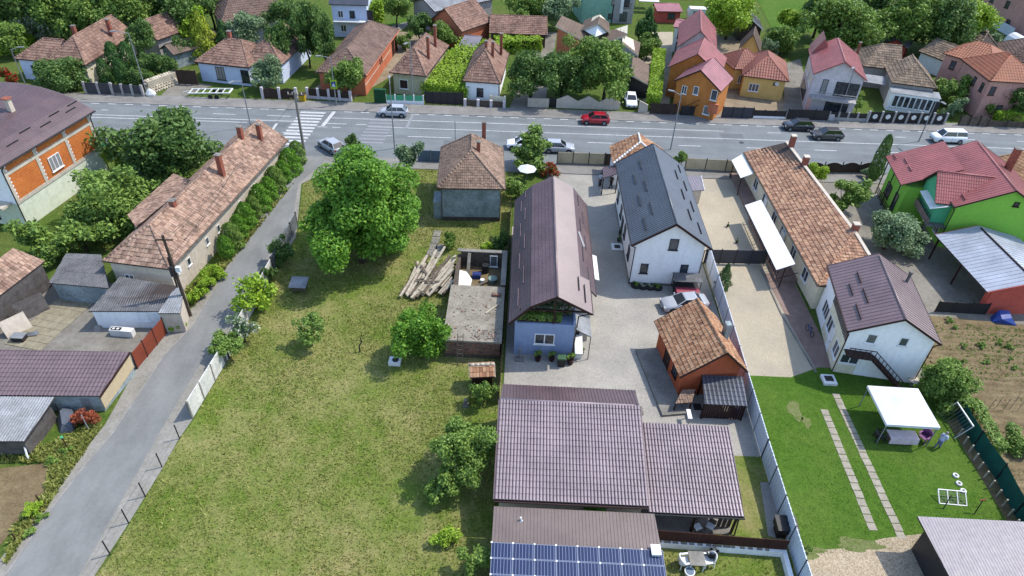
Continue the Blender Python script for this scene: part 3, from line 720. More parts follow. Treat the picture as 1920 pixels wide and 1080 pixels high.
for x, y, s in ((1808, 648, 9), (1840, 645, 12), (1872, 642, 8), (1895, 650, 10), (1808, 676, 8), (1850, 680, 9), (1895, 672, 7), (1905, 690, 8), (1780, 600, 10), (1790, 612, 8)):
    tree('small green vegetable plant on the bare soil plot', x, y, s*.9, .25, 'tiny', 'l_mid', .7, group='vegetable plants on the soil plot')
hedge('leafy vine hedge climbing over the green net fence', (1812, 770), (1862, 860), 1.5, .9, 'l_mid', 200, size=.11)
tree('bush at the right edge beyond the green net fence', 1912, 830, 30, .6, 'bush', 'l_mid', .7)
tree('small bush against the foot of the grey sheet fence', 1515, 1030, 9, .5, 'tiny', 'l_mid', 1.4)
# ================================================================ BUILDINGS, THIS SIDE OF THE ROAD
M['r_brown'] = metal_roof('brown_metal', S(122, 98, 100), .4)
M['r_rose'] = metal_roof('rosy_brown_metal', S(136, 112, 116), .36)
M['r_barn'] = metal_roof('barn_tile_metal', S(188, 168, 172), .36)
M['r_dark'] = metal_roof('dark_grey_metal', S(90, 96, 108), .36)
M['r_flat'] = metal_roof('taupe_metal', S(142, 124, 118), .5)
M['r_blue'] = metal_roof('pale_blue_metal', S(206, 212, 226), .35)
M['r_lilac'] = metal_roof('lilac_metal', S(158, 150, 160), .5, fade=.14)
M['r_red'] = metal_roof('red_metal', S(204, 118, 114), .5)
M['r_red2'] = metal_roof('faded_red_metal', S(208, 134, 140), .5)
M['r_ext'] = metal_roof('light_brown_metal', S(152, 126, 128), .38)
M['asb'] = mat('weathered_corrugated', S(150, 150, 152), S(112, 112, 114), sc=.9, stain=.22)
M['asb2'] = mat('pale_corrugated', S(196, 200, 204), S(150, 152, 154), sc=.8, rough=.5, stain=.16)
M['c_left'] = clay('clay_rose', [S(152, 122, 106), S(184, 152, 132), S(194, 162, 142), S(174, 142, 124), S(140, 112, 98), S(200, 170, 150)], .7)
M['c_old'] = clay('clay_brown', [S(148, 124, 108), S(172, 146, 128), S(160, 134, 118), S(134, 112, 98)], .45)
M['c_right'] = clay('clay_tan', [S(160, 120, 96), S(192, 150, 122), S(204, 162, 132), S(182, 140, 114), S(140, 104, 86), S(212, 174, 144)], .3)
M['c_orange'] = clay('clay_orange', [S(168, 124, 94), S(192, 148, 114), S(204, 162, 128), S(182, 136, 104), S(144, 102, 78)], .3)
M['slabm'] = mat('roof_underside', S(90, 78, 72))
M['w_white'] = mat('white_render', (.7, .71, .73), (.62, .63, .65), sc=.4, stain=.05)
M['w_blue'] = mat('blue_render', S(146, 163, 194), S(136, 153, 184), sc=.4, stain=.06)
M['w_beige'] = mat('beige_render', S(206, 194, 178), S(190, 178, 162), sc=.4, stain=.1)
M['w_cream'] = mat('cream_render', S(232, 224, 200), S(214, 204, 178), sc=.4, stain=.08)
M['w_green'] = mat('lime_render', S(136, 196, 74), S(126, 184, 68), sc=.4, stain=.05)
M['w_teal'] = mat('teal_render', S(84, 172, 128), S(76, 160, 118), sc=.4, stain=.05)
M['w_greyblue'] = mat('stained_grey_render', S(172, 184, 186), S(120, 132, 134), sc=.5, stain=.2)
M['w_orange'] = mat('orange_render', S(190, 98, 62), S(172, 86, 54), sc=.5, stain=.1)
M['w_red'] = mat('brick_red_render', S(196, 92, 78), S(178, 80, 68), sc=.5, stain=.1)
M['w_mint'] = mat('pale_green_render', S(222, 228, 208), S(204, 212, 190), sc=.3, stain=.08)
M['w_stone'] = mat('rough_masonry', S(138, 122, 108), S(92, 80, 70), sc=3, bump=.8, bsc=7, stain=.25)
M['w_wood'] = mat('grey_boarding', S(132, 126, 122), S(96, 90, 86), sc=2, stain=.2)
M['blockor'] = mat('orange_block', S(208, 124, 62), S(186, 104, 48), sc=.6, stain=.12)

# ---- gambrel house with the blue front
t = H = thing('house', 'long brown metal mansard-roofed house with a pale blue end wall and flower balcony', 'house', (0, 42.4, 0))
W_ = 19.6; XL, XB1, XR, XB2, XE = -.1, 1.6, 3.66, 5.76, 7.3
zE, zB, zR = 3.9, 5.8, 6.95
lowL = [(XL, W_, zE), (XL, 0, zE), (XB1, 0, zB), (XB1, W_, zB)]; upL = [(XB1, W_, zB), (XB1, 0, zB), (XR, 0, zR), (XR, W_, zR)]
upR = [(XB2, 4.4, zB), (XB2, W_, zB), (XR, W_, zR), (XR, 4.4, zR)]; upR2 = [(6.6, 0, 5.34), (6.6, 4.4, 5.34), (XR, 4.4, zR), (XR, 0, zR)]
lowR = [(XE, 4.2, zE), (XE, W_, zE), (XB2, W_, zB), (XB2, 4.2, zB)]
do_roof(t, [upL, upR, upR2], ('metal', .24, .36, .045), ('r_rose', 'slabm'), [((XR, 0, zR+.03), (XR, W_, zR+.03))])
do_roof(t, [lowL, lowR], ('metal', .24, .36, .045), ('r_brown', 'slabm'))
for x0, z0, seq in ((.55, 4.65, ((1.2, 3.6), (6.4, 8.8), (11.6, 13.8), (16, 18))), (.95, 5.1, ((3.8, 6.2), (9, 11.3), (13.8, 16), (18, 19.4))), (6.7, 4.62, ((5, 7.2), (10, 12.2), (14.5, 16.6))), (6.3, 5.12, ((7.4, 9.6), (12.3, 14.4), (17, 19)))):
    for a, b_ in seq: one('snow_guard', 'r_rose' if x0 < 3 else 'dark', lambda b: b.bar((x0, a, z0+.12), (x0, b_, z0+.12), .06, .12), t)
for a, b_ in ((1.0, 3.3), (2.2, 4.0)): one('snow_guard', 'dark', lambda b: b.bar((5.6 if a > 2 else 6.1, a, 6.03 if a > 2 else 5.76), (5.6 if a > 2 else 6.1, b_, 6.03 if a > 2 else 5.76), .06, .14), t)
one('wall', 'w_beige', lambda b: (b.box((.35, 2.6, 0), (6.85, W_-.4, 4.2)), b.add([(.6, 2.6, 4.2), (6.6, 2.6, 4.2), (5.7, 2.6, 5.6), (XR, 2.6, 6.75), (1.7, 2.6, 5.6)], [(0, 1, 2, 3, 4)]), b.add([(.6, W_-.4, 4.2), (1.7, W_-.4, 5.6), (XR, W_-.4, 6.75), (5.7, W_-.4, 5.6), (6.6, W_-.4, 4.2)], [(0, 1, 2, 3, 4)])), t)
one('front_wall', 'w_blue', lambda b: b.box((.4, .5, 0), (5.4, 2.6, 3.6)), t)
fw = one('window', 'frame', lambda b: (b.box((2.1, .44, 1.35), (2.18, .52, 2.5)), b.box((3.72, .44, 1.35), (3.8, .52, 2.5)), b.box((2.18, .44, 1.35), (3.72, .52, 1.43)), b.box((2.18, .44, 2.42), (3.72, .52, 2.5)), b.box((2.9, .44, 1.43), (3.0, .52, 2.42)), b.box((2.0, .36, 1.28), (3.9, .5, 1.345))), t)
one('pane', 'glass', lambda b: b.box((2.18, .465, 1.43), (3.72, .51, 2.42)), fw)
for x in (.4, 5.25): one('balcony_parapet', 'w_blue', lambda b: b.box((x, .5, 3.6), (x+.15, 2.55, 4.1)), t)
for p, q in (((XL, -.03, zE-.05), (XB1, -.03, zB-.05)), ((XB1, -.03, zB-.05), (XR, -.03, zR-.05)), ((XR, -.03, zR-.05), (6.6, -.03, 5.29))): one('verge_board', 'brown', lambda b: b.bar(p, q, .05, .2), t)
one('post', 'brown', lambda b: (b.bar((3.6, .6, 3.6), (3.6, .6, 6.7), .14), b.bar((.7, .6, 5.0), (6.2, .6, 5.0), .12)), t)
one('gutter', 'brown', lambda b: (b.tube((XE+.05, 4.2, zE-.05), (XE+.05, W_, zE-.05), .08), b.tube((6.66, 0, 5.26), (6.66, 4.3, 5.26), .07), b.pts([(6.6, .2, 5.2), (5.6, .5, 4.6), (5.45, .5, 0)], .05, .05)), t)
one('side_canopy', 'asb2', lambda b: covering(b, [(6.85, .2, 2.6), (6.85, 2.6, 2.6), (5.45, 2.6, 3.4), (5.45, .2, 3.4)], 'corr', .16, 3, .03), t)
one('canopy_frame', 'dark', lambda b: (b.bar((6.8, .25, 0), (6.8, .25, 2.58), .06), b.bar((6.8, .25, 2.56), (6.8, 2.6, 2.56), .05), b.bar((5.5, .25, 3.35), (6.8, .25, 2.58), .05)), t)
one('wall_canopy', 'plastic', lambda b: b.slab([(8.1, 8.3, 2.5), (8.1, 12.2, 2.5), (6.9, 12.2, 2.9), (6.9, 8.3, 2.9)], .06), t)
one('roof_step', 'grey', lambda b: b.bar((6.0, 11.4, 5.75), (6.5, 9.9, 5.1), .18, .08), t)
def fl_box(label, P, L, m, n=900, h=.55, wd=.5):
    rg, pos, nrm = crown_pts(int(P[0]*31+P[1]) % 999, n, 1, 'box'); pos = pos*np.array([L/2, wd/2, h/2]); Pv, Fq = leaves(rg, pos, nrm, .1)
    t = thing('flower_box', label, 'flower box', P)
    o = bpy.data.objects.new('foliage', npmesh('foliage', Pv+np.array([0, 0, .25+h/2]), Fq, m)); COL.objects.link(o); o.parent = t
    one('trough', 'brown', lambda b: b.box((-L/2, -.12, 0), (L/2, .12, .25)), t)
fl_box('long green flower box along the balcony of the blue-fronted house', (2.4, 43.2, 3.6), 3.6, 'l_mid', 1500, .6)
fl_box('second planting of blossom on the balcony floor of the blue-fronted house', (2.9, 44.2, 3.6), 4.4, 'l_white', 1500, .9, .7)
# ---- white house with the dark grey roof
h = House('house', 'white rendered house with a dark grey metal tile roof', (Vector((11.05, 53.15, 0)), 0, 7.5, 16.3), 4.95, 7.5, .5, wall='w_white')
h.roof(('metal', .3, .38, .035), ('r_dark', 'slabm')); h.fascia('brown', .22); h.gutter('dkframe'); h.plinth(.25)
h.win('S', .8, 1.4, .75, 1.15, 1, 'dkframe'); h.win('S', 4.65, 1.5, .75, 1.15, 1, 'dkframe'); h.win('S', 3.1, 4.3, .85, 1.25, 1, 'dkframe')
for x in (1.0, 4.3, 8.2, 12.0): h.win('W', x, 1.2, 1.1, 1.4, 2, 'dkframe')
h.door('W', 6.2, m='dkframe')
h.guards([(1.3, 1.2, 3.4), (2.1, 3.2, 5.4), (1.3, 5.6, 7.6), (2.1, 7.6, 9.8), (1.3, 9.9, 12), (2.1, 12.2, 14.2), (6.7, 1.5, 3.5), (5.9, 3, 5), (6.7, 5.5, 7.5), (5.9, 6.9, 8.9), (6.7, 9.6, 11.6), (5.9, 11, 13), (6.7, 13.5, 15.2)])
h2 = House('house', 'small clay-tiled house between the dark grey roof and the road', frame((1149, 307), (1252, 312), 3.0, 'y', W=4.6), 3.0, 4.9, .3, 2.2, 0, wall='w_white')
h2.roof(('clay', .34, .4, .06), ('c_orange', 'slabm', 'plastic'))
# porch, kiosk
def lean(name, label, P4, zs, cov, mats, cat, posts=True, group=None, pm='brown', th=.06):
    """lean-to roof from four corner pixels (front-left, front-right, back-right, back-left) and their heights"""
    Q = [at(p[0], p[1], z) for p, z in zip(P4, zs)]; c = sum(Q, Vector())/4; O = Vector((c.x, c.y, 0)); Q = [q-O for q in Q]
    t = thing(name, label, cat, O, 0, group); do_roof(t, [Q], cov, mats, th=th)
    if posts:
        for q in Q: one('post', pm, lambda b: b.bar((q.x*.94, q.y*.94, 0), (q.x*.94, q.y*.94, q.z-.05), .11), t)
    return t, Q
lean('porch', 'small brown sheet porch roof on posts at the side of the white house', [(1131, 334), (1160, 325), (1157, 308), (1130, 315)], (2.3, 2.7, 2.7, 2.3), ('seam', .3, 1, .03), ('r_brown', 'slabm'), 'porch')
k, Q = lean('kiosk', 'little garden oven hut with a brown sheet roof behind the dark grey roof', [(1296, 358), (1320, 357), (1314, 330), (1287, 331)], (2.0, 2.0, 2.3, 2.3), ('seam', .3, 1, .03), ('r_lilac', 'slabm'), 'hut', False)
one('wall', 'w_beige', lambda b: b.box((-.6, -1, 0), (.6, 1, 2.0)), k); one('verge_board', 'plastic', lambda b: b.bar(Q[1]+Vector((.05, 0, 0)), Q[2]+Vector((.05, 0, 0)), .06, .14), k)
# ---- orange house
fo = frame((1275, 707), (1402, 697), 2.7, 'y', C=(1243, 602))
h = House('house', 'small orange house with a bright clay tile roof in the gravel yard', fo, 2.7, 5.0, .45, skew=.6, wall='w_orange')
h.roof(('clay', .24, .36, .06), ('c_orange', 'slabm')); h.fascia('brown', .16); h.chim(4.75, 3.2, 3, 5.15, .42, 'w_greyblue', False, .55); h.door('W', 2, 1, 2, 'brown'); h.win('W', 3.9, 1, 1, 1.1, 2, 'brown')
one('porch_floor', 'conc', lambda b: b.box((-1.5, -1.6, 0), (.45, 6.0, .22)), h.root)
ll, Q = lean('lean_to', 'shiny dark metal tile lean-to in front of the orange house', [(1321, 758), (1401, 762), (1393, 707), (1316, 703)], (1.75, 1.75, 2.25, 2.25), ('metal', .34, .42, .05), ('r_dark', 'slabm'), 'lean-to')
one('board_wall', 'brown', lambda b: [b.bar(Q[0]*.95+(Q[1]-Q[0])*.95*i/16+Vector((0, .1, -Q[0].z*.95)), Q[0]*.95+(Q[1]-Q[0])*.95*i/16+Vector((0, .1, -.1)), .16, .03) for i in range(17)], ll)
ll, Q = lean('lean_to', 'low brown tiled lean-to at the corner of the orange house', [(1266, 757), (1297, 755), (1304, 730), (1279, 731)], (1.0, 1.0, 1.35, 1.35), ('clay', .22, .3, .04), ('c_old', 'slabm'), 'lean-to')
# ---- barn with corrugated tile roof, annex, solar shed
t = thing('barn', 'wide brown pan-tile barn with a beige wall', 'barn', (0, 0, 0))
near = [(-.5, 26.15, 3.0), (9.42, 26.15, 3.0), (9.5, 33.35, 4.55), (-.5, 33.35, 4.55)]; far_ = [(9.62, 35.9, 3.5), (-.35, 35.9, 3.5), (-.5, 33.35, 4.55), (9.5, 33.35, 4.55)]
do_roof(t, [near], ('metal', .222, .44, .12, .3), ('r_barn', 'slabm', 'r_barn'), [((-.5, 33.35, 4.6), (9.5, 33.35, 4.6))])
do_roof(t, [far_], ('seam', .24, 1, .035), ('r_brown', 'slabm'))
one('wall', 'w_beige', lambda b: b.add([(-.2, 26.55, 0), (9.2, 26.55, 0), (9.2, 35.6, 0), (-.2, 35.6, 0), (-.2, 26.55, 2.95), (9.2, 26.55, 2.95), (9.2, 35.6, 3.5), (-.2, 35.6, 3.5), (-.2, 33.35, 4.4), (9.2, 33.35, 4.4)], [(0, 1, 5, 4), (2, 3, 7, 6), (1, 2, 6, 9, 5), (3, 0, 4, 8, 7)]), t)
one('gutter', 'brown', lambda b: b.tube((-.5, 26.07, 2.93), (9.42, 26.07, 2.93), .08), t)
for p, q in (((9.47, 26.15, 3.03), (9.55, 33.3, 4.58)), ((-.54, 26.15, 3.0), (-.54, 33.35, 4.55))): one('verge_board', 'r_rose', lambda b: b.bar(p, q, .09, .16), t)
t = thing('annex', 'open brown pan-tile shelter joined to the barn', 'shelter', (0, 0, 0))
an = [(9.55, 26.15, 2.35), (15.8, 26.15, 2.35), (15.9, 32.65, 3.6), (9.75, 32.65, 3.6)]
do_roof(t, [an], ('metal', .222, .44, .12, .3), ('r_barn', 'slabm'))
one('gutter', 'black', lambda b: (b.tube((9.6, 26.08, 2.28), (15.85, 26.08, 2.28), .07), b.pts([(15.6, 26.1, 2.25), (15.6, 26.3, 1.9), (15.75, 26.3, 0)], .05, .05)), t)
for x, y, z in ((10, 26.4, 2.3), (12.8, 26.4, 2.3), (15.5, 26.4, 2.3), (15.5, 32.2, 3.4), (10, 32.2, 3.4)): one('post', 'brown', lambda b: b.bar((x, y, 0), (x, y, z), .14), t)
one('back_wall', 'w_wood', lambda b: (b.box((9.9, 32.3, 0), (15.6, 32.42, 3.3)), b.box((15.5, 28.8, 0), (15.62, 32.3, 2.6))), t)
one('floor', 'conc', lambda b: b.box((9.7, 26.3, .04), (15.6, 32.2, .1)), t)
for i, (lb, x, y) in enumerate((('dark cushioned chair under the front edge of the brown shelter', 13.2, 26.5), ('second garden stool under the brown shelter by the firewood', 14.1, 26.6))):
    c = thing('chair', lb, 'chair', (x, y, .1), .4-i)
    one('seat', 'plastic', lambda b: b.box((-.25, -.25, .4), (.25, .25, .46)), c); one('backrest', 'wood', lambda b: b.box((-.25, .22, .46), (.25, .27, .9)), c)
    for sx in (-.22, .22):
        for sy in (-.22, .22): one('leg', 'wood', lambda b: b.bar((sx, sy, 0), (sx, sy, .4), .05), c)
for i in range(9):
    tag(one('plank', 'wood', lambda b: b.bar((14.6+i*.11, 26.75+.05*(i % 3), .1), (14.75+i*.11, 27.1, 1.5+.2*(i % 4)), .1, .03)), 'upright plank leaning in the row under the right corner of the shelter', 'plank', 'planks leaning under the shelter')
t = thing('shed', 'flat taupe sheet-metal shed with solar panels', 'shed', (0, 0, 0))
sl_ = lambda y: 2.7-(25.85-y)*.1
sr = [(-.55, 15, sl_(15)), (10.55, 15, sl_(15)), (9.85, 25.85, 2.7), (-.5, 25.85, 2.7)]
do_roof(t, [sr], ('seam', .22, 1, .025), ('r_flat', 'slabm'))
one('wall', 'w_beige', lambda b: b.box((-.2, 15.3, 0), (9.5, 25.5, 1.5)), t)
pn = NT('solar_cell'); tc = pn.n('ShaderNodeTexCoord'); bk = pn.n('ShaderNodeTexBrick'); bk.offset = 0; bk.inputs['Scale'].default_value = 1; bk.inputs['Brick Width'].default_value = .2; bk.inputs['Row Height'].default_value = 3.0; bk.inputs['Mortar Size'].default_value = .011
bk.inputs['Color1'].default_value = (.013, .021, .056, 1); bk.inputs['Color2'].default_value = (.017, .028, .072, 1); bk.inputs['Mortar'].default_value = (.22, .25, .35, 1)
pn.l(tc.outputs['Object'], bk.inputs['Vector']); M['cell'] = pn.done(bk.outputs['Color'], .14, .5)
M['alu'] = mat('aluminium_frame', S(172, 184, 212, .5), rough=.4, stain=.03)
p0 = None
for r in range(6):
    for c in range(8):
        y = 23.4-r*.99; x = -.52+c*1.325+(r*.02); z = sl_(y)+.06
        if not p0:
            p0 = thing('solar_panel', None, None); b = MB(); b.box((.03, -.94, .02), (1.28, -.03, .045)); b.build('cell_sheet', 'cell', p0)
            b = MB(); b.box((.0, -.97, 0), (.03, .0, .05)); b.box((1.28, -.97, 0), (1.31, 0, .05)); b.box((.03, -.97, 0), (1.28, -.94, .05)); b.box((.03, -.03, 0), (1.28, 0, .05)); b.build('panel_frame', 'alu', p0); b = MB(); b.box((-.05, -.06, .05), (.06, .05, .085)); b.build('clamp', 'plastic', p0); q = p0
        else: q = dup(p0, (0, 0, 0))
        q.parent = t; q.location = (x, y, z); q.rotation_euler = (math.atan(.1), 0, 0)
tag(one('roof_hatch', 'plastic', lambda b: (b.box((9.35, 23.0, 2.5), (9.85, 23.6, 2.72)), b.box((9.3, 22.95, 2.72), (9.9, 23.65, 2.78)))), 'small white hatch box at the corner of the solar shed roof', 'hatch')
tag(one('roof_vent', 'plastic', lambda b: (b.tube((1.25, 25.0, 2.6), (1.25, 25.0, 2.9), .06), b.tube((1.25, 24.85, 2.6), (1.35, 24.9, 2.75), .05))), 'tiny white vent pipe on the taupe metal roof', 'vent')
# ---- long clay-roofed house on the right, with the white extension
t = thing('house', 'long house with a tan clay tile roof, pale parapet and veranda', 'house', (28, 50, 0))
LW0, LW1, TP0, TP1 = (.4, .8, 3.0), (-.1, 27.6, 3.0), (5.5, 7.4, 4.75), (4.4, 27.2, 4.75)
do_roof(t, [[LW1, LW0, TP0, TP1], [LW0, (6.9, .4, 3.0), TP0]], ('clay', .3, .42, .065), ('c_right', 'slabm'), [(LW0, TP0)])
one('wall', 'w_cream', lambda b: (b.add([(.75, 1.1, 0), (6.6, .8, 0), (6.4, 1.0, 2.8), (.75, 1.2, 2.9), (.2, 27.2, 0), (.2, 27.2, 2.9), (4.6, 26.9, 0), (4.6, 26.9, 4.5), (5.6, 7.4, 4.5), (5.6, 7.4, 0)], [(0, 3, 5, 4)[::-1], (4, 5, 7, 6)[::-1], (6, 7, 8, 9)[::-1], (0, 1, 2, 3), (1, 9, 8, 2)])), t)
one('parapet', 'w_beige', lambda b: (b.bar((4.55, 27.3, 4.72), (5.68, 7.3, 4.72), .36, .3), b.bar((5.68, 7.3, 4.72), (7.0, .4, 3.0), .34, .3)), t)
for x, y, z in ((5.75, 7.9, 5.5), (4.95, 21.5, 5.8), (4.7, 26.0, 6.2)):
    q = one('chimney', 'brick', lambda b: b.box((x-.28, y-.28, 3.4), (x+.28, y+.28, z)), t); one('chimney_cap', 'w_beige', lambda b: (b.box((x-.33, y-.33, z), (x+.33, y+.33, z+.1))), q)
one('gutter', 'wood', lambda b: b.tube((-.15, 27.6, 2.95), (.35, .8, 2.95), .08), t)
def wallwin(t, P, d, z, w, hh, n=2, fm='frame', name='window'):
    """window on a wall: P bottom-left corner seen from outside, d direction along the wall"""
    d = Vector((d[0], d[1], 0)).normalized(); T = Matrix(((d.x, -d.y, 0, P[0]), (d.y, d.x, 0, P[1]), (0, 0, 1, 0), (0, 0, 0, 1))); k = .07
    b = MB(T); b.box((0, -.06, z), (k, .02, z+hh)); b.box((w-k, -.06, z), (w, .02, z+hh)); b.box((k, -.06, z), (w-k, .02, z+k)); b.box((k, -.06, z+hh-k), (w-k, .02, z+hh))
    for i in range(1, n): b.box((w*i/n-.04, -.05, z+k), (w*i/n+.04, .02, z+hh-k))
    b.box((-.08, -.14, z-.07), (w+.08, .02, z-.003))
    q = b.build(name, fm, t); g = MB(T); g.box((k, -.025, z+k), (w-k, .015, z+hh-k)); g.build('pane', 'glass', q); return q
for y in (4.9, 8.6, 12.2, 15.2, 19, 22.6): wallwin(t, (.71-.021*(y-1), y), (.02, -1), 1.1, 1.4, 1.3)
for y in (10.6, 17.4): one('door', 'plastic', lambda b: b.box((.3, y, .1), (.5, y+1, 2.2)), t)
one('veranda_floor', 'pink', lambda b: (b.box((-1.6, 5.2, 0), (.6, 16.5, .32)), b.box((-1.3, 16.6, 0), (.3, 27.2, .32))), t)
one('rail', 'brown', lambda b: [b.bar((-1.55, y, .32), (-1.55, y, 1.15), .05) for y in np.arange(5.3, 16.4, .55)]+[b.bar((-1.55, 5.2, 1.15), (-1.55, 16.4, 1.15), .07), b.bar((-1.55, 5.2, .32), (.4, 5.2, 1.2), .05)], t)
one('veranda_canopy', 'plastic', lambda b: b.slab([(-2.4, 4.0, 2.3), (-.55, 4.5, 2.75), (-.75, 16.6, 2.75), (-2.6, 16.0, 2.3)], .05), t)
one('veranda_canopy', 'plastic', lambda b: b.slab([(-1.7, 22.0, 2.45), (-.1, 22.6, 2.8), (-.2, 27.6, 2.8), (-1.8, 26.4, 2.45)], .05), t)
for y in (4.2, 8, 12, 15.9, 22.2, 26.2): one('post', 'brown', lambda b: b.bar((-1.5, y, 0), (-1.5, y, 2.4), .09), t)
fe = frame((1590, 621), (1765, 646), 4.9, 'y', W=9.2)
h = House('house', 'white and cream two-storey extension with a brown metal roof and outside stairs', fe, 4.9, 6.9, .35, skew=.52, wall='w_white')
h.roof(('seam', .42, 1, .035), ('r_ext', 'slabm')); h.fascia('brown', .18); h.guards([(1.0, 1.0, 3.0), (1.8, 2.8, 4.8), (1.0, 4.2, 5.8), (1.8, 5.6, 7.2)], 'brown')
one('cream_wall', 'w_cream', lambda b: b.box((.338, .31, 0), (.41, 5.8, 3.4)), h.root); one('cream_wall', 'w_cream', lambda b: b.box((.42, .338, 0), (2.0, .41, 2.1)), h.root)
for i in range(22): one('balustrade_slat', 'brown' , lambda b: b.box((.27, .4+i*.25, 3.5), (.31, .5+i*.25, 4.55)), h.root)
one('balustrade_back', 'plastic', lambda b: b.box((.315, .4, 3.48), (.348, 5.85, 4.6)), h.root)
for tt, w_, z_, hh in ((2.9, 2.0, 1.1, 1.5), (5.3, 1.8, 1.1, 1.5)): h.win('W', h.W-.7-tt-w_+.0, z_, w_, hh, 3)
h.win('W', 6.75, 1.0, 1.4, 1.4, 2); h.door('W', 5.1, .9, 2.2, 'frame'); h.win('S', .15, 1.2, 1.5, 1.0, 2); h.win('S', 3.9, 3.9, .7, .9, 1, 'frame'); h.win('S', 1.4, 3.7, .8, 1.0, 1, 'frame')
h.gutter('brown', 'WE')
b = MB(); z0 = 2.75
b.box((.5, -.6, z0-.12), (2.6, .33, z0))
b.bar((2.6, -.55, z0-.1), (5.6, -.75, .1), .08, .22); b.bar((2.6, .15, z0-.1), (5.6, -.05, .1), .08, .22)
b.build('stair_stringer', 'brown', h.root)
for i in range(13): one('tread', 'brown', lambda b: b.box((2.65+i*.23, -.68-.015*i, z0-.2-i*.2), (2.92+i*.23, .2-.015*i, z0-.16-i*.2)), h.root)
def srail(b):
    for i in range(9): x = 2.6+i*.37; z = z0-i*.325; b.bar((x, -.6-.02*i, z-.1), (x, -.6-.02*i, z+.85), .045)
    b.bar((2.6, -.6, z0+.85), (5.6, -.77, .95), .06); b.bar((2.6, -.6, z0+.4), (5.6, -.77, .5), .04)
    for i in range(6): b.bar((.5+i*.42, -.58, z0), (.5+i*.42, -.58, z0+.9), .045)
    b.bar((.5, -.58, z0+.9), (2.6, -.58, z0+.9), .06)
one('stair_rail', 'brown', srail, h.root)
fp = at(1690, 556, 4.6)
ch = thing('flue_pipe', 'tall grey stove pipe at the right of the brown metal roof', 'flue pipe', (34.6, 48.6, 0)); one('pipe', 'asb', lambda b: b.tube((0, 0, 0), (.1, 0, 6.4), .13, n=10), ch); one('cowl', 'conc', lambda b: b.tube((.1, 0, 6.4), (.1, 0, 6.65), .18, n=10), ch)
# ---- green house
fg = frame((1790, 388), (1990, 412), 5.6, 'y', C=(1722, 333))
fg = (fg[0], fg[1], 9.6, 11.5)
h = House('house', 'lime green two-storey house with red metal roofs and a balcony', fg, 5.6, 8.2, .35, wall='w_green')
h.roof(('seam', .4, 1, .035), ('r_red', 'slabm')); h.fascia('brown', .16); h.gutter('black', 'W'); h.plinth(.45); h.chim(7.2, 7.6, 6, 9.4, .6)
gw = h
P0, K0 = None, None
one('lower_wall', 'w_green', lambda b: (b.box((-2.9, 5.2, 0), (.4, 11.6, 4.6)),), h.root)
do_roof(h.root, [[(-3.6, 12.4, 4.7), (-3.6, 5.4, 4.7), (1.9, 5.4, 7.35), (1.9, 12.4, 7.35)]], ('seam', .4, 1, .035), ('r_red', 'slabm'))
one('dormer_wall', 'w_teal', lambda b: (b.add([(-1.2, 1.1, 2.9), (-1.2, 5.6, 2.9), (-1.2, 5.6, 5.6), (-1.2, 3.35, 7.6), (-1.2, 1.1, 5.6), (.5, 1.1, 2.9), (.5, 5.6, 2.9), (.5, 5.6, 5.6), (.5, 1.1, 5.6)], [(1, 0, 4, 3, 2), (0, 5, 8, 4), (6, 1, 2, 7)])), h.root)
do_roof(h.root, [[(-1.6, .85, 5.35), (1.9, .85, 5.35), (4.5, 3.35, 7.75), (-1.6, 3.35, 7.75)], [(1.9, 5.85, 5.35), (-1.6, 5.85, 5.35), (-1.6, 3.35, 7.75), (4.5, 3.35, 7.75)]], ('metal', .24, .36, .04), ('r_red', 'slabm'), [((-1.6, 3.35, 7.8), (4.5, 3.35, 7.8))], .08)
one('balcony_floor', 'conc', lambda b: b.box((-1.5, .5, 2.65), (.34, 5.6, 2.85)), h.root)
one('balcony_front', 'pink', lambda b: b.box((-1.55, .5, 2.86), (-1.48, 5.6, 3.5)), h.root)
one('balcony_rail', 'black', lambda b: [b.bar((-1.52, y, 3.5), (-1.52, y, 3.9), .04) for y in np.arange(.55, 5.6, .84)]+[b.bar((-1.52, .5, 3.9), (-1.52, 5.6, 3.9), .05)], h.root)
one('sun_canopy', 'plastic', lambda b: b.slab([(-1.9, .6, 4.75), (-.2, .6, 5.25), (-.2, 4.4, 5.25), (-1.9, 4.4, 4.75)], .05), h.root)
h.win('W', 8.6, 1.2, 1.1, 1.2, 2); h.door('W', 7.0, .9, 2, 'brown', 2.9); h.win('W', 5.7, 3.9, .9, 1.1, 1)
wallwin(h.root, (-2.93, 10.4), (0, -1), 1.0, 1.6, 1.6, 3, 'brown'); wallwin(h.root, (-2.93, 7.3), (0, -1), .9, 1.0, 2.0, 1, 'dkframe')
wallwin(h.root, (5.4, .33), (1, 0), 6.3, .5, .5, 1, 'brown')
h.guards([(1.0, .6, 2.0), (1.6, 2.0, 3.4)], 'r_red')
one('snow_guard', 'r_red', lambda b: [b.bar((x, y, z), (x, y+1.3, z), .06, .14) for x, y, z in ((-2.9, 11, 5.2), (-2.2, 9.4, 5.5), (-2.2, 7.6, 5.5))], h.root)
for y in (6.2, 9.0, 11.8): one('post', 'black', lambda b: b.bar((-3.3, y, 0), (-3.3, y, 4.6), .1), h.root)
one('trellis', 'brown', lambda b: [b.bar((-3.4, 6.6, z), (-3.4, 11.6, z), .12, .04) for z in (.5, .8, 1.1)], h.root)
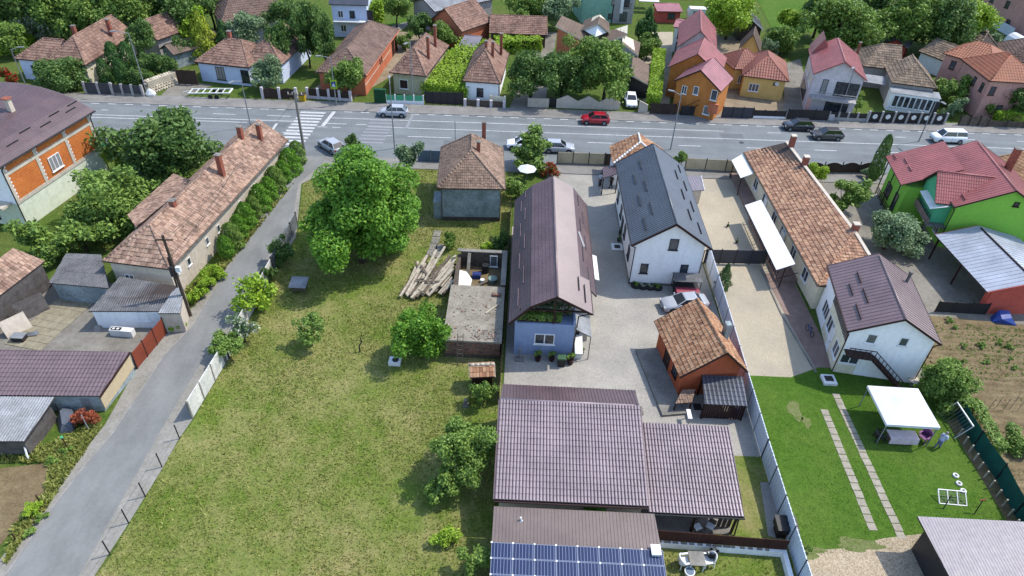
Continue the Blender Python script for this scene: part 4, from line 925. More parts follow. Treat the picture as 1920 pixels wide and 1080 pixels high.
# carport and the red building
t = thing('carport', 'carport with pale blue metal roof standing against a red building', 'carport', (44.5, 51.3, 0), math.radians(3))
do_roof(t, [[(0, 9.6, 2.8), (0, 0, 2.8), (4.1, 0, 4.0), (4.1, 9.6, 4.0)], [(9, 0, 2.7), (9, 9.6, 2.7), (4.1, 9.6, 4.0), (4.1, 0, 4.0)]], ('seam', .5, 1, .04), ('r_blue', 'slabm', 'brown'), [((4.1, 0, 4.02), (4.1, 9.6, 4.02))])
for p, q in (((0, -.04, 2.75), (4.1, -.04, 3.95)), ((4.1, -.04, 3.95), (9, -.04, 2.65)), ((0, 9.64, 2.75), (4.1, 9.64, 3.95))): one('verge_board', 'w_red', lambda b: b.bar(p, q, .06, .2), t)
one('wall', 'w_red', lambda b: b.add([(.7, .2, 0), (8.4, .2, 0), (8.4, .2, 2.7), (4.1, .2, 3.85), (.7, .2, 2.85), (.7, .9, 0), (8.4, .9, 0), (8.4, .9, 2.7), (4.1, .9, 3.85), (.7, .9, 2.85)], [(0, 1, 2, 3, 4), (9, 8, 7, 6, 5), (0, 4, 9, 5), (1, 6, 7, 2)]), t)
for x, y in ((.3, 9.2), (.3, 4.8), (8.6, 9.2), (8.6, 4.8)): one('post', 'brown', lambda b: b.bar((x, y, 0), (x, y, 2.8), .13), t)
tag(one('tarpaulin', mat('blue_tarp', S(60, 95, 190), rough=.5), lambda b: b.ring([[(45.7, 50.3, .02), (46.3, 50.1, .6), (47.3, 50.3, .65), (47.9, 49.9, .02)], [(45.9, 51.0, .02), (46.4, 51.1, .9), (47.3, 51.0, .95), (48.0, 50.8, .02)]], close=False)), 'crumpled blue tarpaulin against the red building', 'tarpaulin')
h = House('house', 'house corner with an orange-brown tile roof at the right edge by the road', frame((1843, 300), (1990, 375), 3.4, 'x', W=9), 3.4, 6, .4, 3, 3.5, wall='w_beige')
h.roof(('metal', .3, .4, .05), ('c_orange', 'slabm'))
t = thing('shed', 'lilac flat-roofed shed with a dark side wall in the bottom right corner', 'shed', (27.4, 18.5, 0))
do_roof(t, [[(0, 0, 2.7), (12, 0, 2.7), (11.6, 7.8, 3.05), (-.5, 7.85, 3.05)]], ('seam', .2, 1, .012), ('r_lilac', 'slabm')); one('wall', 'dark', lambda b: b.box((.1, 0, 0), (11, 7.4, 2.62)), t)
# ---- old grey house on the meadow
fq = frame((820, 353), (946, 355), 4.3, 'y', C=(857, 277))
h = House('house', 'old house with brown plain tiles and stained grey-blue rear wall', fq, 4.3, 7.1, .45, fq[2]/2*.95, 2.2, wall='w_greyblue')
h.roof(('clay', .22, .3, .045), ('c_old', 'slabm')); h.plinth(.5, 'w_stone'); h.chim(4.3, 4.3, 6, 7.6, .4); h.chim(4.9, 8.8, 5, 7.8, .45); h.gutter('wood', 'WE')
one('step_annex', 'w_greyblue', lambda b: b.box((-.55, .8, 0), (.4, 3.0, 2.2)), h.root)
one('aerial', 'black', lambda b: b.tube((1.6, 9.5, 5), (1.6, 9.5, 7.6), .03), h.root)
for i, (x, y) in enumerate(((-8.3, 60.9), (-8.3, 59.6), (-8.4, 58.4), (-7.7, 58.3), (-8.5, 57.2), (-7.8, 57.1))):
    tag(one('slab', 'conc', lambda b: b.box((x-.4, y-.6, 0), (x+.4, y+.55, .08))), 'grey concrete path slab leading to the old grey house, %s from its wall' % ORD[i], 'slab', 'path slabs by the old grey house')
# ---- roofless ruin with concrete deck
t = thing('ruin', 'ruined brick outbuilding with a concrete deck and a roofless back room', 'ruin', (-5.5, 42.1, 0))
one('deck', mat('dusty_concrete', S(205, 196, 178), S(160, 150, 134), sc=.9, bump=.3, stain=.2), lambda b: b.box((-.12, -.12, 1.95), (4.85, 7.4, 2.12)), t)
M['ruinbrick'] = clay('ruin_brick', [S(120, 88, 74), S(168, 122, 104), S(150, 110, 96), S(136, 120, 108), S(104, 80, 70)], .2)
one('wall', 'w_stone', lambda b: (b.box((.05, .05, 0), (.3, 7.3, 1.95)), b.box((4.45, .05, 0), (4.7, 7.3, 1.95)), b.box((.3, .06, 0), (4.45, .3, 1.95)), b.box((0, 7.41, 0), (.35, 12.9, 1.7)), b.box((4.45, 7.41, 0), (4.85, 12.9, 2.3)), b.box((.35, 12.55, 0), (4.45, 12.9, 2.25))), t)
def bricks(b):
    for r in range(14):
        for c in range(19):
            x = .04+c*.246+(.12 if r % 2 else 0); x1 = min(x+.232, 4.72)
            if x1-x > .04: b.box((x, -.0-rnd.uniform(0, .02), .5+r*.103), (x1, .048, .59+r*.103))
kb_ = one('brick_face', 'ruinbrick', bricks, t); kb_['kind'] = 'stuff'
one('wall_top', 'conc', lambda b: b.box((.0, 12.5, 2.251), (4.9, 12.95, 2.33)), t); one('wall_top', 'conc', lambda b: b.box((4.42, 7.41, 2.301), (4.9, 12.49, 2.36)), t)
one('rubble_floor', 'soil', lambda b: b.box((.36, 7.42, .1), (4.44, 12.54, .5)), t)
fw = wallwin(t, (3.2, 12.44), (1, 0), .7, .75, 1.3, 1, 'frame')
def pebs(b):
    for i in range(90):
        x, y = rnd.uniform(.1, 4.6), rnd.uniform(.1, 7.2)
        if rnd.random() < .5: x, y = rnd.uniform(2.4, 4.6), rnd.uniform(.05, 1.3)
        s = rnd.uniform(.03, .13); b.box((x, y, 2.12), (x+s, y+s*rnd.uniform(.5, 1.4), 2.12+s*.6))
o = one('debris', 'ruinbrick', pebs, t); o['kind'] = 'stuff'
one('debris', 'conc', pebs, t)['kind'] = 'stuff'
for i in range(16):
    tag(one('brick', 'ruinbrick', lambda b: b.box((-1.75+.27*(i % 3)+rnd.uniform(-.03, .03), 48.0+.14*((i//3) % 3), 2.13+.1*(i//9)+.0), (-1.52+.27*(i % 3), 48.12+.14*((i//3) % 3), 2.22+.1*(i//9)))), 'loose red brick in the small stack on the concrete deck', 'brick', 'bricks stacked on the deck')
LD = thing('ladder', 'wooden ladder leaning on the brick end of the ruin', 'ladder', (-4.1, 41.2, 0))
for s in (-.22, .22): one('rail', 'wood', lambda b: b.bar((s, 0, 0), (s, .95, 2.75), .06), LD)
for i in range(7): one('rung', 'wood', lambda b: b.bar((-.22, .1+i*.125, .3+i*.36), (.22, .1+i*.125, .3+i*.36), .045), LD)
M['beam'] = mat('sun_bleached_timber', S(205, 195, 175), S(150, 138, 120), sc=3, stain=.2)
for i in range(38):
    k = i/37; a = 1.28-.25*k+rnd.uniform(-.16, .16); L = rnd.uniform(4.0, 6.2); x = -10.6+4.3*k+rnd.uniform(-.15, .15); y = 49.4+rnd.uniform(-.3, 1.0)+.8*k; z = .12+.75*k*rnd.random()+.1*(i % 3)
    d = Vector((math.cos(a), math.sin(a), (.1+.42*k*k*(i % 2))))*L
    if k > .55 and x+d.x > -5.7: d *= max(.3, (-5.75-x)/d.x)
    tag(one('roof_beam', 'beam' if i % 4 else 'wood', lambda b: b.bar((x, y, z), (x+d.x, y+d.y, z+d.z), rnd.uniform(.16, .24), .15)), 'sun-bleached roof beam in the timber heap beside the ruin', 'beam', 'roof beams heaped beside the ruin')
for i in range(8):
    a = rnd.uniform(-.3, 2.5); x, y = -8.9+rnd.uniform(-.7, 1), 52.2+rnd.uniform(-1, 1.4); L = rnd.uniform(1, 2)
    tag(one('board', 'wood', lambda b: b.bar((x, y, .6+.05*i), (x+L*math.cos(a), y+L*math.sin(a), .7+.05*i), .18, .04)), 'short broken board on top of the timber heap', 'board', 'broken boards on the timber heap')
tag(one('plaster_sheet', 'plastic', lambda b: b.slab([(-5.1, 50.3, .55), (-4.0, 51.2, .55), (-3.9, 52.4, .6), (-4.5, 53.2, .9), (-5.15, 52.9, 1.3)], .06)), 'broken white panel leaning on the left wall of the ruin', 'panel')
for lb, nm, m_, f in (('blue crate among the junk in the roofless room', 'crate', mat('blue_plastic', S(60, 80, 150)), lambda b: (b.box((-3.9, 52.6, .5), (-3.1, 53.2, .95)), b.box((-3.8, 52.7, .95), (-3.2, 53.1, 1.0)))),
                      ('round pale green tub in the roofless room', 'tub', mat('pale_green_plastic', S(170, 200, 185)), lambda b: b.tube((-1.9, 52.3, .5), (-1.9, 52.3, .95), .38, .45, 14)),
                      ('dark kettle barrel by the back wall of the roofless room', 'barrel', 'black', lambda b: b.tube((-2.7, 53.8, .5), (-2.7, 53.8, 1.4), .35, .35, 12)),
                      ('narrow upright board against the back wall of the roofless room', 'board', 'beam', lambda b: b.bar((-4.4, 53.4, .5), (-4.3, 54.4, 2.3), .3, .05)),
                      ('long grey plank lying across the rubble of the roofless room', 'plank', 'wood', lambda b: b.bar((-4.2, 50.6, .6), (-2.3, 52.1, .8), .2, .06)),
                      ('grey plank lying on the concrete deck by its right edge', 'plank', 'beam', lambda b: b.bar((-2.2, 45.6, 2.18), (-1.1, 46.9, 2.2), .14, .05)),
                      ('white bucket among the junk in the roofless room', 'bucket', 'plastic', lambda b: b.tube((-2.9, 52.2, .5), (-2.9, 52.2, .8), .18, .22, 10))):
    tag(one(nm, m_, f), lb, nm)
h = House('shed', 'tiny outhouse with an orange tile roof beside the ruin', frame((881, 708), (928, 706), 1.7, 'x', W=1.6), 1.7, 2.3, .2, wall='brown'); h.roof(('clay', .26, .4, .05), ('c_orange', 'slabm', 'beam')); h.fascia('beam', .14); h.door('W', .5, .7, 1.4)
tag(one('post_stump', 'conc', lambda b: (b.box((-3.35, 36.6, 0), (-3.1, 36.9, .7)), b.box((-3.45, 36.5, 0), (-3.0, 37, .1)))), 'short concrete block standing on the grass by the outhouse', 'block')
w_ = thing('well', 'small white well cover with a black lid half hidden by the tree', 'well', at(741, 681)); one('surround', 'plastic', lambda b: b.box((-.5, -.4, 0), (.5, .4, .4)), w_); one('lid', 'black', lambda b: b.tube((.05, 0, .4), (.05, 0, .45), .28, n=14), w_)
w_ = thing('hutch', 'small weathered box with a grey tin lid in the walnut shade', 'hutch', at(563, 545)); one('body', 'wood', lambda b: b.box((-.6, -.5, .35), (.6, .5, .9)), w_); one('lid', 'asb2', lambda b: b.slab([(-.8, -.7, .9), (.8, -.7, .9), (.8, .7, 1.15), (-.8, .7, 1.15)], .05), w_)
for s in (-.5, .5):
    for y in (-.4, .4): one('leg', 'wood', lambda b: b.bar((s, y, 0), (s, y, .4), .08), w_)
w_ = thing('dead_tree', 'thin crooked dead sapling standing on the meadow', 'tree', at(675, 660)); one('trunk', 'black', lambda b: (b.pts([(0, 0, 0), (0, 0, .7), (.25, .1, 1.1), (.15, .1, 1.5), (.35, .2, 2.1)], .07, .02, 6), b.pts([(.2, .1, 1.2), (-.1, 0, 1.35), (-.35, 0, 1.3)], .03, .012, 5), b.pts([(.16, .1, 1.5), (.4, 0, 1.55), (.55, .1, 1.75)], .025, .01, 5)), w_)
# ================================================================ LEFT SIDE YARDS
t = thing('house', 'unfinished two-storey house with a curved brown metal roof and orange block walls', 'house', (-50.7, 58.4, 0), math.radians(-9.5))
prof = [(0, 7.75), (-1.4, 8.45), (-3.2, 9.05), (-5.4, 9.45), (-8.2, 9.6), (-11.5, 9.4), (-15, 8.6), (-18, 7.2)]
Y0, Y1 = -.6, 13.3
pl = [[(a[0], Y1, a[1]), (a[0], Y0, a[1]), (b_[0], Y0, b_[1]), (b_[0], Y1, b_[1])] for a, b_ in zip([(.6, 7.4)]+prof, prof)]
do_roof(t, pl, ('metal', .26, .36, .04), ('r_brown', 'slabm'))
one('wall', 'w_mint', lambda b: b.box((-17, 0, 0), (0, 12.8, 2.8)), t)
one('upper_wall', 'w_white', lambda b: b.ring([[(-17, y, 2.801), (0, y, 2.801)]+[(p[0] if i else 0, y, p[1]-.14) for i, p in enumerate(prof[:-1])]+[(-17, y, 7.6)] for y in (0.05, 12.75)]), t)
for y in (0, 4.1, 8.4, 12.4): one('concrete_column', 'conc2', lambda b: b.box((.0, y, 2.8), (.09, y+.38, 7.5)), t)
for z in (2.8, 5.95): one('concrete_beam', 'conc2', lambda b: b.box((.0, .39, z), (.085, 12.39, z+.36)), t)
for y0, y1 in ((.38, 4.1), (4.48, 8.4), (8.78, 12.4)):
    bp = MB()
    for r in range(20):
        z = 3.18+r*.21
        if 5.7 < z < 6.32: continue
        for c in range(9):
            a = y0+(y1-y0)*(c+(.5 if r % 2 else 0))/9; b_ = min(a+(y1-y0)/9-.015, y1)
            if b_-a > .05: bp.box((.0, a, z), (.03+rnd.uniform(0, .006), b_, z+.195))
    o = bp.build('block_infill', 'blockor', t); o['kind'] = 'stuff'
wallwin(t, (.09, 5.4), (0, 1), 3.7, 1.6, 1.6, 3); wallwin(t, (-8, -.03), (1, 0), 4.2, 2.4, 1.9, 3, 'dkframe'); wallwin(t, (-7.5, -.03), (1, 0), .7, 4.6, 2.0, 5, 'dkframe'); wallwin(t, (-4, -.03), (1, 0), 4.2, 2.2, 1.9, 3, 'dkframe')
one('balcony', 'conc2', lambda b: b.box((-9, -1.3, 2.75), (-.6, -.02, 2.98)), t)
one('gutter', 'black', lambda b: b.tube((.66, Y0, 7.33), (.66, Y1, 7.33), .08), t)
for y in (-.05, 12.85): one('downpipe', 'black', lambda b: b.pts([(.6, y, 7.3), (.1, y, 6.7), (.1, y, .1)], .06, .06), t)
q = one('chimney', 'w_beige', lambda b: b.box((-4.3, 7.2, 8.7), (-3.8, 7.7, 10.6)), t); one('chimney_cap', 'brick', lambda b: b.box((-4.45, 7.05, 10.6), (-3.65, 7.85, 10.7)), q)
for x, z, y in ((-.6, 8.05, 2.2), (-1.1, 8.3, 4.6), (-.6, 8.05, 6.8), (-1.1, 8.3, 8.8), (-.6, 8.05, 10.6), (-1.1, 8.3, 11.6), (-2.6, 8.85, .6)): one('snow_guard', 'black', lambda b: b.bar((x, y, z+.1), (x, y+1.5, z+.1), .06, .12), t)
# long clay house on the lane
eb, ef = at(318, 505, 3.5), at(540, 262, 3.5); la = math.atan2(ef.y-eb.y, ef.x-eb.x)-math.pi/2
fl = (Vector((eb.x-6.4*math.cos(la), eb.y-6.4*math.sin(la), 0)), la, 6.4, (ef-eb).length)
h = House('house', 'long low house with a rosy clay tile roof beside the lane', fl, 3.5, 5.7, .35, 3.4, 0, wall='w_beige')
P, K = h.planes()
P.append([(-2.2, 16, 3.5), (-2.2, 7.4, 3.5), (.9, 4.4, 4.2), (1.8, 13, 4.8)])
do_roof(h.root, P, ('clay', .3, .42, .06), ('c_left', 'slabm'), K)
one('wing_wall', 'w_beige', lambda b: b.box((-1.9, 7.4, 0), (.3, 15.6, 3.3)), h.root)
h.chim(3.4, 7.0, 4.3, 6.1, .5); h.chim(4.4, 14.6, 4.3, 7.2, .5); h.chim(3.3, 21.6, 4.3, 7.0, .5); h.chim(4.6, 23.4, 4, 6.6, .45)
h.gutter('wood', 'E', False); h.gutter('brown', 'W', False)
for i, tt in enumerate((2.6, 6.1, 8.4, 13.2, 16.8, 20.4)): h.win('E', tt, 1.6, .55, .8, 1, 'plastic')
h.win('S', 1.0, .9, .9, 1.1, 2)
one('sensor_box', 'plastic', lambda b: b.box((h.L-.33, 1.2, 1.9), (h.L-.2, 1.5, 2.2)), h.root)
# sheds
def shed(label, P4, zs, m, wm, cov, name='shed', inset=.25, cat='shed', base=0):
    t, Q = lean(name, label, P4, zs, cov, (m, 'slabm'), cat, False)
    q = [p*(1-inset/max(p.xy.length, .5)) for p in Q]
    b = MB(); n = 4; b.add([(p.x, p.y, base) for p in q]+[(p.x, p.y, Q[i].z-.1) for i, p in enumerate(q)], [(i, (i+1) % 4, (i+1) % 4+4, i+4) for i in range(4)]+[(4, 5, 6, 7)]); b.build('wall', wm, t)
    return t, q
shed('grey corrugated shed behind the long clay house with a missing sheet', [(92, 531), (204, 541), (190, 478), (124, 475)], (2.1, 2.1, 2.6, 2.6), 'asb', 'w_greyblue', ('corr', .22, 1.6, .045))
t, q = shed('whitewashed lean-to shed with a weathered corrugated roof by the lane', [(166, 584), (301, 584), (333, 536), (226, 520)], (2.0, 2.0, 2.5, 2.5), 'asb', 'w_white', ('corr', .2, 1.6, .045))
wallwin(t, (q[0].x*.2+q[1].x*.8-.8, q[0].y*.2+q[1].y*.8-.03), (q[1]-q[0])[:2], .8, .9, 1.0, 1, 'frame')
shed('beige corner shed wall between the clay house and the lane gate', [(296, 588), (338, 588), (345, 540), (330, 538)], (2.2, 2.2, 2.4, 2.4), 'asb2', 'w_beige', ('corr', .2, 2, .04), inset=.1)
shed('grey boarded barn with a mossy clay roof at the left edge', [(-60, 600), (84, 490), (24, 466), (-90, 550)], (2.7, 2.7, 4.2, 4.2), 'c_left', 'w_wood', ('clay', .3, .42, .06), 'barn', .35, 'barn')
t, q = shed('low garage with a purple-brown tile roof and cream end panel', [(-110, 741), (187, 743), (243, 660), (-80, 655)], (1.75, 1.75, 2.35, 2.35), 'r_rose', 'w_greyblue', ('metal', .3, .42, .05), 'garage', .2, 'garage')
one('end_panel', mat('cream_panel', (.8, .66, .44), (.76, .62, .4), stain=.06), lambda b: b.slab([q[1]+Vector((.12, 0, -1.4)), q[2]+Vector((.12, 0, -1.5)), q[2]+Vector((.12, 0, -.15)), q[1]+Vector((.12, 0, -.15))], .02), t)
one('verge_board', 'brown', lambda b: b.bar(q[1]+Vector((.2, -.1, -.02)), q[2]+Vector((.2, .1, -.02)), .06, .16), t)
one('garage_door', 'asb2', lambda b: b.box((q[1].x-2.6, q[1].y-.08, .1), (q[1].x-.8, q[1].y-.02, 1.45)), t)
shed('pale corrugated shed in front of the purple-brown garage', [(-100, 828), (46, 828), (103, 745), (-60, 743)], (1.9, 1.9, 2.1, 2.1), 'asb2', 'w_wood', ('corr', .2, 2.2, .05), inset=.5)
pg = thing('frame_post', 'white angled pipe post at the corner of the pale corrugated shed', 'post', at(55, 862)); one('pipe', 'plastic', lambda b: b.pts([(0, 0, 0), (-.1, .1, .3), (-.4, .9, 1.9)], .07, .07), pg)
for i in range(9):
    P = at(58+i*7.5, 848-i*11); tag(one('picket', 'wood', lambda b: b.bar((P.x, P.y, 0), (P.x+.1*rnd.uniform(-1, 1), P.y, rnd.uniform(.7, 1.0)), .16, .04)), 'weathered grey picket leaning beside the pale corrugated shed', 'picket', 'loose pickets by the corrugated shed')
for lb, x, y, hh, m_ in (('green-capped rusty post on the grass by the lane', 128, 842, 1.1, 'brown'), ('thin rusty stake at the edge of the dirt plot', 77, 945, .8, 'brown'), ('second rusty stake at the far corner of the dirt plot', 32, 1015, .7, 'brown'), ('leaning metal post beside the red barberry', 168, 808, 1.6, 'grey')):
    P = at(x, y); q = thing('post', lb, 'post', P); one('shaft', m_, lambda b: b.tube((0, 0, 0), (-.12, .12, hh), .045), q)
    if 'green' in lb: one('cap', 'w_teal', lambda b: b.tube((-.12, .12, hh), (-.12, .12, hh+.12), .1, n=10), q)
tag(one('tarpaulin', mat('grey_tarp', S(120, 128, 142), rough=.5), lambda b: b.ring([[at(112, 812), at(116, 795, .6), at(135, 800, .5), at(140, 812)], [at(106, 785), at(112, 770, .9), at(138, 775, .7), at(142, 790)], [at(115, 770), at(120, 763, .6), at(134, 765, .5), at(140, 775)]], close=False)), 'grey tarpaulin heap beside the garage door', 'tarpaulin')
st = thing('stove', 'old white kitchen stove standing outside the whitewashed shed', 'stove', at(229, 632), math.radians(-3)); st.scale = (.82, .82, .82); one('body', 'plastic', lambda b: b.box((-1.2, 0, 0), (1.2, .65, .85)), st); one('hob', 'black', lambda b: b.box((-1.1, .08, .85), (0, .55, .87)), st)
for x in (-.8, -.35): one('burner', 'plastic', lambda b: b.tube((x, .3, .87), (x, .3, .9), .14, n=12), st)
ck = thing('cable_drum_bench', 'row of white concrete blocks along the grey shed wall', 'blocks', at(145, 562), math.radians(-4))
for i in range(7): one('block', 'plastic', lambda b: b.box((-1.5+i*.45, 0, 0), (-1.1+i*.45, .3, .35)), ck)
pp = thing('panel', 'pale board leaning against the grey boarded barn', 'panel', at(36, 622), math.radians(55)); one('board', 'w_beige', lambda b: b.slab([(-1, -.3, 0), (1, -.3, 0), (1, .3, 1.5), (-1, .3, 1.5)], .05), pp)
pp = thing('door_leaf', 'grey wooden door leaf leaning against the boarded barn', 'door', at(66, 590), math.radians(52)); one('board', 'w_wood', lambda b: b.slab([(-1.2, -.25, 0), (1.2, -.25, 0), (1.2, .3, 1.7), (-1.2, .3, 1.7)], .06), pp)
bx = thing('scrap_box', 'dark metal box lying on the yard paving', 'box', at(38, 638)); one('box', 'dark', lambda b: b.box((-.5, -.3, 0), (.5, .35, .5)), bx); one('lid', 'grey', lambda b: b.box((-.55, -.35, .5), (.55, .4, .56)), bx)
tag(one('sheet_metal', 'asb2', lambda b: b.slab([at(48, 632, .1), at(72, 626, .3), at(72, 620, .5), at(50, 624, .4)], .03)), 'bent pale metal sheet beside the dark box in the yard', 'metal sheet')
tag(one('sack', 'conc', lambda b: b.ring([[(at(183, 620).x+a, at(183, 620).y+c, z) for a, c, z in ((-.3, -.2, 0), (.3, -.2, 0), (.35, .2, .0), (.2, .25, .35), (-.25, .2, .35))], [(at(190, 610).x+a, at(190, 610).y+c, z) for a, c, z in ((-.3, -.1, 0), (.3, -.1, 0), (.3, .2, .0), (.2, .2, .3), (-.2, .2, .3))]])), 'pale sack slumped in front of the whitewashed shed', 'sack')
# paving slabs in the yard
yp = thing('yard_paving', None, None); yp['kind'] = 'structure'
s0 = None; A0, A1 = at(40, 652), at(150, 556); ud = (A1-A0).normalized(); vd = Vector((ud.y, -ud.x, 0)); A0.z = 0
for i in range(4):
    for j in range(int((A1-A0).length/.86)):
        p = A0+ud*(.86*j+.43)+vd*(.86*i-1.2+(.43*0))
        if s0 is None: b = MB(); b.box((-.415, -.415, 0), (.415, .415, .04)); s0 = q = b.build('paving_slab', mat('yard_slab', S(196, 186, 158), S(160, 150, 124), sc=1.2, isl=0), yp)
        else: q = share(s0, yp, (0, 0, 0))
        q.location = (p.x, p.y, .022+rnd.uniform(0, .012)); q.rotation_euler = (rnd.uniform(-.01, .01), rnd.uniform(-.01, .01), math.atan2(ud.y, ud.x)+rnd.uniform(-.01, .01))
# ================================================================ FENCES AND GATES
M['f_beige'] = mat('beige_fence_render', S(196, 182, 150), S(178, 164, 134), stain=.08)
M['f_slab'] = mat('white_slab_render', S(228, 226, 216), S(190, 190, 184), sc=.8, stain=.16)
M['f_slabg'] = mat('grey_slab_fence', S(150, 155, 160), S(112, 118, 122), sc=.8, stain=.2)
M['f_sheet'] = metal_roof('grey_fence_sheet', S(222, 230, 240, .8), .5, fade=.1)
M['f_blue'] = metal_roof('blue_fence_sheet', S(110, 140, 168), .5)
M['f_brown'] = mat('brown_gate', S(92, 74, 62), S(74, 58, 48), stain=.1)
M['f_rust'] = mat('red_brown_gate', S(170, 84, 58), S(150, 72, 50), rough=.6, stain=.08)
M['f_net'] = mat('green_net', S(28, 112, 98), S(22, 92, 80), sc=1.4, rough=.9, stain=.1)
M['f_dark'] = metal_roof('anthracite_sheet', S(70, 74, 86), .5)
def fence(name, label, P, Q, hh, n, pm, qm='dark', pw=.1, gap=.0, ribs=0, base=0, bm='conc', th=.04, world=False, z0=.08, group=None, postx=.12, cat='fence', arch=0, skip=()):
    """n panels between posts from ground pixel (or point) P to Q"""
    a, b_ = (Vector(P), Vector(Q)) if world else (at(*P), at(*Q)); d = b_-a; L = d.length
    t = thing(name, label, cat, a, math.atan2(d.y, d.x), group); w = L/n; pn = None; po = None
    for i in range(n+1):
        if po is None: po = q = one('post', qm, lambda b: b.box((-pw/2, -pw/2, 0), (pw/2, pw/2, hh+postx)), t)
        else: q = share(po, t, (0, 0, 0))
        q.location = (w*i, 0, 0)
    for i in range(n):
        if i in skip: continue
        if pn is None:
            b = MB(); x0, x1 = pw/2+gap, w-pw/2-gap; z1 = z0+base
            if arch:
                k = 8
                for j in range(k):
                    u, v = x0+(x1-x0)*j/k, x0+(x1-x0)*(j+1)/k; f = lambda s: hh-arch+arch*math.sin(math.pi*(s-x0)/(x1-x0))
                    b.add([(u, -th/2, z1), (v, -th/2, z1), (v, -th/2, f(v)), (u, -th/2, f(u)), (u, th/2, z1), (v, th/2, z1), (v, th/2, f(v)), (u, th/2, f(u))], [(0, 1, 2, 3), (7, 6, 5, 4), (3, 2, 6, 7)])
            else: b.box((x0, -th/2, z1), (x1, th/2, hh))
            for j in range(ribs): x = x0+(x1-x0)*(j+.5)/ribs; b.box((x-.03, -th/2-.03, z1), (x+.03, th/2+.03, hh))
            pn = q = b.build('panel', pm, t)
        else: q = share(pn, t, (0, 0, 0))
        q.location = (w*i, 0, 0)
    if base: one('base_wall', bm, lambda b: b.box((0, -.1, 0), (L, .1, z0+base-.01)), t)
    return t
fence('fence', 'beige panel fence with dark posts along the road by the gravel yard', (1044, 308), (1132, 311), 1.7, 3, 'f_beige', 'dkframe', base=.15)
fence('gate', 'narrow dark brown gate at the end of the beige road fence', (1133, 311), (1149, 312), 1.7, 1, 'f_brown', 'dkframe')
fence('fence', 'beige panel fence with dark posts between the dark grey roof and the long clay house', (1283, 319), (1396, 325), 1.7, 3, 'f_beige', 'dkframe', base=.15)
fence('fence', 'brown arched gate fence along the road behind the green house trees', (1508, 326), (1640, 326), 1.6, 4, 'f_brown', 'dkframe', arch=.35, base=.12)
fence('fence', 'blue-grey metal fence beside the old grey house', (784, 303), (832, 305), 1.6, 2, 'f_blue', 'grey')
fence('fence', 'white-topped teal fence panels behind the dark willow-leaved tree', (186, 290), (232, 293), 1.7, 2, 'w_teal', 'plastic', postx=.2)
fence('gate', 'long dark sliding gate across the gravel yard beside the white house', (1319, 494), (1432, 496), 1.75, 4, 'f_dark', 'dkframe', gap=.005)
fence('fence', 'grey corrugated sheet fence down the right side of the gravel yard', (19.95, 58.0, 0), (19.3, 33.0, 0), 2.1, 10, 'f_sheet', 'dark', .07, ribs=9, world=True, postx=.02)
fence('fence', 'grey sheet fence with dark posts continuing to the bottom of the picture', (19.3, 32.9, 0), (19.0, 14, 0), 2.1, 8, 'f_sheet', 'black', .08, ribs=6, world=True, postx=.05)
fence('fence', 'dark weathered board fence between the meadow and the blue-fronted house', (-.55, 66, 0), (-.62, 37, 0), 1.6, 12, 'brown', 'dark', .08, world=True, th=.03)
t_ = fence('fence', 'white concrete slab fence standing along the lane', (361, 784), (422, 682), 1.85, 3, 'f_slab', 'conc', .14, th=.08, z0=.02, postx=.0)
one('wire_hoop', 'dark', lambda b: b.pts([(.5, .08, .25), (.4, .08, .7), (.9, .08, .95), (2.0, .08, .95), (2.1, .08, .3), (1.8, .08, .15), (.5, .08, .25)], .02, .02, 5), t_)
fence('fence', 'weathered slab fence partly hidden by bushes along the lane', (425, 678), (512, 512), 1.7, 5, 'f_slab', 'conc', .13, th=.08, z0=.02, postx=0)
fence('fence', 'grey slab fence beside the walnut along the lane', (513, 510), (558, 425), 1.7, 4, 'f_slabg', 'dark', .12, th=.08, z0=.02, postx=.15)
wf = thing('wire_fence', 'wire fence with thin dark posts along the bare lane edge', 'fence'); pp_ = px((337, 823), (304, 876), (272.5, 931), (241.5, 981), (207, 1040), (150, 1130)); po = None
for i, p in enumerate(pp_):
    if po is None: po = q = one('post', 'dark', lambda b: b.tube((0, 0, 0), (0, 0, 1.55), .045), wf)
    else: q = share(po, wf, (0, 0, 0))
    q.location = p
one('wire', 'dark', lambda b: [b.tube(p+Vector((0, 0, z)), q+Vector((0, 0, z)), .005, n=4, cap=False) for p, q in zip(pp_, pp_[1:]) for z in (.75, 1.5)], wf)
fence('gate', 'red-brown sheet metal gate to the left yard beside the lane', (258, 692), (313, 626), 1.75, 3, 'f_rust', 'brown', .08, gap=.003, th=.04)
NP = [(36.4, 38.2, 0), (36.2, 35.0, 0), (36.4, 32, 0), (36.1, 29, 0), (36.3, 26, 0), (36.2, 22, 0)]
t_ = thing('net_fence', 'dark green net windbreak fence along the right lawn', 'fence')
for p, q_ in zip(NP, NP[1:]):
    p, q_ = Vector(p), Vector(q_)
    def net(b):
        k = 8; R = []
        for i in range(k+1):
            c = p.lerp(q_, i/k); s = .07*math.sin(i*2.1+p.y); R.append([(c.x+s*.4, c.y, .02), (c.x+s+.06, c.y, .6), (c.x-s+.02, c.y, 1.2), (c.x+.02, c.y, 1.75-.06*math.sin(math.pi*i/k))])
        b.ring(R, close=False, caps=False)
    one('net', 'f_net', net, t_, True); one('post', 'black', lambda b: b.tube(p, p+Vector((0, 0, 1.9)), .045), t_)
sp = thing('stake_row', None, None); bpy.data.objects.remove(sp); s0 = None
for i in range(13):
    y = 36.0-i*.8; x = 35.55+.05*math.sin(i)
    if s0 is None: s0 = q = one('stake', 'beam', lambda b: b.box((-.05, -.05, 0), (.05, .05, .85)))
    else: q = s0.copy(); COL.objects.link(q)
    q.location = (x, y, 0); tag(q, '%s short pale stake from the canopy end along the green net fence' % ORD[i], 'stake', 'short stakes along the green net fence')
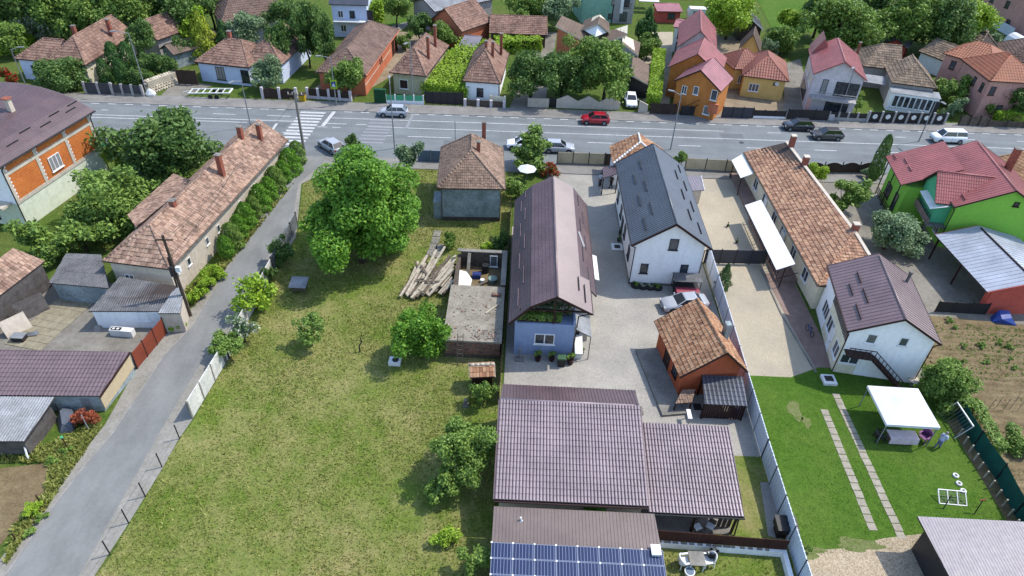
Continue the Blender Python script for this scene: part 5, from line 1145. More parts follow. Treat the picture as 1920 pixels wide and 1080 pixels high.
sheet('bed', 'soil', [(35.2, 22, 0), (36.5, 22, 0), (36.5, 38, 0), (35.4, 37.5, 0)], 10)
fr = thing('climbing_frame', 'leaning string frame with a white top rail by the green net fence', 'frame', (35.6, 36.9, 0)); one('frame', 'plastic', lambda b: (b.bar((.3, 1.3, 1.5), (.35, -1.2, 1.5), .09), b.bar((-.5, 1.3, 0), (.3, 1.3, 1.5), .05), b.bar((-.5, -1.2, 0), (.35, -1.2, 1.5), .05)), fr); one('strings', 'grey', lambda b: [b.bar((-.5, -1.0+i*.3, .05), (.3, -1.0+i*.3, 1.45), .02) for i in range(8)], fr)
fence('fence', 'low dark wire fence between the yard and the soil plot', (1752, 585), (1846, 590), 1.3, 3, 'black', 'black', .08, world=False, z0=.05)
for i in range(6):
    P = at(1850+i*14, 772+(i % 2)*-4); tag(one('bean_pole', 'wood', lambda b: b.bar((P.x, P.y, 0), (P.x+.35, P.y+.3, 1.3), .035)), '%s thin bean pole from the left on the soil plot' % ORD[i], 'stake', 'bean poles on the soil plot')
for i, (x, y) in enumerate(((1690, 545), (1706, 590))): pass
# brown board fence on its white wall
t_ = thing('fence', 'dark brown board fence on a white wall behind the plastic chairs', 'fence', (10.0, 25.35, 0), math.radians(-2)); pb = None
for i in range(22):
    if pb is None: pb = q = one('board', mat('red_brown_board', S(96, 56, 44), S(74, 42, 34), sc=2, isl=0), lambda b: b.box((.005, -.02, .62), (.385, .02, 1.65)), t_)
    else: q = share(pb, t_, (0, 0, 0))
    q.location = (i*.395, rnd.uniform(-.008, .008), rnd.uniform(-.01, .01))
one('wall', 'w_white', lambda b: b.box((0, -.22, 0), (8.75, -.03, .6)), t_); one('wall', 'w_white', lambda b: b.box((8.45, -9, 0), (8.75, -.23, .6)), t_)
for i in range(14): one('coping_piece', 'conc', lambda b: b.box((.2+i*.55, -.2, .602), (.2+i*.55+rnd.uniform(.2, .5), -.06, .602+rnd.uniform(.03, .09))), t_)
# ================================================================ FURNITURE AND YARD THINGS
def armchair(name, label, P, rz, m='plastic', sc=1.0):
    t = thing(name, label, 'chair', P, rz); 
    one('seat', m, lambda b: b.box((-.26, -.24, .4), (.26, .26, .45)), t)
    def back(b):
        R = []
        for i in range(11):
            a = math.pi*(i/10); x, y = .31*math.cos(a), .05+.27*math.sin(a); z = .62+.3*math.sin(a)**.7
            R.append([(x, y, .43), (x*1.08, y*1.1, z), (x*.92, y*.92, z), (x*.9, y*.9, .43)])
        b.ring(R)
    one('backrest', m, back, t, True)
    for sx in (-.23, .23): one('armrest', m, lambda b: b.box((sx*1.25-.05, -.27, .62), (sx*1.25+.05, .08, .66)), t)
    for sx in (-.24, .24):
        for sy in (-.23, .23): one('leg', m, lambda b: b.bar((sx*1.08, sy*1.05, 0), (sx, sy, .41), .055), t)
    t.scale = (1.22,)*3; return t
armchair('chair', 'white plastic armchair on the left of the plastic garden table', at(1280, 1060), math.radians(100)); armchair('chair', 'white plastic armchair on the right of the plastic garden table', at(1326, 1058), math.radians(-80))
armchair('chair', 'black plastic armchair behind the right white chair by the white wall', at(1330, 1046), math.radians(-150), 'black')
gt = thing('table', 'pale square plastic garden table between two white chairs', 'table', at(1302, 1060)); one('top', 'conc', lambda b: b.box((-.5, -.5, .78), (.5, .5, .84)), gt)
for sx in (-.42, .42):
    for sy in (-.42, .42): one('leg', 'plastic', lambda b: b.bar((sx, sy, 0), (sx, sy, .78), .07), gt)
tag(one('cup', 'plastic', lambda b: b.tube(at(1277, 1056, .6), at(1277, 1056, .72), .1, .12, 10)), 'small white bowl on the seat of the left plastic chair', 'bowl')
bk_ = thing('bucket', 'round blue and white bucket on the grass below the garden table', 'bucket', at(1291, 1078)); one('shell', 'plastic', lambda b: b.tube((0, 0, 0), (0, 0, .45), .26, .34, 14), bk_); one('water', 'f_blue', lambda b: b.tube((0, 0, .45), (0, 0, .46), .27, n=14), bk_)
sm = thing('smoker', 'dark metal barbecue smoker box standing against the grey sheet fence', 'barbecue', at(1466, 1000)); one('stand', 'brown', lambda b: b.box((-.5, -.4, 0), (.5, .4, .6)), sm); one('body', 'dark', lambda b: b.box((-.65, -.5, .6), (.65, .5, 1.15)), sm); one('lid', 'black', lambda b: b.slab([(-.7, -.6, 1.2), (.7, -.6, 1.2), (.7, .55, 1.3), (-.7, .55, 1.3)], .05), sm)
sheet('gravel_strip', 'gravel', px((1425, 905), (1450, 905), (1490, 1000), (1462, 1012), (1440, 1005)), 11)
# gazebo
gz = thing('gazebo', 'square white party canopy standing on the lawn', 'canopy', (30.6, 36.7, 0), math.radians(-1)); M['canvas'] = mat('white_canvas', (.64, .65, .66), (.56, .57, .58), sc=.6, stain=.05)
b = MB(); e = 2.0; zt, ze_ = 3.05, 2.35
for i in range(4):
    a, c = ((-e, -e), (e, -e), (e, e), (-e, e))[i], ((e, -e), (e, e), (-e, e), (-e, -e))[i]
    mid = ((a[0]+c[0])/2, (a[1]+c[1])/2)
    b.add([(*a, ze_), (*mid, ze_-.02), (*c, ze_), (mid[0]*.5, mid[1]*.5, ze_+.32), (0, 0, zt)], [(0, 1, 3), (1, 2, 3), (0, 3, 4), (3, 2, 4)]); 
    b.add([(*a, ze_), (*c, ze_), (*c, ze_-.22), (*a, ze_-.22)], [(0, 1, 2, 3)])
b.build('canopy', 'canvas', gz)
for x in (-1.9, 1.9):
    for y in (-1.9, 1.9): one('leg', 'grey', lambda b: b.box((x-.03, y-.03, 0), (x+.03, y+.03, 2.35)), gz)
tb = thing('table', 'garden table with pinkish striped cloth under the white canopy', 'table', (30.6, 35.2, 0)); one('tablecloth', mat('pink_cloth', S(235, 215, 215, .9), S(215, 190, 194, .9), sc=3), lambda b: (b.box((-1.1, -.45, .72), (1.1, .45, .76)), b.add([(-1.1, -.46, .74), (1.1, -.46, .74), (1.12, -.5, .2), (-1.12, -.5, .2)], [(0, 1, 2, 3)])), tb)
for x in (-.95, .95): one('leg', 'wood', lambda b: b.box((x-.04, -.35, 0), (x+.04, .35, .72)), tb)
armchair('chair', 'purple chair on the right under the white canopy', (32.4, 35.3, 0), math.radians(-60), mat('purple_plastic', S(160, 90, 160), rough=.5), )
armchair('chair', 'dark folding chair on the left edge of the white canopy', (28.9, 35.2, 0), math.radians(80), 'dark')
for i, (x, y) in enumerate(((1791, 893), (1797, 908), (1805, 922))):
    P = at(x, y); t = thing('tyre', 'white-painted tyre on the lawn, %s in the short row' % ('nearest the canopy', 'in the middle', 'nearest the goal')[i], 'tyre', P); t.scale = (.68, .68, .9)
    def tor(b):
        R = []
        for j in range(17):
            a = 2*math.pi*j/16; c, s = math.cos(a), math.sin(a); R.append([((.24+.1*math.cos(q))*c, (.24+.1*math.cos(q))*s, .1+.1*math.sin(q)) for q in [k*math.pi/4 for k in range(8)]])
        b.ring(R, caps=False)
    one('ring', 'plastic', tor, t, True); one('filling', 'soil', lambda b: b.tube((0, 0, .02), (0, 0, .08), .15, n=12), t)
gl = thing('football_goal', 'small white football goal frame lying on the lawn', 'goal', at(1782, 938), math.radians(-3))
one('frame', 'plastic', lambda b: [b.bar(p, q, .07) for p, q in (((-.95, -.4, .05), (.95, -.4, .05)), ((-.95, .4, .6), (.95, .4, .6)), ((-.95, -.4, .05), (-.95, .4, .6)), ((.95, -.4, .05), (.95, .4, .6)), ((-.32, -.4, .05), (-.32, .4, .6)), ((.35, -.4, .05), (.35, .4, .6)))], gl)
one('net', 'grey', lambda b: [b.bar((-.9+i*.2, -.4, .05), (-.9+i*.2, .4, .6), .012) for i in range(10)]+[b.bar((-.95, -.4+j*.16, .05+j*.11), (.95, -.4+j*.16, .05+j*.11), .012) for j in range(6)], gl)
for lb, x, y in (('thin dark garden pole in front of the white goal frame', 1768, 955), ('thin garden pole with an orange tip near the green net fence', 1826, 965)):
    P = at(x, y); q = thing('garden_pole', lb, 'pole', P); one('shaft', 'dark', lambda b: b.tube((0, 0, 0), (.25, .35, 1.2), .035), q)
    if 'orange' in lb: one('tip', 'f_rust', lambda b: b.tube((.05, .35, 1.2), (.5, .4, 1.25), .05), q)
sl0 = None
for (a, c, n) in (((1545, 768), (1637, 996), 17), ((1566, 738), (1692, 1012), 22)):
    A, C = at(*a), at(*c); A.z = C.z = 0
    for i in range(n):
        P = A.lerp(C, (i+.5)/n); 
        if sl0 is None: sl0 = q = one('paving_slab', mat('stepping_slab', S(214, 204, 186), S(186, 176, 158), sc=1.4, bump=.2), lambda b: b.box((-.29, -.31, .0), (.29, .31, .075)))
        else: q = sl0.copy(); COL.objects.link(q)
        q.location = (P.x+rnd.uniform(-.02, .02), P.y, rnd.uniform(-.02, 0)); q.rotation_euler = (0, 0, rnd.uniform(-.05, .05)); L = (C-A).length/n; q.scale = (1, L*.9/.62, 1)
        tag(q, '%s stepping slab from the house in the %s track across the lawn' % (ORD[i], 'left' if n == 17 else 'right'), 'slab', '%s stepping-slab track on the lawn' % ('left' if n == 17 else 'right'))
mp = thing('manhole', 'white concrete manhole box at the end of the tiled walk', 'manhole', at(1553, 716)); one('surround', 'plastic', lambda b: b.box((-.55, -.5, 0), (.55, .6, .3)), mp); one('lid', 'dark', lambda b: b.box((-.35, -.2, .3), (.35, .4, .33)), mp)
rc = thing('birdbath', 'small stone birdbath beside the round laurel bush', 'birdbath', at(1708, 722)); one('bowl', 'w_beige', lambda b: b.tube((0, 0, .5), (0, 0, .65), .25, .5, 12), rc); one('foot', 'conc', lambda b: b.tube((0, 0, 0), (0, 0, .5), .16, .12, 10), rc)
by = thing('bicycle', 'small child bicycle leaning against the cream wall', 'bicycle', (27.35, 47.4, .05), math.radians(100))
for x in (-.45, .45):
    def wh(b):
        R = []
        for j in range(15):
            a = 2*math.pi*j/14; R.append([((x+(.28+.03*u)*math.cos(a)), .03*v, .31+(.28+.03*u)*math.sin(a)) for u, v in ((1, 0), (0, 1), (-1, 0), (0, -1))])
        b.ring(R, caps=False)
    one('wheel', 'rubber', wh, by)
one('frame', mat('blue_bike', S(40, 110, 170), rough=.4), lambda b: (b.bar((-.45, 0, .31), (-.1, 0, .65), .04), b.bar((-.1, 0, .65), (.35, 0, .62), .04), b.bar((.45, 0, .31), (.32, 0, .8), .04), b.bar((-.45, 0, .31), (.0, 0, .3), .04), b.bar((0, 0, .3), (-.12, 0, .75), .04), b.bar((0, 0, .3), (.35, 0, .6), .04), b.bar((.3, -.2, .82), (.3, .2, .82), .03)), by); one('saddle', 'black', lambda b: b.box((-.24, -.06, .75), (0, .06, .8)), by)
def pot(label, P, m='brown', leaf='l_mid', s=1.0, cat='plant'):
    t = thing('potted_plant', label, cat, P); one('pot', m, lambda b: b.tube((0, 0, 0), (0, 0, .34*s), .16*s, .22*s, 10), t)
    c = bpy.data.objects.new('foliage', crown('tiny0', 777, 420, 5, .17, leaf)); COL.objects.link(c); c.parent = t; c.location = (0, 0, .6*s); c.scale = (.36*s,)*3
pot('potted plant at the left foot of the blue end wall', at(1008, 676), s=1.3); pot('second potted plant under the window of the blue end wall', at(1034, 676), s=1.2); pot('plant in a brown tub at the corner beside the green bin', at(1069, 682), s=1.4)
gb = thing('garden_bin', 'dark green bin against the blue end wall', 'bin', at(1052, 684)); one('body', 'black', lambda b: b.box((-.3, -.3, 0), (.3, .3, .85)), gb); one('lid', mat('green_lid', S(90, 130, 95)), lambda b: b.box((-.36, -.36, .85), (.36, .34, 1.0)), gb)
wt = thing('water_tap', 'grey standpipe on a concrete base at the left corner of the blue wall', 'standpipe', at(974, 674)); one('base', 'conc', lambda b: b.box((-.4, -.3, 0), (.4, .3, .12)), wt); one('pipe', 'grey', lambda b: (b.tube((0, .1, .12), (0, .1, 1.2), .09), b.tube((-.15, .1, 1.2), (.15, .1, 1.2), .07)), wt)
wb = thing('workbench', 'long white bench crowded with pots under the grey side canopy', 'bench', at(1083, 650), math.radians(88)); one('top', 'plastic', lambda b: b.box((-1.7, -.35, .7), (1.3, .35, .76)), wb)
for x in (-1.5, 1.1): one('leg', 'plastic', lambda b: b.box((x-.05, -.3, 0), (x+.05, .3, .7)), wb)
for i, (x, y) in enumerate(((1084, 662), (1078, 668), (1090, 665), (1083, 626))): pot('small pot plant on the crowded white bench by the blue house', at(x, y, .76 if i else .0) if 0 else at(x, y, .76), s=.7) if 0 else pot('pot plant crowding the %s of the white side bench' % ('near left corner', 'near end', 'near right corner', 'far end')[i], at(x, y, .0 if i < 3 else .76), s=.9)
for i, (x, y) in enumerate(((1192, 535), (1205, 537), (1219, 538), (1232, 539))):
    t = thing('planter_tyre', 'green tyre planter by the white gable wall, %s from its left corner' % ('first', 'second', 'third', 'fourth')[i], 'planter', at(x, y+2)); one('ring', 'rubber', tor, t, True); t.scale = (1.5, 1.5, 1.5)
    c = bpy.data.objects.new('foliage', crown('tiny1', 778, 420, 5, .17, 'l_white' if i in (1, 2) else 'l_mid')); COL.objects.link(c); c.parent = t; c.location = (0, 0, .22); c.scale = (.3, .3, .15)
for i, (x, y) in enumerate(((1163, 438), (1168, 446), (1160, 452), (1172, 430))): pot('dark pot plant by the side door of the white house, %s one' % ('back', 'front right', 'front left', 'rearmost')[i], at(x, y), 'black', 'l_dark', 1.0)
ac = thing('inspection_cover', 'square concrete inspection cover beside the white house', 'manhole cover', at(1157, 464)); one('surround', 'plastic', lambda b: b.box((-.6, -.6, 0), (.6, .6, .12)), ac); one('grate', 'dark', lambda b: b.box((-.3, -.3, .12), (.3, .3, .15)), ac)
tag(one('drain_cover', 'dark', lambda b: b.box((15.3-.35+.1, 37.4, .012), (16.05-.35, 38.1, .035))), 'dark square drain cover in the gravel beside the orange house', 'drain')
tag(one('concrete_slab', 'conc', lambda b: b.box((9.4, 36.6, .012), (10.9, 37.5, .07))), 'pale concrete slab in the gravel behind the barn roof', 'slab')
for i, (x, y) in enumerate(((1364, 425), (1381, 455))): pot('small round shrub in the pale gravel, %s of two' % ('farther', 'nearer')[i], at(x, y), 'brown', 'l_dark', .7)
bl = thing('barrel', 'blue plastic barrel beneath the dark lean-to', 'barrel', at(1374, 776)); one('shell', mat('blue_barrel', S(55, 95, 190), rough=.45), lambda b: b.ring([[(r*math.cos(a*.5236), r*math.sin(a*.5236), z) for a in range(12)] for r, z in ((.28, 0), (.34, .25), (.34, .6), (.28, .85))]), bl); one('lid', 'f_blue', lambda b: b.tube((0, 0, .85), (0, 0, .9), .24, n=12), bl)
wc = thing('washing_stand', 'narrow white metal stand behind the annex roof', 'stand', at(1288, 792)); one('top', 'plastic', lambda b: b.box((-.16, -.45, .9), (.16, .5, .98)), wc); one('leg', 'grey', lambda b: (b.bar((0, -.35, 0), (0, -.35, .9), .06), b.bar((0, .4, 0), (0, .4, .9), .06)), wc)
for i, (x, y) in enumerate(((1244, 660), (1250, 668), (1258, 690), (1262, 672), (1248, 650))):
    if i < 3: pot('pot plant on the porch edge of the orange house, %s' % ('by its step', 'second one', 'nearest the drain')[i], at(x, y), 'black', 'l_dark', .9)
ch_ = armchair('chair', 'pale chair with cushions on the porch of the orange house', at(1262, 684, .25), math.radians(90)); armchair('chair', 'dark chair on the porch of the orange house', at(1266, 695, .25), math.radians(80), 'black')
# small red-bonneted cart under grey cover
ct = thing('cart', 'small garden cart with a pink-red bonnet and grey canopy against the white gable', 'cart', (16.9, 52.4, 0)); one('canopy', 'asb', lambda b: b.slab([(-1.4, -.3, 1.75), (1.3, -.3, 1.75), (1.3, 1.0, 1.85), (-1.4, 1.0, 1.85)], .06), ct)
one('bonnet', mat('faded_pink_paint', S(205, 90, 110), rough=.4), lambda b: b.ring([[(-1.1, -1.0, .45), (1.05, -1.0, .45), (1.05, -1.0, .85), (-1.1, -1.0, .85)], [(-1.15, -.2, .4), (1.1, -.2, .4), (1.1, -.2, 1.0), (-1.15, -.2, 1.0)]]), ct); one('body', 'dark', lambda b: b.box((-1.2, -.19, .3), (1.15, .95, .9)), ct)
for x in (-1.3, 1.2):
    for y in (-.2, .95): one('post', 'black', lambda b: b.bar((x, y, .3), (x, y, 1.72), .06), ct)
for x in (-.85, .8):
    for y in (-.7, .6): one('wheel', 'rubber', lambda b: b.tube((x-.1, y, .3), (x+.1, y, .3), .3, n=12), ct)
ub = thing('parasol', 'small open white garden parasol by the old grey house', 'parasol', at(987, 340)); one('canopy', 'canvas', lambda b: b.add([(1.15*math.cos(i*math.pi/4), 1.15*math.sin(i*math.pi/4), 1.7) for i in range(8)]+[(0, 0, 2.2)], [(i, (i+1) % 8, 8) for i in range(8)]), ub); one('pole', 'grey', lambda b: b.tube((0, 0, 0), (0, 0, 2.2), .03), ub)
# ================================================================ LAMPS AND POLES
def lamp(label, base, hh=8.8, arm=(0, -1.6), sign=False):
    P = at(*base); t = thing('street_lamp', label, 'street lamp', P); one('pole', 'grey', lambda b: b.tube((0, 0, 0), (0, 0, hh), .09, .055, 8), t)
    a = Vector((arm[0], arm[1], 0)); e = Vector((0, 0, hh))+a+Vector((0, 0, .25)); one('arm', 'grey', lambda b: b.tube((0, 0, hh-.05), e, .05, .04, 6), t)
    d = a.normalized(); one('lamp_head', 'grey', lambda b: b.bar(e-d*.05, e+d*.75, .26, .12), t)
    if sign:
        M.setdefault('sign_lime', mat('sign_lime', S(190, 230, 60), stain=0)); M.setdefault('sign_blue', mat('sign_blue', S(40, 80, 170), stain=0))
        s = one('crossing_sign', 'sign_lime', lambda b: b.box((-.45, -.14, 2.6), (.45, -.1, 3.9)), t); q = one('sign_face', 'sign_blue', lambda b: b.box((-.3, -.15, 2.9), (.3, -.141, 3.65)), s); one('pictogram', 'plastic', lambda b: (b.add([(-.24, -.153, 2.96), (.24, -.153, 2.96), (0, -.153, 3.52)], [(0, 1, 2)])), s)
        one('walker_figure', 'black', lambda b: (b.tube((.0, -.156, 3.36), (.0, -.154, 3.36), .035, n=8), b.bar((0, -.155, 3.32), (-.01, -.155, 3.16), .04, .002), b.bar((-.01, -.155, 3.17), (-.08, -.155, 3.02), .03, .002), b.bar((-.01, -.155, 3.17), (.07, -.155, 3.02), .03, .002)), s)
lamp('tall street lamp at the far kerb beside the pale rubble wall', (276, 178), 8.8, (-1.5, -.3)); lamp('street lamp carrying the lime-green crossing sign', (631, 199), 7, (-1.2, -.2), True); lamp('thin lamp pole in front of the olive house by the far pavement', (775, 194), 8.8, (-.3, -.8))
lamp('street lamp on the near pavement right of the walnut', (740, 279), 8.7, (-.2, 1.1)); lamp('street lamp on the near pavement behind the dark grey roof', (1257, 281), 7.6, (-.9, .5)); lamp('street lamp by the far fence of the white two-storey house', (1570, 222), 7.6, (-.5, -.6)); lamp('street lamp beside the black gates with round ornaments', (1722, 266), 6, (.2, -.9))
lamp('street lamp on the near side behind the long clay roof', (471, 240), 6.5, (-.6, -.9)); lamp('street lamp at the far left behind the unfinished house', (50, 164), 5.5, (.9, .3))
wp = thing('utility_pole', 'wooden utility pole with a transformer box beside the lane', 'utility pole', at(357, 592)); one('pole', 'bark', lambda b: b.tube((0, 0, 0), (-.15, .1, 8.6), .17, .11, 9), wp); one('crossarm', 'bark', lambda b: b.bar((-.8, 0, 8.2), (.6, .1, 8.2), .1), wp); one('switch_box', 'dark', lambda b: b.box((-.35, -.3, 4.6), (-.05, -.1, 5.6)), wp); one('junction_box', 'plastic', lambda b: b.box((.12, -.15, 5.0), (.5, .15, 5.5)), wp)
one('brace', 'bark', lambda b: b.tube((-.35, .05, 3.2), (-.3, .05, 6.4), .08), wp)
w2 = thing('utility_pole', 'tall concrete utility pole by the zebra crossing', 'utility pole', at(572, 292)); one('pole', 'conc', lambda b: b.tube((0, 0, 0), (0, 0, 8.4), .19, .13, 9), w2); one('crossarm', 'wood', lambda b: (b.bar((-.9, 0, 8.0), (.9, 0, 8.0), .1), b.bar((-.7, 0, 7.5), (.7, 0, 7.5), .08)), w2)
for x in (-.8, -.3, .3, .8): one('insulator', 'plastic', lambda b: b.tube((x, 0, 8.05), (x, 0, 8.3), .05, .04, 8), w2)
def cable(label, p, q, sag=.6):
    P = [p.lerp(q, i/12)-Vector((0, 0, sag*4*(i/12)*(1-i/12))) for i in range(13)]; tag(one('cable', 'black', lambda b: b.pts(P, .022, .022, 4)), label, 'cable')
cable('black overhead cable above the lane between the two utility poles', wp.location+Vector((0, 0, 8.2)), w2.location+Vector((0, 0, 7.6)))
cable('black service cable from the lane pole over the rosy clay roof', wp.location+Vector((0, 0, 6.5)), Vector((-30.6, 68, 4.6)), .4)
# ================================================================ BIN, CLUTTER BY THE FAR PAVEMENT
yb = thing('bin', 'yellow wheeled bin in front of the brown gates', 'bin', at(568, 190)); one('body', mat('yellow_plastic', S(240, 200, 30)), lambda b: b.box((-.4, -.35, 0), (.4, .35, 1.0)), yb); one('lid', 'sign_lime' if 0 else 'f_brown', lambda b: b.slab([(-.45, -.4, 1.05), (.45, -.4, 1.05), (.45, .4, 1.2), (-.45, .4, 1.2)], .06), yb)
cb = thing('cabinet', 'dark green metal cabinet beside the dirt driveway', 'cabinet', at(714, 193)); one('body', mat('green_cabinet', S(40, 100, 62)), lambda b: b.box((-.85, -.3, .1), (.85, .3, 2.1)), cb); one('base', 'conc', lambda b: b.box((-.9, -.35, 0), (.9, .35, .1)), cb)
tl = thing('trailer', 'empty flat white car trailer parked on the far verge', 'trailer', at(402, 181), math.radians(2)); one('frame', 'plastic', lambda b: (b.bar((-3.4, -.8, .7), (2.6, -.8, .95), .14), b.bar((-3.4, .8, .7), (2.6, .8, .95), .14), [b.bar((-3.2+i*.95, -.8, .72+.04*i), (-3.2+i*.95, .8, .72+.04*i), .1) for i in range(7)], b.bar((2.6, -.8, .95), (2.6, .8, .95), .12), b.bar((-3.4, 0, .7), (-4.4, 0, .5), .1)), tl)
for x in (-.2, .7):
    for y in (-.95, .95): one('wheel', 'rubber', lambda b: b.tube((x, y-.1, .32), (x, y+.1, .32), .32, n=12), tl)
# ================================================================ ACROSS THE ROAD: HOUSES
CL = ('clay', .36, .46, .06)
M['c_far1'] = clay('clay_far_rose', [S(136, 108, 96), S(168, 136, 120), S(156, 124, 110), S(126, 98, 86)], .35)
M['c_far2'] = clay('clay_far_brown', [S(112, 92, 84), S(136, 114, 104), S(124, 102, 92)], .25)
M['c_far3'] = clay('clay_far_grey', [S(130, 116, 100), S(168, 148, 128), S(150, 132, 114), S(118, 104, 90)], .35)
M['c_pan'] = metal_roof('orange_pantile', S(190, 116, 82), .6, .3)
M['c_pan2'] = metal_roof('red_pantile', S(176, 108, 90), .6, .3)
M['r_tan'] = metal_roof('tan_bitumen', S(150, 130, 115), .8, .15)
M['w_olive'] = mat('olive_render', S(196, 188, 156), S(176, 168, 138), sc=.5); M['w_yellow'] = mat('yellow_render', S(226, 190, 118), S(210, 172, 102), sc=.5, stain=.06)
M['w_ochre'] = mat('ochre_timber', S(200, 130, 66), S(178, 112, 54), sc=1.2); M['w_pink'] = mat('pink_render', S(206, 158, 146), S(190, 142, 132), sc=.5); M['w_lilac'] = mat('pale_lilac_render', S(214, 206, 208), S(200, 190, 194), sc=.5)
M['w_bluewhite'] = mat('bluish_white_render', S(212, 222, 244), S(196, 208, 232), sc=.4, stain=.05); M['w_brick2'] = mat('orange_brick', S(206, 124, 90), S(186, 106, 76), sc=.5); M['w_sea'] = mat('sea_green_render', S(142, 186, 164), sc=.4); M['w_greyr'] = mat('grey_render', S(176, 172, 170), S(160, 156, 154), sc=.4)
def fh(name, label, A, B, ze, zr, ridge='y', W=9, h0=0, h1=0, o=.35, wall='w_white', rm='c_far1', cov=CL, parent=None, wins=(), gut=None, chims=(), fas=None, capm=None, cat='house', sk=.5):
    h = House(name, label, frame(A, B, ze, ridge, W), ze, zr, o, h0, h1, cat, wall, parent, skew=sk)
    h.roof(cov, (rm, 'slabm')+((capm,) if capm else ()))
    for w in wins: h.win(*w)
    for c in chims: h.chim(*c)
    if gut: h.gutter(gut, 'WE', False)
    if fas: h.fascia(fas)
    return h
a = fh('house', 'cream house with an L-shaped hipped clay roof at the far left', (86, 117), (160, 122), 3.1, 5.9, 'y', 14, 3.6, 0, wall='w_cream', wins=[('S', 2.6, 1, 1, 1.2, 2)], gut='brown', chims=[(2.0, 5.5, 4.6, 6.7, .5), (4.9, 9.5, 4.4, 6.6, .5)])
fh('wing', None, (26, 110), (100, 117), 3.1, 5.2, 'x', 7, 0, 3, wall='w_bluewhite', parent=a, wins=[('W', 1.6, .9, 1.8, 1.3, 3, 'dkframe')])
fh('house', 'small clay-roofed house among the trees behind the cream house', (252, 66), (294, 76), 3.0, 5.6, 'y', 9, 0, 0, wall='w_greyr')
fh('shed', 'low tan-roofed shed behind the dark conifers', (298, 92), (325, 103), 2.3, 3.4, 'y', 9, 0, 0, wall='w_greyblue', rm='r_tan', cov=('seam', .5, 1, .03), cat='shed')
a = fh('house', 'bluish-white house with a hipped rose clay roof behind the car trailer', (364, 116), (466, 127), 3.0, 5.4, 'x', 8.5, 2.8, 3.4, wall='w_bluewhite', rm='c_far1', wins=[('W', 2.6, .5, 1.4, 2.0, 3, 'dkframe'), ('W', 6.6, .5, 1.3, 1.9, 2, 'dkframe')], gut='brown', chims=[(4.6, 4.8, 4.6, 6.4, .5)])
fh('wing', None, (452, 116), (528, 122), 3.0, 5.8, 'y', 13, 3.5, 3.0, wall='w_bluewhite', parent=a, chims=[(3.2, 8, 5, 6.6, .5)])
fh('house', 'far house with a dark brown roof and white side wall behind the tall willow', (415, 44), (533, 30), 4.6, 7.6, 'x', 9, 0, 3, wall='w_white', rm='c_far2', wins=[('S', 2, 3, .8, .9, 1), ('W', 6, 2.6, 1.0, 1.1, 2)])
h = fh('house', 'long house of orange brick with a dark brown hipped roof', (592, 135), (686, 142), 3.2, 5.6, 'y', 21, 4.0, 4.0, wall='w_brick2', rm='c_far2', cov=('clay', .4, .5, .05), wins=[('E', 8.6, 1.7, .4, .9, 1, 'brown'), ('E', 9.6, 1.7, .4, .9, 1, 'brown')], gut='w_brick2')
h.door('E', 16.5, 1.4, 2.4, 'brown'); h.door('E', 18.5, 1.4, 2.4, 'brown'); one('string_course', 'w_beige', lambda b: b.box((h.L-.36, .4, 1.5), (h.L-.31, 16, 1.62)), h.root)
h = fh('house', 'white-blue two-storey house at the top left of centre', (616, 8), (690, 10), 5.6, 8, 'x', 8, wall='w_bluewhite', rm='r_dark', cov=('seam', .5, 1, .03), wins=[('W', 1, 3.3, .9, 1.2, 2), ('W', 3, 3.3, .9, 1.2, 2, 'dkframe'), ('W', 6, 3.1, 1.0, 1.6, 2, 'dkframe'), ('W', 6.2, .6, 1.3, 1.6, 2, 'dkframe'), ('W', 1.2, .9, 1.0, 1.2, 2)])
one('balcony', 'plastic', lambda b: b.box((-.9, .6, 2.85), (.32, h.W-.6, 3.0)), h.root)
h = fh('house', 'olive-beige house with a hipped brown clay roof and two chimneys', (731, 136), (799, 143), 3.3, 6.0, 'y', 13.5, 3.6, 3.2, wall='w_olive', rm='c_far1', wins=[('S', .9, .9, 1.3, 1.4, 1, 'plastic', 'brown'), ('E', 8, 1.6, .4, .8, 1, 'dkframe')], gut='brown', chims=[(4.6, 4.6, 4.2, 7.4, .4), (4.4, 9.4, 4.4, 7.6, .4)])
fh('shed', 'long grey-white storehouse with a pale metal roof at the top', (770, 3), (815, 22), 4.0, 5.4, 'y', 14, 0, 0, wall='w_greyr', rm='asb2', cov=('seam', .5, 1, .04), cat='storehouse', fas='dark')
fh('shed', 'tall clay-roofed barn behind the vine arbour', (866, 60), (923, 40), 3.2, 6.2, 'x', 8, 0, 0, wall='w_brick2', rm='c_far1', cat='barn')
fh('shed', 'low clay-tiled shed to the right of the vine arbour barn', (917, 62), (1027, 66), 2.4, 4.2, 'x', 5.5, wall='w_stone', rm='c_far1', cat='shed', sk=.8)
fh('shed', 'small lilac-roofed lean-to in front of the tall barn', (860, 86), (893, 90), 2.2, 2.9, 'x', 4, wall='w_greyr', rm='r_lilac', cov=('seam', .4, 1, .03), cat='lean-to', sk=.9)
h = fh('house', 'small white house with a hipped clay roof and blue window', (868, 152), (938, 157), 3.2, 6.4, 'y', 12.5, 4.2, 3, wall='w_white', rm='c_far1', wins=[('S', 1.6, .9, 1.0, 1.3, 2, 'dkframe')], gut='brown', chims=[(2.7, 5.2, 4.4, 7.4, .35), (3.7, 5.0, 4.6, 7.4, .4), (4.6, 8.6, 4.4, 7.5, .4)])
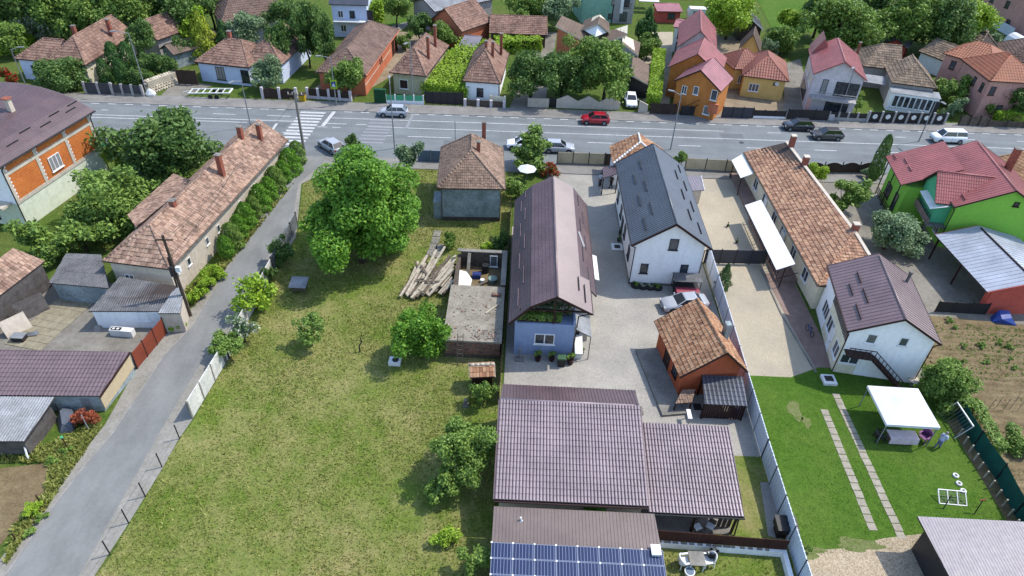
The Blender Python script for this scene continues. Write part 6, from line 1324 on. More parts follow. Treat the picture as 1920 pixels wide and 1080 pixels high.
# chalet: four crossing gables
c0 = at(1112, 100); h = thing('house', 'chalet with folded tan roof slabs and a white dormer behind the round trees', 'house', (c0.x, c0.y, 0))
def slabroof(P4, zs, th=.2):
    Q = [at(p[0], p[1], z)-Vector((c0.x, c0.y, 0)) for p, z in zip(P4, zs)]; do_roof(h, [Q], ('seam', .6, 1, .03), ('r_tan', 'w_cream'), th=th); return Q
def under(Q, m, s=.9):
    c = sum(Q, Vector())/len(Q); q = [c+(p-c)*s for p in Q]; n = len(q); b = MB(); b.add([(p.x, p.y, 0) for p in q]+[(p.x, p.y, p.z-.25) for p in q], [(i, (i+1) % n, (i+1) % n+n, i+n) for i in range(n)]+[tuple(range(n, 2*n))]); b.build('wall', m, h)
Q = slabroof([(1112, 86), (1042, 48), (1053, 30), (1130, 62)], (3.4, 6.0, 6.6, 4.2)); under(Q, 'w_brick2'); Q = slabroof([(1176, 66), (1112, 86), (1130, 62), (1177, 47)], (5.6, 3.4, 4.2, 6.0)); under(Q, 'w_greyr')
Q = slabroof([(1197, 104), (1166, 80), (1169, 66), (1201, 80)], (3.6, 5.0, 5.2, 3.8)); under(Q, 'w_greyr'); Q = slabroof([(1216, 158), (1183, 140), (1186, 104), (1217, 122)], (2.4, 3.2, 3.2, 2.6)); under(Q, 'dark', .95)
d0 = [at(1092, 55, 5.0), at(1116, 69, 4.9), at(1140, 60, 5.0), at(1122, 44, 6.6)]; O_ = Vector((c0.x, c0.y, 0)); d0 = [p-O_ for p in d0]; bk = Vector((.6, 5, 0))
one('dormer_face', 'w_white', lambda b: b.add(d0, [(0, 1, 3), (1, 2, 3)]), h); do_roof(h, [[d0[0]+Vector((-.3, -.4, 0)), d0[0]+bk, d0[3]+bk, d0[3]+Vector((0, -.5, .1))], [d0[2]+bk, d0[2]+Vector((.3, -.4, 0)), d0[3]+Vector((0, -.5, .1)), d0[3]+bk]], ('seam', .6, 1, .03), ('r_tan', 'w_cream'))
cc = (d0[0]+d0[1]+d0[2]+d0[3])/4; one('window', 'dkframe', lambda b: b.add([cc+Vector((-.5, -.12, -.4)), cc+Vector((.5, -.12, -.4)), cc+Vector((0, -.1, .6))], [(0, 1, 2)]), h)
fl_ = at(1155, 52)-O_; one('flue', 'plastic', lambda b: b.box((fl_.x-.25, fl_.y-4.6, 4), (fl_.x+.25, fl_.y-4.1, 8.2)), h)
fh('apartments', 'sea-green and grey apartment block at the top behind the chalet', (1095, -40), (1160, -40), 8.2, 9.5, 'x', 10, wall='w_sea', rm='r_dark', cov=('seam', .5, 1, .03), wins=[('W', 5.6, 3.4, .7, 1.0, 1, 'dkframe'), ('W', 5.2, .8, .7, 1.0, 1, 'dkframe'), ('W', 5.6, 6, .7, 1.0, 1, 'dkframe')], cat='building')
h = fh('apartments', 'grey rendered tower joined to the sea-green block', (1155, -40), (1200, -38), 8.2, 9.2, 'x', 10, wall='w_greyr', rm='r_dark', cov=('seam', .5, 1, .03), wins=[('W', 1.5, 3.2, 1.4, 1.9, 2, 'dkframe'), ('W', 1.3, .5, 1.4, 1.7, 2, 'dkframe'), ('W', 1.3, 6, 1.4, 1.7, 2, 'dkframe')], cat='building')
one('balcony_rail', 'black', lambda b: [b.bar((-.3, h.W-1.9-i*.2, 3.0), (-.3, h.W-1.9-i*.2, 3.9), .03) for i in range(9)]+[b.bar((-.3, h.W-1.8, 3.9), (-.3, h.W-3.6, 3.9), .05), b.bar((-.3, h.W-1.8, 3.0), (-.3, h.W-3.6, 3.0), .05)], h.root)
fh('shed', 'low shed with a faded red roof and pale blinds at the top', (1232, 21), (1281, 22), 2.3, 2.8, 'x', 4, wall='w_red', rm='r_red2', cov=('seam', .4, 1, .03), cat='shed', sk=.9, wins=[('W', 2, .8, 1.5, 1.1, 2, 'dkframe')])
# red roofed timber house
h = fh('house', 'ochre timber house with a long stepped faded red roof', (1264, 151), (1352, 172), 4.6, 6.9, 'y', 6, wall='w_ochre', rm='r_red2', cov=('seam', .45, 1, .035), wins=[('S', .9, 2.9, .75, 1.2, 2), ('S', 2.6, 3.2, .75, 1.2, 1), ('S', 5.2, 3.0, .9, 1.5, 1), ('S', 4.6, .7, 1.0, 1.3, 1)], fas='brown')
fh('middle_block', None, (1252, 126), (1352, 142), 4.6, 7.2, 'y', 8, wall='w_ochre', rm='r_red', cov=('seam', .45, 1, .035), parent=h)
fh('rear_block', None, (1270, 88), (1345, 96), 5.0, 7.8, 'y', 12, wall='w_lilac', rm='r_red', cov=('seam', .45, 1, .035), parent=h)
fh('side_block', None, (1262, 50), (1296, 55), 4.4, 4.9, 'x', 5, wall='w_white', rm='r_red2', cov=('seam', .45, 1, .035), parent=h, wins=[('W', .6, 2.4, 1.8, 1.6, 2, 'dkframe'), ('W', .6, .3, 1.8, 1.6, 2, 'dkframe')])
one('entrance_box', 'w_brick2', lambda b: b.box((5.6, .1, 1.2), (7.0, .4, 2.6)), h.root); one('lean_rail', 'brown', lambda b: (b.bar((2.2, -.1, .3), (4.2, -.1, 2.0), .12), b.bar((2.2, -.1, 1.1), (4.2, -.1, 2.8), .08)), h.root)
# yellow house
h = fh('house', 'yellow house with a red pantile hipped roof', (1392, 142), (1479, 153), 3.3, 5.6, 'y', 9, 3.4, 3, wall='w_yellow', rm='c_pan2', cov=('metal', .4, .5, .05), wins=[('S', 1.0, 1.0, 1.5, 1.2, 3), ('S', 4.4, 2.4, .4, .4, 1, 'dkframe')], gut='brown')
fh('wing', None, (1376, 130), (1440, 128), 3.3, 5.4, 'x', 6, 2.6, 2.8, wall='w_yellow', rm='c_pan2', cov=('metal', .4, .5, .05), parent=h, wins=[('W', .9, .9, .8, 1.3, 2)])
fh('rear_gable', None, (1385, 92), (1425, 98), 3.0, 5.6, 'y', 5, wall='w_yellow', rm='r_tan', cov=('seam', .5, 1, .03), parent=h)
one('sign_disc', 'plastic', lambda b: b.tube((5.3, .28, 2.6), (5.3, .33, 2.6), .32, n=14), h.root)
fh('shed', 'dark boarded shed with a pale gable roof among the trees', (1383, 52), (1432, 56), 2.4, 4.0, 'y', 6, wall='dark', rm='asb', cov=('seam', .4, 1, .03), cat='shed', fas='plastic')
# white two-storey with red roof
h = fh('house', 'pale two-storey house with a red tile roof and front balcony', (1525, 138), (1626, 151), 6.0, 8.2, 'y', 11, wall='w_lilac', rm='r_red', cov=('seam', .42, 1, .035), wins=[('S', 1.3, 3.3, .8, 2.0, 1, 'dkframe'), ('S', 3.2, 3.2, 3.2, 2.0, 4, 'dkframe'), ('S', 2.6, .6, 3.2, 1.8, 4, 'dkframe'), ('W', 1, 3.4, 3.4, 1.6, 3, 'plastic', 'w_cream'), ('W', 6, 3.4, 3, 1.6, 3, 'plastic', 'w_cream'), ('W', 2, .6, 5, 1.6, 4, 'brown')], fas='r_red')
one('balcony', 'w_greyr', lambda b: (b.box((.6, -1.3, 2.75), (h.L-.6, .34, 2.95)), [b.bar((.7+i*.5, -1.25, 2.95), (.7+i*.5, -1.25, 3.9), .04) for i in range(int((h.L-1.4)/.5)+1)], b.bar((.7, -1.25, 3.9), (h.L-.7, -1.25, 3.9), .07)), h.root)
one('terrace_wall', 'w_lilac', lambda b: b.box((.7, -1.6, 0), (h.L*.6, -1.4, 1.0)), h.root); one('corner_pillar', 'w_pink', lambda b: b.box((.2, -1.3, 0), (.7, -.8, 2.75)), h.root); one('rear_dormer', 'r_red', lambda b: b.ring([[(.2, 8.5, 6.2), (3, 8.5, 6.2), (1.6, 8.5, 8.6)], [(.2, 12.5, 6.2), (3, 12.5, 6.2), (1.6, 12.5, 8.6)]]), h.root)
# grey-brown hipped house with white conservatory
h = fh('house', 'weathered hipped tile house with a white glazed conservatory', (1672, 155), (1757, 166), 3.6, 6.0, 'y', 7, 3.6, 0, wall='w_greyr', rm='c_far3', wins=[], chims=[])
fh('rear_wing', None, (1617, 124), (1690, 132), 3.4, 6.0, 'x', 8, 0, 3, wall='w_greyr', rm='c_far3', parent=h, chims=[(2.0, 6.8, 4.0, 6.4, .35)])
one('canopy', 'asb2', lambda b: b.slab([(-3.2, 2.5, 2.4), (-.2, 1.8, 2.5), (-.2, 4.2, 3.0), (-3.2, 4.6, 2.9)], .06), h.root)
cs = thing('conservatory', 'white conservatory with a row of tall glass panes behind the black gates', 'conservatory', h.O+Vector((-.4, -1.75, 0)), h.ang); Lc = h.L+.4
one('wall', 'w_white', lambda b: b.box((0, 0, 0), (Lc, 1.9, 2.75)), cs); one('roof', 'asb2', lambda b: b.slab([(-.1, -.15, 2.8), (Lc+.1, -.15, 2.8), (Lc+.1, 2.0, 3.0), (-.1, 2.0, 3.0)], .05), cs)
for i in range(7): wallwin(cs, (.55+i*.78, -.02), (1, 0), .7, .74, 1.75, 1)
one('door', 'dkframe', lambda b: b.box((6.1, -.05, .05), (7.0, .02, 2.3)), cs)
# pink house
h = fh('house', 'pink two-storey house with an orange pantile roof at the far right', (1856, 152), (1960, 158), 5.8, 8.4, 'y', 9, 4.2, 3.5, wall='w_pink', rm='c_pan', cov=('metal', .4, .5, .05), wins=[('S', .5, 3.6, .8, 1.3, 1, 'brown'), ('S', 2.6, .9, .9, 1.3, 1, 'brown'), ('W', 4.2, 3.6, .8, 1.3, 1, 'brown'), ('W', 6.6, 3.6, .8, 1.3, 1, 'brown')], gut='brown')
fh('wing', None, (1768, 100), (1865, 128), 5.8, 7.8, 'x', 8, 3, 3.2, wall='w_pink', rm='c_pan', cov=('metal', .4, .5, .05), parent=h, wins=[('W', 1.2, 3.8, .8, 1.3, 1, 'brown'), ('W', 4.0, 3.8, .9, 1.3, 1, 'brown'), ('W', 2.0, .9, .9, 1.3, 1, 'brown')])
fh('shed', 'old clay roof behind the conservatory house', (1722, 96), (1772, 115), 2.8, 4.6, 'x', 7, wall='w_white', rm='c_far3', cat='shed')
fh('shed', 'dark shed with a red wall beneath the big trees', (1655, 82), (1702, 92), 2.4, 3.6, 'y', 5, wall='w_red', rm='asb', cov=('seam', .4, 1, .03), cat='shed')
fh('house', 'tan-roofed house behind the pink house', (1830, 95), (1880, 98), 3.0, 5.2, 'x', 8, 2, 3, wall='w_greyr', rm='c_far3'); fh('house', 'brown-roofed house at the right edge behind the pink house', (1884, 112), (1980, 125), 3.2, 5.6, 'y', 9, 3, 3, wall='w_cream', rm='c_far2')
h = fh('building', 'unfinished pinkish brick building in the top right corner', (1842, -34), (1990, 20), 7, 7.3, 'x', 12, wall='w_pink', rm='conc', cov=('seam', 5, 1, .01), wins=[('W', 3, 4, 1, 1.4, 1, 'dkframe'), ('W', 7, 4, 1, 1.4, 1, 'dkframe'), ('W', 5, 1, 1, 1.4, 1, 'dkframe'), ('W', 9, 1, 1, 1.4, 1, 'dkframe')], cat='building')
tag(one('site_fence', 'f_sheet', lambda b: b.bar(at(1842, 30, .9), at(1900, 62, .9), .06, 1.8)), 'pale blue hoarding in front of the unfinished pink building', 'hoarding')
gs = thing('greenhouse', 'small white tent-like greenhouse behind the pink house', 'greenhouse', at(1908, 88)); one('shell', 'canvas', lambda b: b.ring([[(1.6*math.cos(q), y, 2.0*math.sin(q)) for q in [math.pi*k/8 for k in range(9)]] for y in (-2.5, 2.5)]), gs)
cv = thing('caravan', 'white caravan between the red roof and the big bright tree', 'caravan', at(1308, 38)); one('body', 'plastic', lambda b: b.ring([[(-2.2, y, .5), (2.2, y, .5), (2.3, y, 1.6), (2.0, y, 2.4), (-2.0, y, 2.4), (-2.3, y, 1.6)] for y in (-1, 1)]), cv); one('window', 'glass', lambda b: b.box((-1.4, -1.03, 1.4), (.2, -1.0, 2.0)), cv); one('wheel', 'rubber', lambda b: b.tube((0, -1.0, .35), (0, -.8, .35), .35, n=12), cv)
for i, (x, y) in enumerate(((1206, 14), (1213, 22))): q = thing('awning', 'white awning by the grey tower, %s one' % ('upper', 'lower')[i], 'awning', at(x, y)); one('canopy', 'canvas', lambda b: b.slab([(-2, -1, 2.3), (2, -1, 2.3), (2, 1, 2.7), (-2, 1, 2.7)], .06), q); one('post', 'grey', lambda b: [b.bar((s, -.9, 0), (s, -.9, 2.3), .07) for s in (-1.9, 1.9)], q)
# ================================================================ FAR FENCES
fence('gate', 'dark grey double gate with white pillars at the far left', (163, 176), (213, 178), 1.7, 2, 'f_dark', 'w_greyr', .3); fence('fence', 'dark panels between pale pillars left of the rubble wall', (214, 178), (270, 181), 1.6, 3, 'f_dark', 'w_greyr', .3, base=.3)
rw = thing('stone_wall', 'pale rubble stone wall on a bank below the dark conifers', 'wall', (0, 0, 0)); A, C = at(283, 176), at(337, 156); d = (C-A).normalized(); nrm_ = Vector((-d.y, d.x, 0)); M['rubble'] = clay('rubble_stone', [S(200, 190, 168), S(228, 218, 196), S(176, 166, 148), S(214, 204, 184)])
def rub(b):
    for r in range(6):
        for c in range(int((C-A).length/.45)):
            p = A+d*(c*.45+(.2 if r % 2 else 0))+nrm_*(r*.16+rnd.uniform(-.04, .04)); s = rnd.uniform(.16, .24); z = r*.3
            b.ring([[(p.x-s, p.y-.2, z), (p.x+s, p.y-.2, z), (p.x+s, p.y+.3, z), (p.x-s, p.y+.3, z)], [(p.x-s*1.1, p.y-.26, z+.14), (p.x+s*1.1, p.y-.26, z+.14), (p.x+s, p.y+.3, z+.14), (p.x-s, p.y+.3, z+.14)], [(p.x-s*.8, p.y-.18, z+.28), (p.x+s*.8, p.y-.18, z+.28), (p.x+s*.8, p.y+.3, z+.28), (p.x-s*.8, p.y+.3, z+.28)]])
one('bank', 'rubble', lambda b: b.bar(A+nrm_*.5+Vector((0, .1, .8)), C+nrm_*.5+Vector((0, .1, .8)), .7, 1.7), rw)
o = one('stones', 'rubble', rub, rw); o['kind'] = 'stuff'
tag(one('white_boulder', 'plastic', lambda b: b.ring([[(at(284, 180).x+r*math.cos(q), at(284, 180).y+r*.7*math.sin(q), z) for q in [k*math.pi/4 for k in range(8)]] for r, z in ((.7, 0), (.8, .4), (.4, .9), (.1, 1.1))])), 'white painted boulder at the foot of the far street lamp', 'boulder')
fence('gate', 'dark brown timber gate beside the bluish-white house', (336, 158), (372, 160), 2.2, 3, 'f_brown', 'f_brown', .12)
fence('gate', 'brown double gate with pale pillars beside the yellow bin', (494, 186), (557, 187), 1.7, 2, 'f_brown', 'w_lilac', .35, arch=.25)
fence('fence', 'pale stone pillars and dark panels in front of the orange brick house', (578, 184), (658, 190), 1.5, 4, 'f_brown', 'w_lilac', .35, base=.35, bm='w_lilac')
fence('fence', 'white balustrade with teal mesh in front of the olive-beige house', (724, 194), (794, 196), 1.3, 4, 'w_teal', 'w_white', .15, base=.45, bm='w_white', gap=.02)
fence('fence', 'very dark tall board gate under the vine arbour', (798, 195), (868, 198), 1.9, 5, 'dark', 'black', .1); fence('fence', 'low mossy front wall with pillars before the small white house', (872, 199), (945, 203), 1.0, 3, 'w_stone', 'w_lilac', .4)
fence('gate', 'pale narrow gate at the corner of the small white house', (920, 198), (946, 200), 1.5, 1, 'w_cream', 'w_cream', .3)
zz = thing('wall', 'beige front wall with a zigzag top in front of the round trees', 'wall', at(989, 200), ra); Lz = (at(1162, 209)-at(989, 200)).length
def zig(b):
    n = 12; P = [(0, 1.3)]; xs = [0, 3.0, 3.0, 4.3, 4.3]
    P = [(0, 1.35), (3.1, 1.35)]; Q = [(4.2, 1.3)]; x = 4.2; st = (Lz-4.2)/6
    for i in range(6): Q += [(x+st*.5, 1.95 if i % 2 == 0 else 1.0)] if 0 else [(x+st*(i+1), 1.95 if i % 2 == 0 else 1.1)]
    for pts in (P, Q):
        f = [(p[0], -.1, 0) for p in pts]+[(p[0], -.1, p[1]) for p in pts[::-1]]; k = [(a_, .12, c_) for a_, _, c_ in f]; n = len(f); b.add(f+k, [tuple(range(n)), tuple(range(2*n-1, n-1, -1))]+[((i+1) % n, i, i+n, (i+1) % n+n) for i in range(n)])
one('wall_body', 'w_beige', zig, zz); one('gate', 'black', lambda b: b.box((3.15, 0, 0), (4.15, .08, 1.5)), zz)
tag(one('wall', 'w_beige', lambda b: b.ring([[(p.x, p.y+s, 0), (q_.x, q_.y+s, 0), (q_.x, q_.y+s, 1.3), (p.x, p.y+s, 1.9)] for s in (0, .22) for p, q_ in ((at(1196, 212), at(1213, 213)),)])), 'short beige wall stub beside the parked white saloon', 'wall')
fence('gate', 'dark wire double gate beside the tall vine hedge', (1218, 214), (1265, 216), 1.7, 2, 'f_brown', 'black', .1); fence('fence', 'dark railing in front of the ochre timber house', (1275, 217), (1330, 219), 1.5, 3, 'dark', 'black', .1)
fence('gate', 'solid anthracite sliding gate in front of the yellow house', (1352, 221), (1409, 223), 1.7, 3, 'f_dark', 'black', .1); fence('fence', 'dark fence on a white plinth in front of the yellow house', (1411, 222), (1470, 224), 1.3, 3, 'dark', 'dark', .12, base=.35, bm='w_white')
fence('gate', 'tall dark gate in front of the white two-storey house', (1474, 224), (1550, 227), 1.6, 3, 'dark', 'black', .1); fence('fence', 'grey low wall with dark panels by the two-storey house', (1551, 226), (1622, 229), 1.3, 4, 'dark', 'w_greyr', .25, base=.5, bm='w_greyr')
kf = fence('gate', 'black gate panels decorated with round white discs', (1624, 230), (1768, 234), 1.7, 6, 'black', 'w_greyr', .28)
for i in range(6):
    L_ = (at(1768, 234)-at(1624, 230)).length/6; o = one('round_ornament', 'plastic', lambda b: b.tube((L_*(i+.5), -.03, 1.0), (L_*(i+.5), -.06, 1.0), .36, n=18), kf)
fence('gate', 'brown timber gate beside the round bush at the far right', (1796, 235), (1850, 238), 1.6, 3, 'wood', 'f_brown', .15, arch=.3); fence('fence', 'dark low front wall beneath the trimmed hedge at the far right', (1851, 238), (1990, 243), 1.0, 4, 'w_stone', 'w_stone', .3)
hedge('clipped yellow-green hedge along the far right front wall', (1862, 232), (1985, 237), 1.9, 1.2, 'l_lime', 160)
hedge('tall narrow vine hedge between the chalet garage and the ochre house', (1222, 208), (1232, 120), 2.6, 1.9, 'l_lime', 120, size=.16)
hedge('clipped hedge on the back boundary at the far left', (-60, 118), (66, 88), 2.2, 1.6, 'l_lime', 120, size=.16)
# vine arbour
va = hedge('broad grape arbour between the olive house and the small white house', (832, 188), (905, 100), 2.4, 7.0, 'l_lime', 60, 'vine_arbour', cat='arbour', size=.2)
hedge('grape vines climbing beside the low tiled shed', (930, 96), (1010, 92), 2.2, 3.5, 'l_lime', 70, 'vine_arbour', cat='arbour', size=.2)
# ================================================================ FAR TREES
T = tree
for i, (x, y, w_, hc, lf, lb) in enumerate([
    (25, 20, 60, 5, 'l_dark', 'dark tree in the top left corner of the wood'), (95, 8, 55, 6, 'l_mid', 'big green tree at the top edge above the white-flowering shrub'), (160, 22, 52, 5, 'l_mid', 'green tree behind the chimney of the cream house'), (215, 12, 50, 6, 'l_mid', 'tall tree at the top edge left of the small clay roof'), (270, -2, 50, 6, 'l_dark', 'dark tree at the top edge over the small clay roof'), (125, 45, 34, 3.5, 'l_dark', 'low dark tree touching the back of the cream house'), (335, 8, 44, 6, 'l_dark', 'dark tree at the top edge right of the small clay roof'), (390, -5, 40, 6, 'l_dark', 'dark tree at the top edge left of the dark brown roof'), (12, 70, 34, 3, 'l_mid', 'round tree at the left edge above the clipped hedge'), (45, -25, 60, 7, 'l_mid', 'tree rising out of the top left corner'), (180, -30, 60, 7, 'l_dark', 'tree crown cut by the top edge at the left'), (300, -40, 60, 7, 'l_mid', 'tree crown cut by the top edge beside the pine'),
    (355, 40, 34, 4, 'l_lime', 'yellow-green broadleaf tree beside the golden conifer'), (462, 52, 32, 4, 'l_olive', 'grey-leaved tree in front of the dark brown roof'), (545, 30, 40, 5, 'l_dark', 'dark tree right of the white side wall'), (500, 138, 33, 2.6, 'l_olive', 'silvery tree in front of the bluish-white house'), (650, 142, 36, 3.2, 'l_mid', 'round tree standing before the orange brick house'), (693, 22, 28, 3.5, 'l_lime', 'bright young tree beside the two-storey white-blue house'), (742, 14, 26, 3.5, 'l_mid', 'green tree left of the grey-white storehouse'), (785, 48, 24, 3, 'l_dark', 'dark round tree at the white track'), (828, 66, 28, 2.6, 'l_mid', 'green bush behind the two-chimney olive house'), (760, 78, 18, 1.5, 'l_mid', 'low bush by the end of the orange brick house'), (1000, 10, 40, 4, 'l_mid', 'feathery tree at the top left of the sea-green block'), (1050, 18, 34, 4, 'l_olive', 'pale tree between the low tiled shed and the sea-green block'), (975, 40, 24, 2.5, 'l_mid', 'shrub above the low tiled shed roof'),
    (997, 136, 46, 4.0, 'l_dark', 'leftmost dark maple behind the zigzag wall'), (1056, 134, 50, 4.4, 'l_dark', 'second dark maple behind the zigzag wall'), (1096, 108, 44, 5.4, 'l_mid', 'rear maple behind the zigzag wall'), (1138, 136, 56, 4.6, 'l_mid', 'large brighter maple beside the chalet garage'),
    (1215, 90, 24, 2, 'l_mid', 'shrub beneath the conifer beside the chalet'), (1372, 22, 46, 5, 'l_lime', 'bright green tree with a visible trunk behind the red roof'), (1470, 75, 34, 2.5, 'l_mid', 'bushy tree behind the yellow house'), (1445, 90, 20, 1.6, 'l_olive', 'grey-green shrub at the back of the yellow house'), (1480, 40, 26, 2, 'l_lime', 'bright shrub beside the strip of lawn'), (1590, 42, 62, 6, 'l_mid', 'huge tree directly behind the pale two-storey house'), (1650, 20, 50, 6, 'l_dark', 'dark tree at the top edge right of the huge one'), (1705, 40, 52, 6, 'l_mid', 'big tree behind the dark shed with the red wall'), (1765, 45, 60, 6, 'l_dark', 'dark big tree behind the old clay roof'), (1812, 35, 45, 6, 'l_lime', 'bright big tree left of the unfinished pink building'), (1745, 5, 55, 7, 'l_lime', 'bright tree at the top edge behind the dark big tree'), (1540, 20, 40, 5, 'l_dark', 'dark tree left of the huge one'), (1855, 75, 22, 2, 'l_olive', 'pale shrub in front of the blue hoarding'),
    (1788, 172, 33, 2.3, 'l_mid', 'round clipped bush in front of the pink house'), (1786, 206, 20, 1.2, 'l_olive', 'silvery shrub under the round clipped bush'), (1906, 188, 36, 3, 'l_dark', 'dark bush at the right edge before the pink house'), (1858, 200, 20, 1.6, 'l_mid', 'small tree against the pink wall'), (1610, 195, 12, 1.4, 'l_mid', 'slim green shrub by the balcony of the pale two-storey house'), (1560, 60, 30, 4, 'l_mid', 'tree touching the rear of the red roof')]):
    T(lb, x, y, w_, hc, 'big' if w_ > 38 else 'far' if w_ > 22 else 'small', lf, .95)
for i in range(14): T('distant tree in the wood beyond the top edge', -150+i*165, -75-(i % 3)*22, 70, 6, 'far', ('l_mid', 'l_dark', 'l_lime')[i % 3], .9, group='trees beyond the top edge')
T('dense dark tree in front of the cream house', 112, 138, 46, 2.6, 'big', 'l_dark', .85); T('red-flowering shrub at the left edge behind the unfinished house', 16, 142, 18, 1.2, 'small', 'l_rose', .9); T('white-blossoming elder at the back of the cream house', 64, 52, 32, 3, 'far', 'l_white', 1.0); T('white-blossoming elder beside the small clay-roofed house', 318, 58, 26, 2.5, 'far', 'l_white', .9)
for x, y, w_, z, lb in ((214, 112, 14, 2.8, 'tallest'), (196, 138, 12, 1.6, 'leftmost'), (228, 138, 12, 1.8, 'lowest right'), (240, 112, 14, 2.6, 'rear')): T('%s dark thuja of the four beside the cream wall' % lb, x, y, w_, z, 'col', 'l_fir', 2.2)
for x, y, w_, z, lb in ((262, 70, 30, 4.5, 'tall green tree rising beside the cream house roof'), (285, 120, 26, 2.4, 'dark bush above the rubble wall'), (310, 122, 24, 2.2, 'dark spreading bush at the right end of the rubble wall'), (262, 145, 20, 1.5, 'dark bush behind the dark panels and pillars'), (345, 92, 24, 2, 'dark fir-like bush beside the low tan shed')): T(lb, x, y, w_, z, 'far', 'l_dark', 1.0)
T('golden-green conifer behind the bluish-white house', 378, 68, 27, 3.6, 'cone', 'l_gold', 1.6); T('grey spruce-like tree at the tan shed', 420, 70, 20, 3, 'cone', 'l_fir', 1.5); T('dark conifer beside the chalet', 1216, 58, 22, 3.4, 'far', 'l_fir', 1.9)
for x, y, w_, z, lb in ((528, 84, 28, 4.2, 'left'), (572, 62, 32, 5.5, 'tallest'), (606, 76, 26, 5, 'right')): T('%s tree of the dark weeping group left of the orange brick house' % lb, x, y, w_, z, 'far', 'l_dark', 1.7)
# ================================================================ CARS
M['car_glass'] = mat('car_glass', (.012, .015, .018), rough=.06, spec=.7, stain=0)
def car(label, P, ang, paint, kind='hatch', L=4.0, Hh=1.48, group=None, name='car'):
    t = thing(name, label, 'car', P, ang, group); k = L/4.0; wd = .86
    prof = {'hatch': [(2.0, .5, .66), (1.9, .28, .8), (1.45, .2, .9), (.95, .2, .97), (-1.75, .22, 1.0), (-1.93, .3, .95), (-2.0, .45, .8)],
            'sedan': [(2.1, .5, .64), (1.98, .26, .78), (1.4, .2, .88), (.95, .2, .95), (-1.3, .2, .98), (-1.98, .28, .98), (-2.1, .45, .85)],
            'van': [(2.1, .5, .75), (2.0, .28, .95), (1.6, .22, 1.05), (1.2, .22, 1.12), (-1.95, .24, 1.15), (-2.05, .3, 1.1), (-2.1, .45, .9)]}[kind]
    R = []
    for i, (x, zb, zt) in enumerate(prof):
        w = wd*(.8 if i in (0, len(prof)-1) else .95 if i in (1, len(prof)-2) else 1); m = (zb+zt)/2
        R.append([(x*k, -w*.9, zb), (x*k, -w, zb+.12), (x*k, -w*1.0, m+.1), (x*k, -w*.93, zt-.04), (x*k, -w*.75, zt), (x*k, w*.75, zt), (x*k, w*.93, zt-.04), (x*k, w, m+.1), (x*k, w, zb+.12), (x*k, w*.9, zb)])
    one('body', paint, lambda b: b.ring(R), t, True)
    zb = .93 if kind != 'van' else 1.08
    c = {'hatch': ((1.0, .25, -1.35, -1.9)), 'sedan': ((.95, .2, -.95, -1.55)), 'van': ((1.35, .75, -1.8, -2.05))}[kind]; c = [q*k for q in c]
    wb, wt_ = wd*.88, wd*.68; zt = Hh-.04
    bot = [(c[0], -wb, zb), (c[0], wb, zb), (c[3], wb, zb), (c[3], -wb, zb)]; top = [(c[1], -wt_, zt), (c[1], wt_, zt), (c[2], wt_, zt-.02), (c[2], -wt_, zt-.02)]
    q = one('window', 'car_glass', lambda b: b.add(bot+top, [(0, 1, 5, 4), (1, 2, 6, 5), (2, 3, 7, 6), (3, 0, 4, 7)]), t)
    one('roof', paint, lambda b: b.ring([[(x*1.0, y*s, z) for x, y in ((c[1]+e, -wt_-.0), (c[1]+e, wt_), (c[2]-e, wt_), (c[2]-e, -wt_))] for e, s, z in ((.04, 1.03, zt-.03), (.0, 1.0, zt+.03), (-.12, .85, Hh+.02))]), t)
    def pill(b):
        for s in (-1, 1):
            for f in ((0, 4), (3, 7)):
                a, e = bot[f[0]], top[f[1]-4]; b.bar((a[0], s*abs(a[1])*1.01, a[2]-.03), (e[0], s*abs(e[1])*1.02, e[2]), .09, .07)
            m = (c[1]+c[2])/2; b.bar((m-.05, s*wb*1.01, zb-.02), (m, s*wt_*1.03, zt), .07, .05)
    one('pillar', paint, pill, t)
    for x in (1.28*k, -1.22*k):
        for s in (-1, 1):
            w = one('wheel', 'rubber', lambda b: b.tube((x, s*(wd-.16), .31), (x, s*(wd+.02), .31), .31, n=16), t); one('rim', 'grey', lambda b: b.tube((x, s*(wd+.021), .31), (x, s*(wd+.035), .31), .2, .15, 12), w)
    f = prof[0][0]*k; r = prof[-1][0]*k; zl = prof[1][2]-.12
    for s in (-1, 1):
        one('headlight', 'plastic', lambda b: b.box((f-.16, s*.62-.15, zl-.06), (f-.03+.0, s*.62+.15, zl+.07)), t); one('taillight', mat('tail_red', (.25, .01, .01), rough=.3) if 'tail_red' not in M else M['tail_red'], lambda b: b.box((r-.005, s*.68-.1, zl-.05), (r+.12, s*.68+.1, zl+.22)), t)
        one('mirror', paint, lambda b: b.box((c[0]-.32, s*(wd+.02)-.0 if s > 0 else -wd-.2, zb), (c[0]-.2, s*(wd+.2) if s > 0 else -wd-.02, zb+.14)), t)
    for s in (-1, 1): one('sill', 'black', lambda b: b.box((-.9*k, s*wd*.985-.02, .17), (.95*k, s*wd*.985+.02, .3), ), t); one('wheel_arch', 'black', lambda b: [b.tube((x, s*(wd-.05), .33), (x, s*(wd+.008), .33), .39, n=16) for x in (1.28*k,)], t); one('wheel_arch', 'black', lambda b: b.tube((-1.22*k, s*(wd-.05), .33), (-1.22*k, s*(wd+.008), .33), .39, n=16), t); one('door_seam', 'black', lambda b: b.box((-.08*k, s*wd*1.0-.006, .32), (-.06*k, s*wd*1.0+.006, .9)), t)
    one('grille', 'black', lambda b: b.box((f-.06, -.5, .36), (f+.012, .5, .56)), t); one('number_plate', 'plastic', lambda b: b.box((f+.0, -.26, .38), (f+.025, .26, .49)), t); one('number_plate', 'plastic', lambda b: b.box((r-.03, -.26, .6), (r+.0, .26, .71)), t)
    return t
M['tail_red'] = mat('tail_red', (.25, .01, .01), rough=.3)
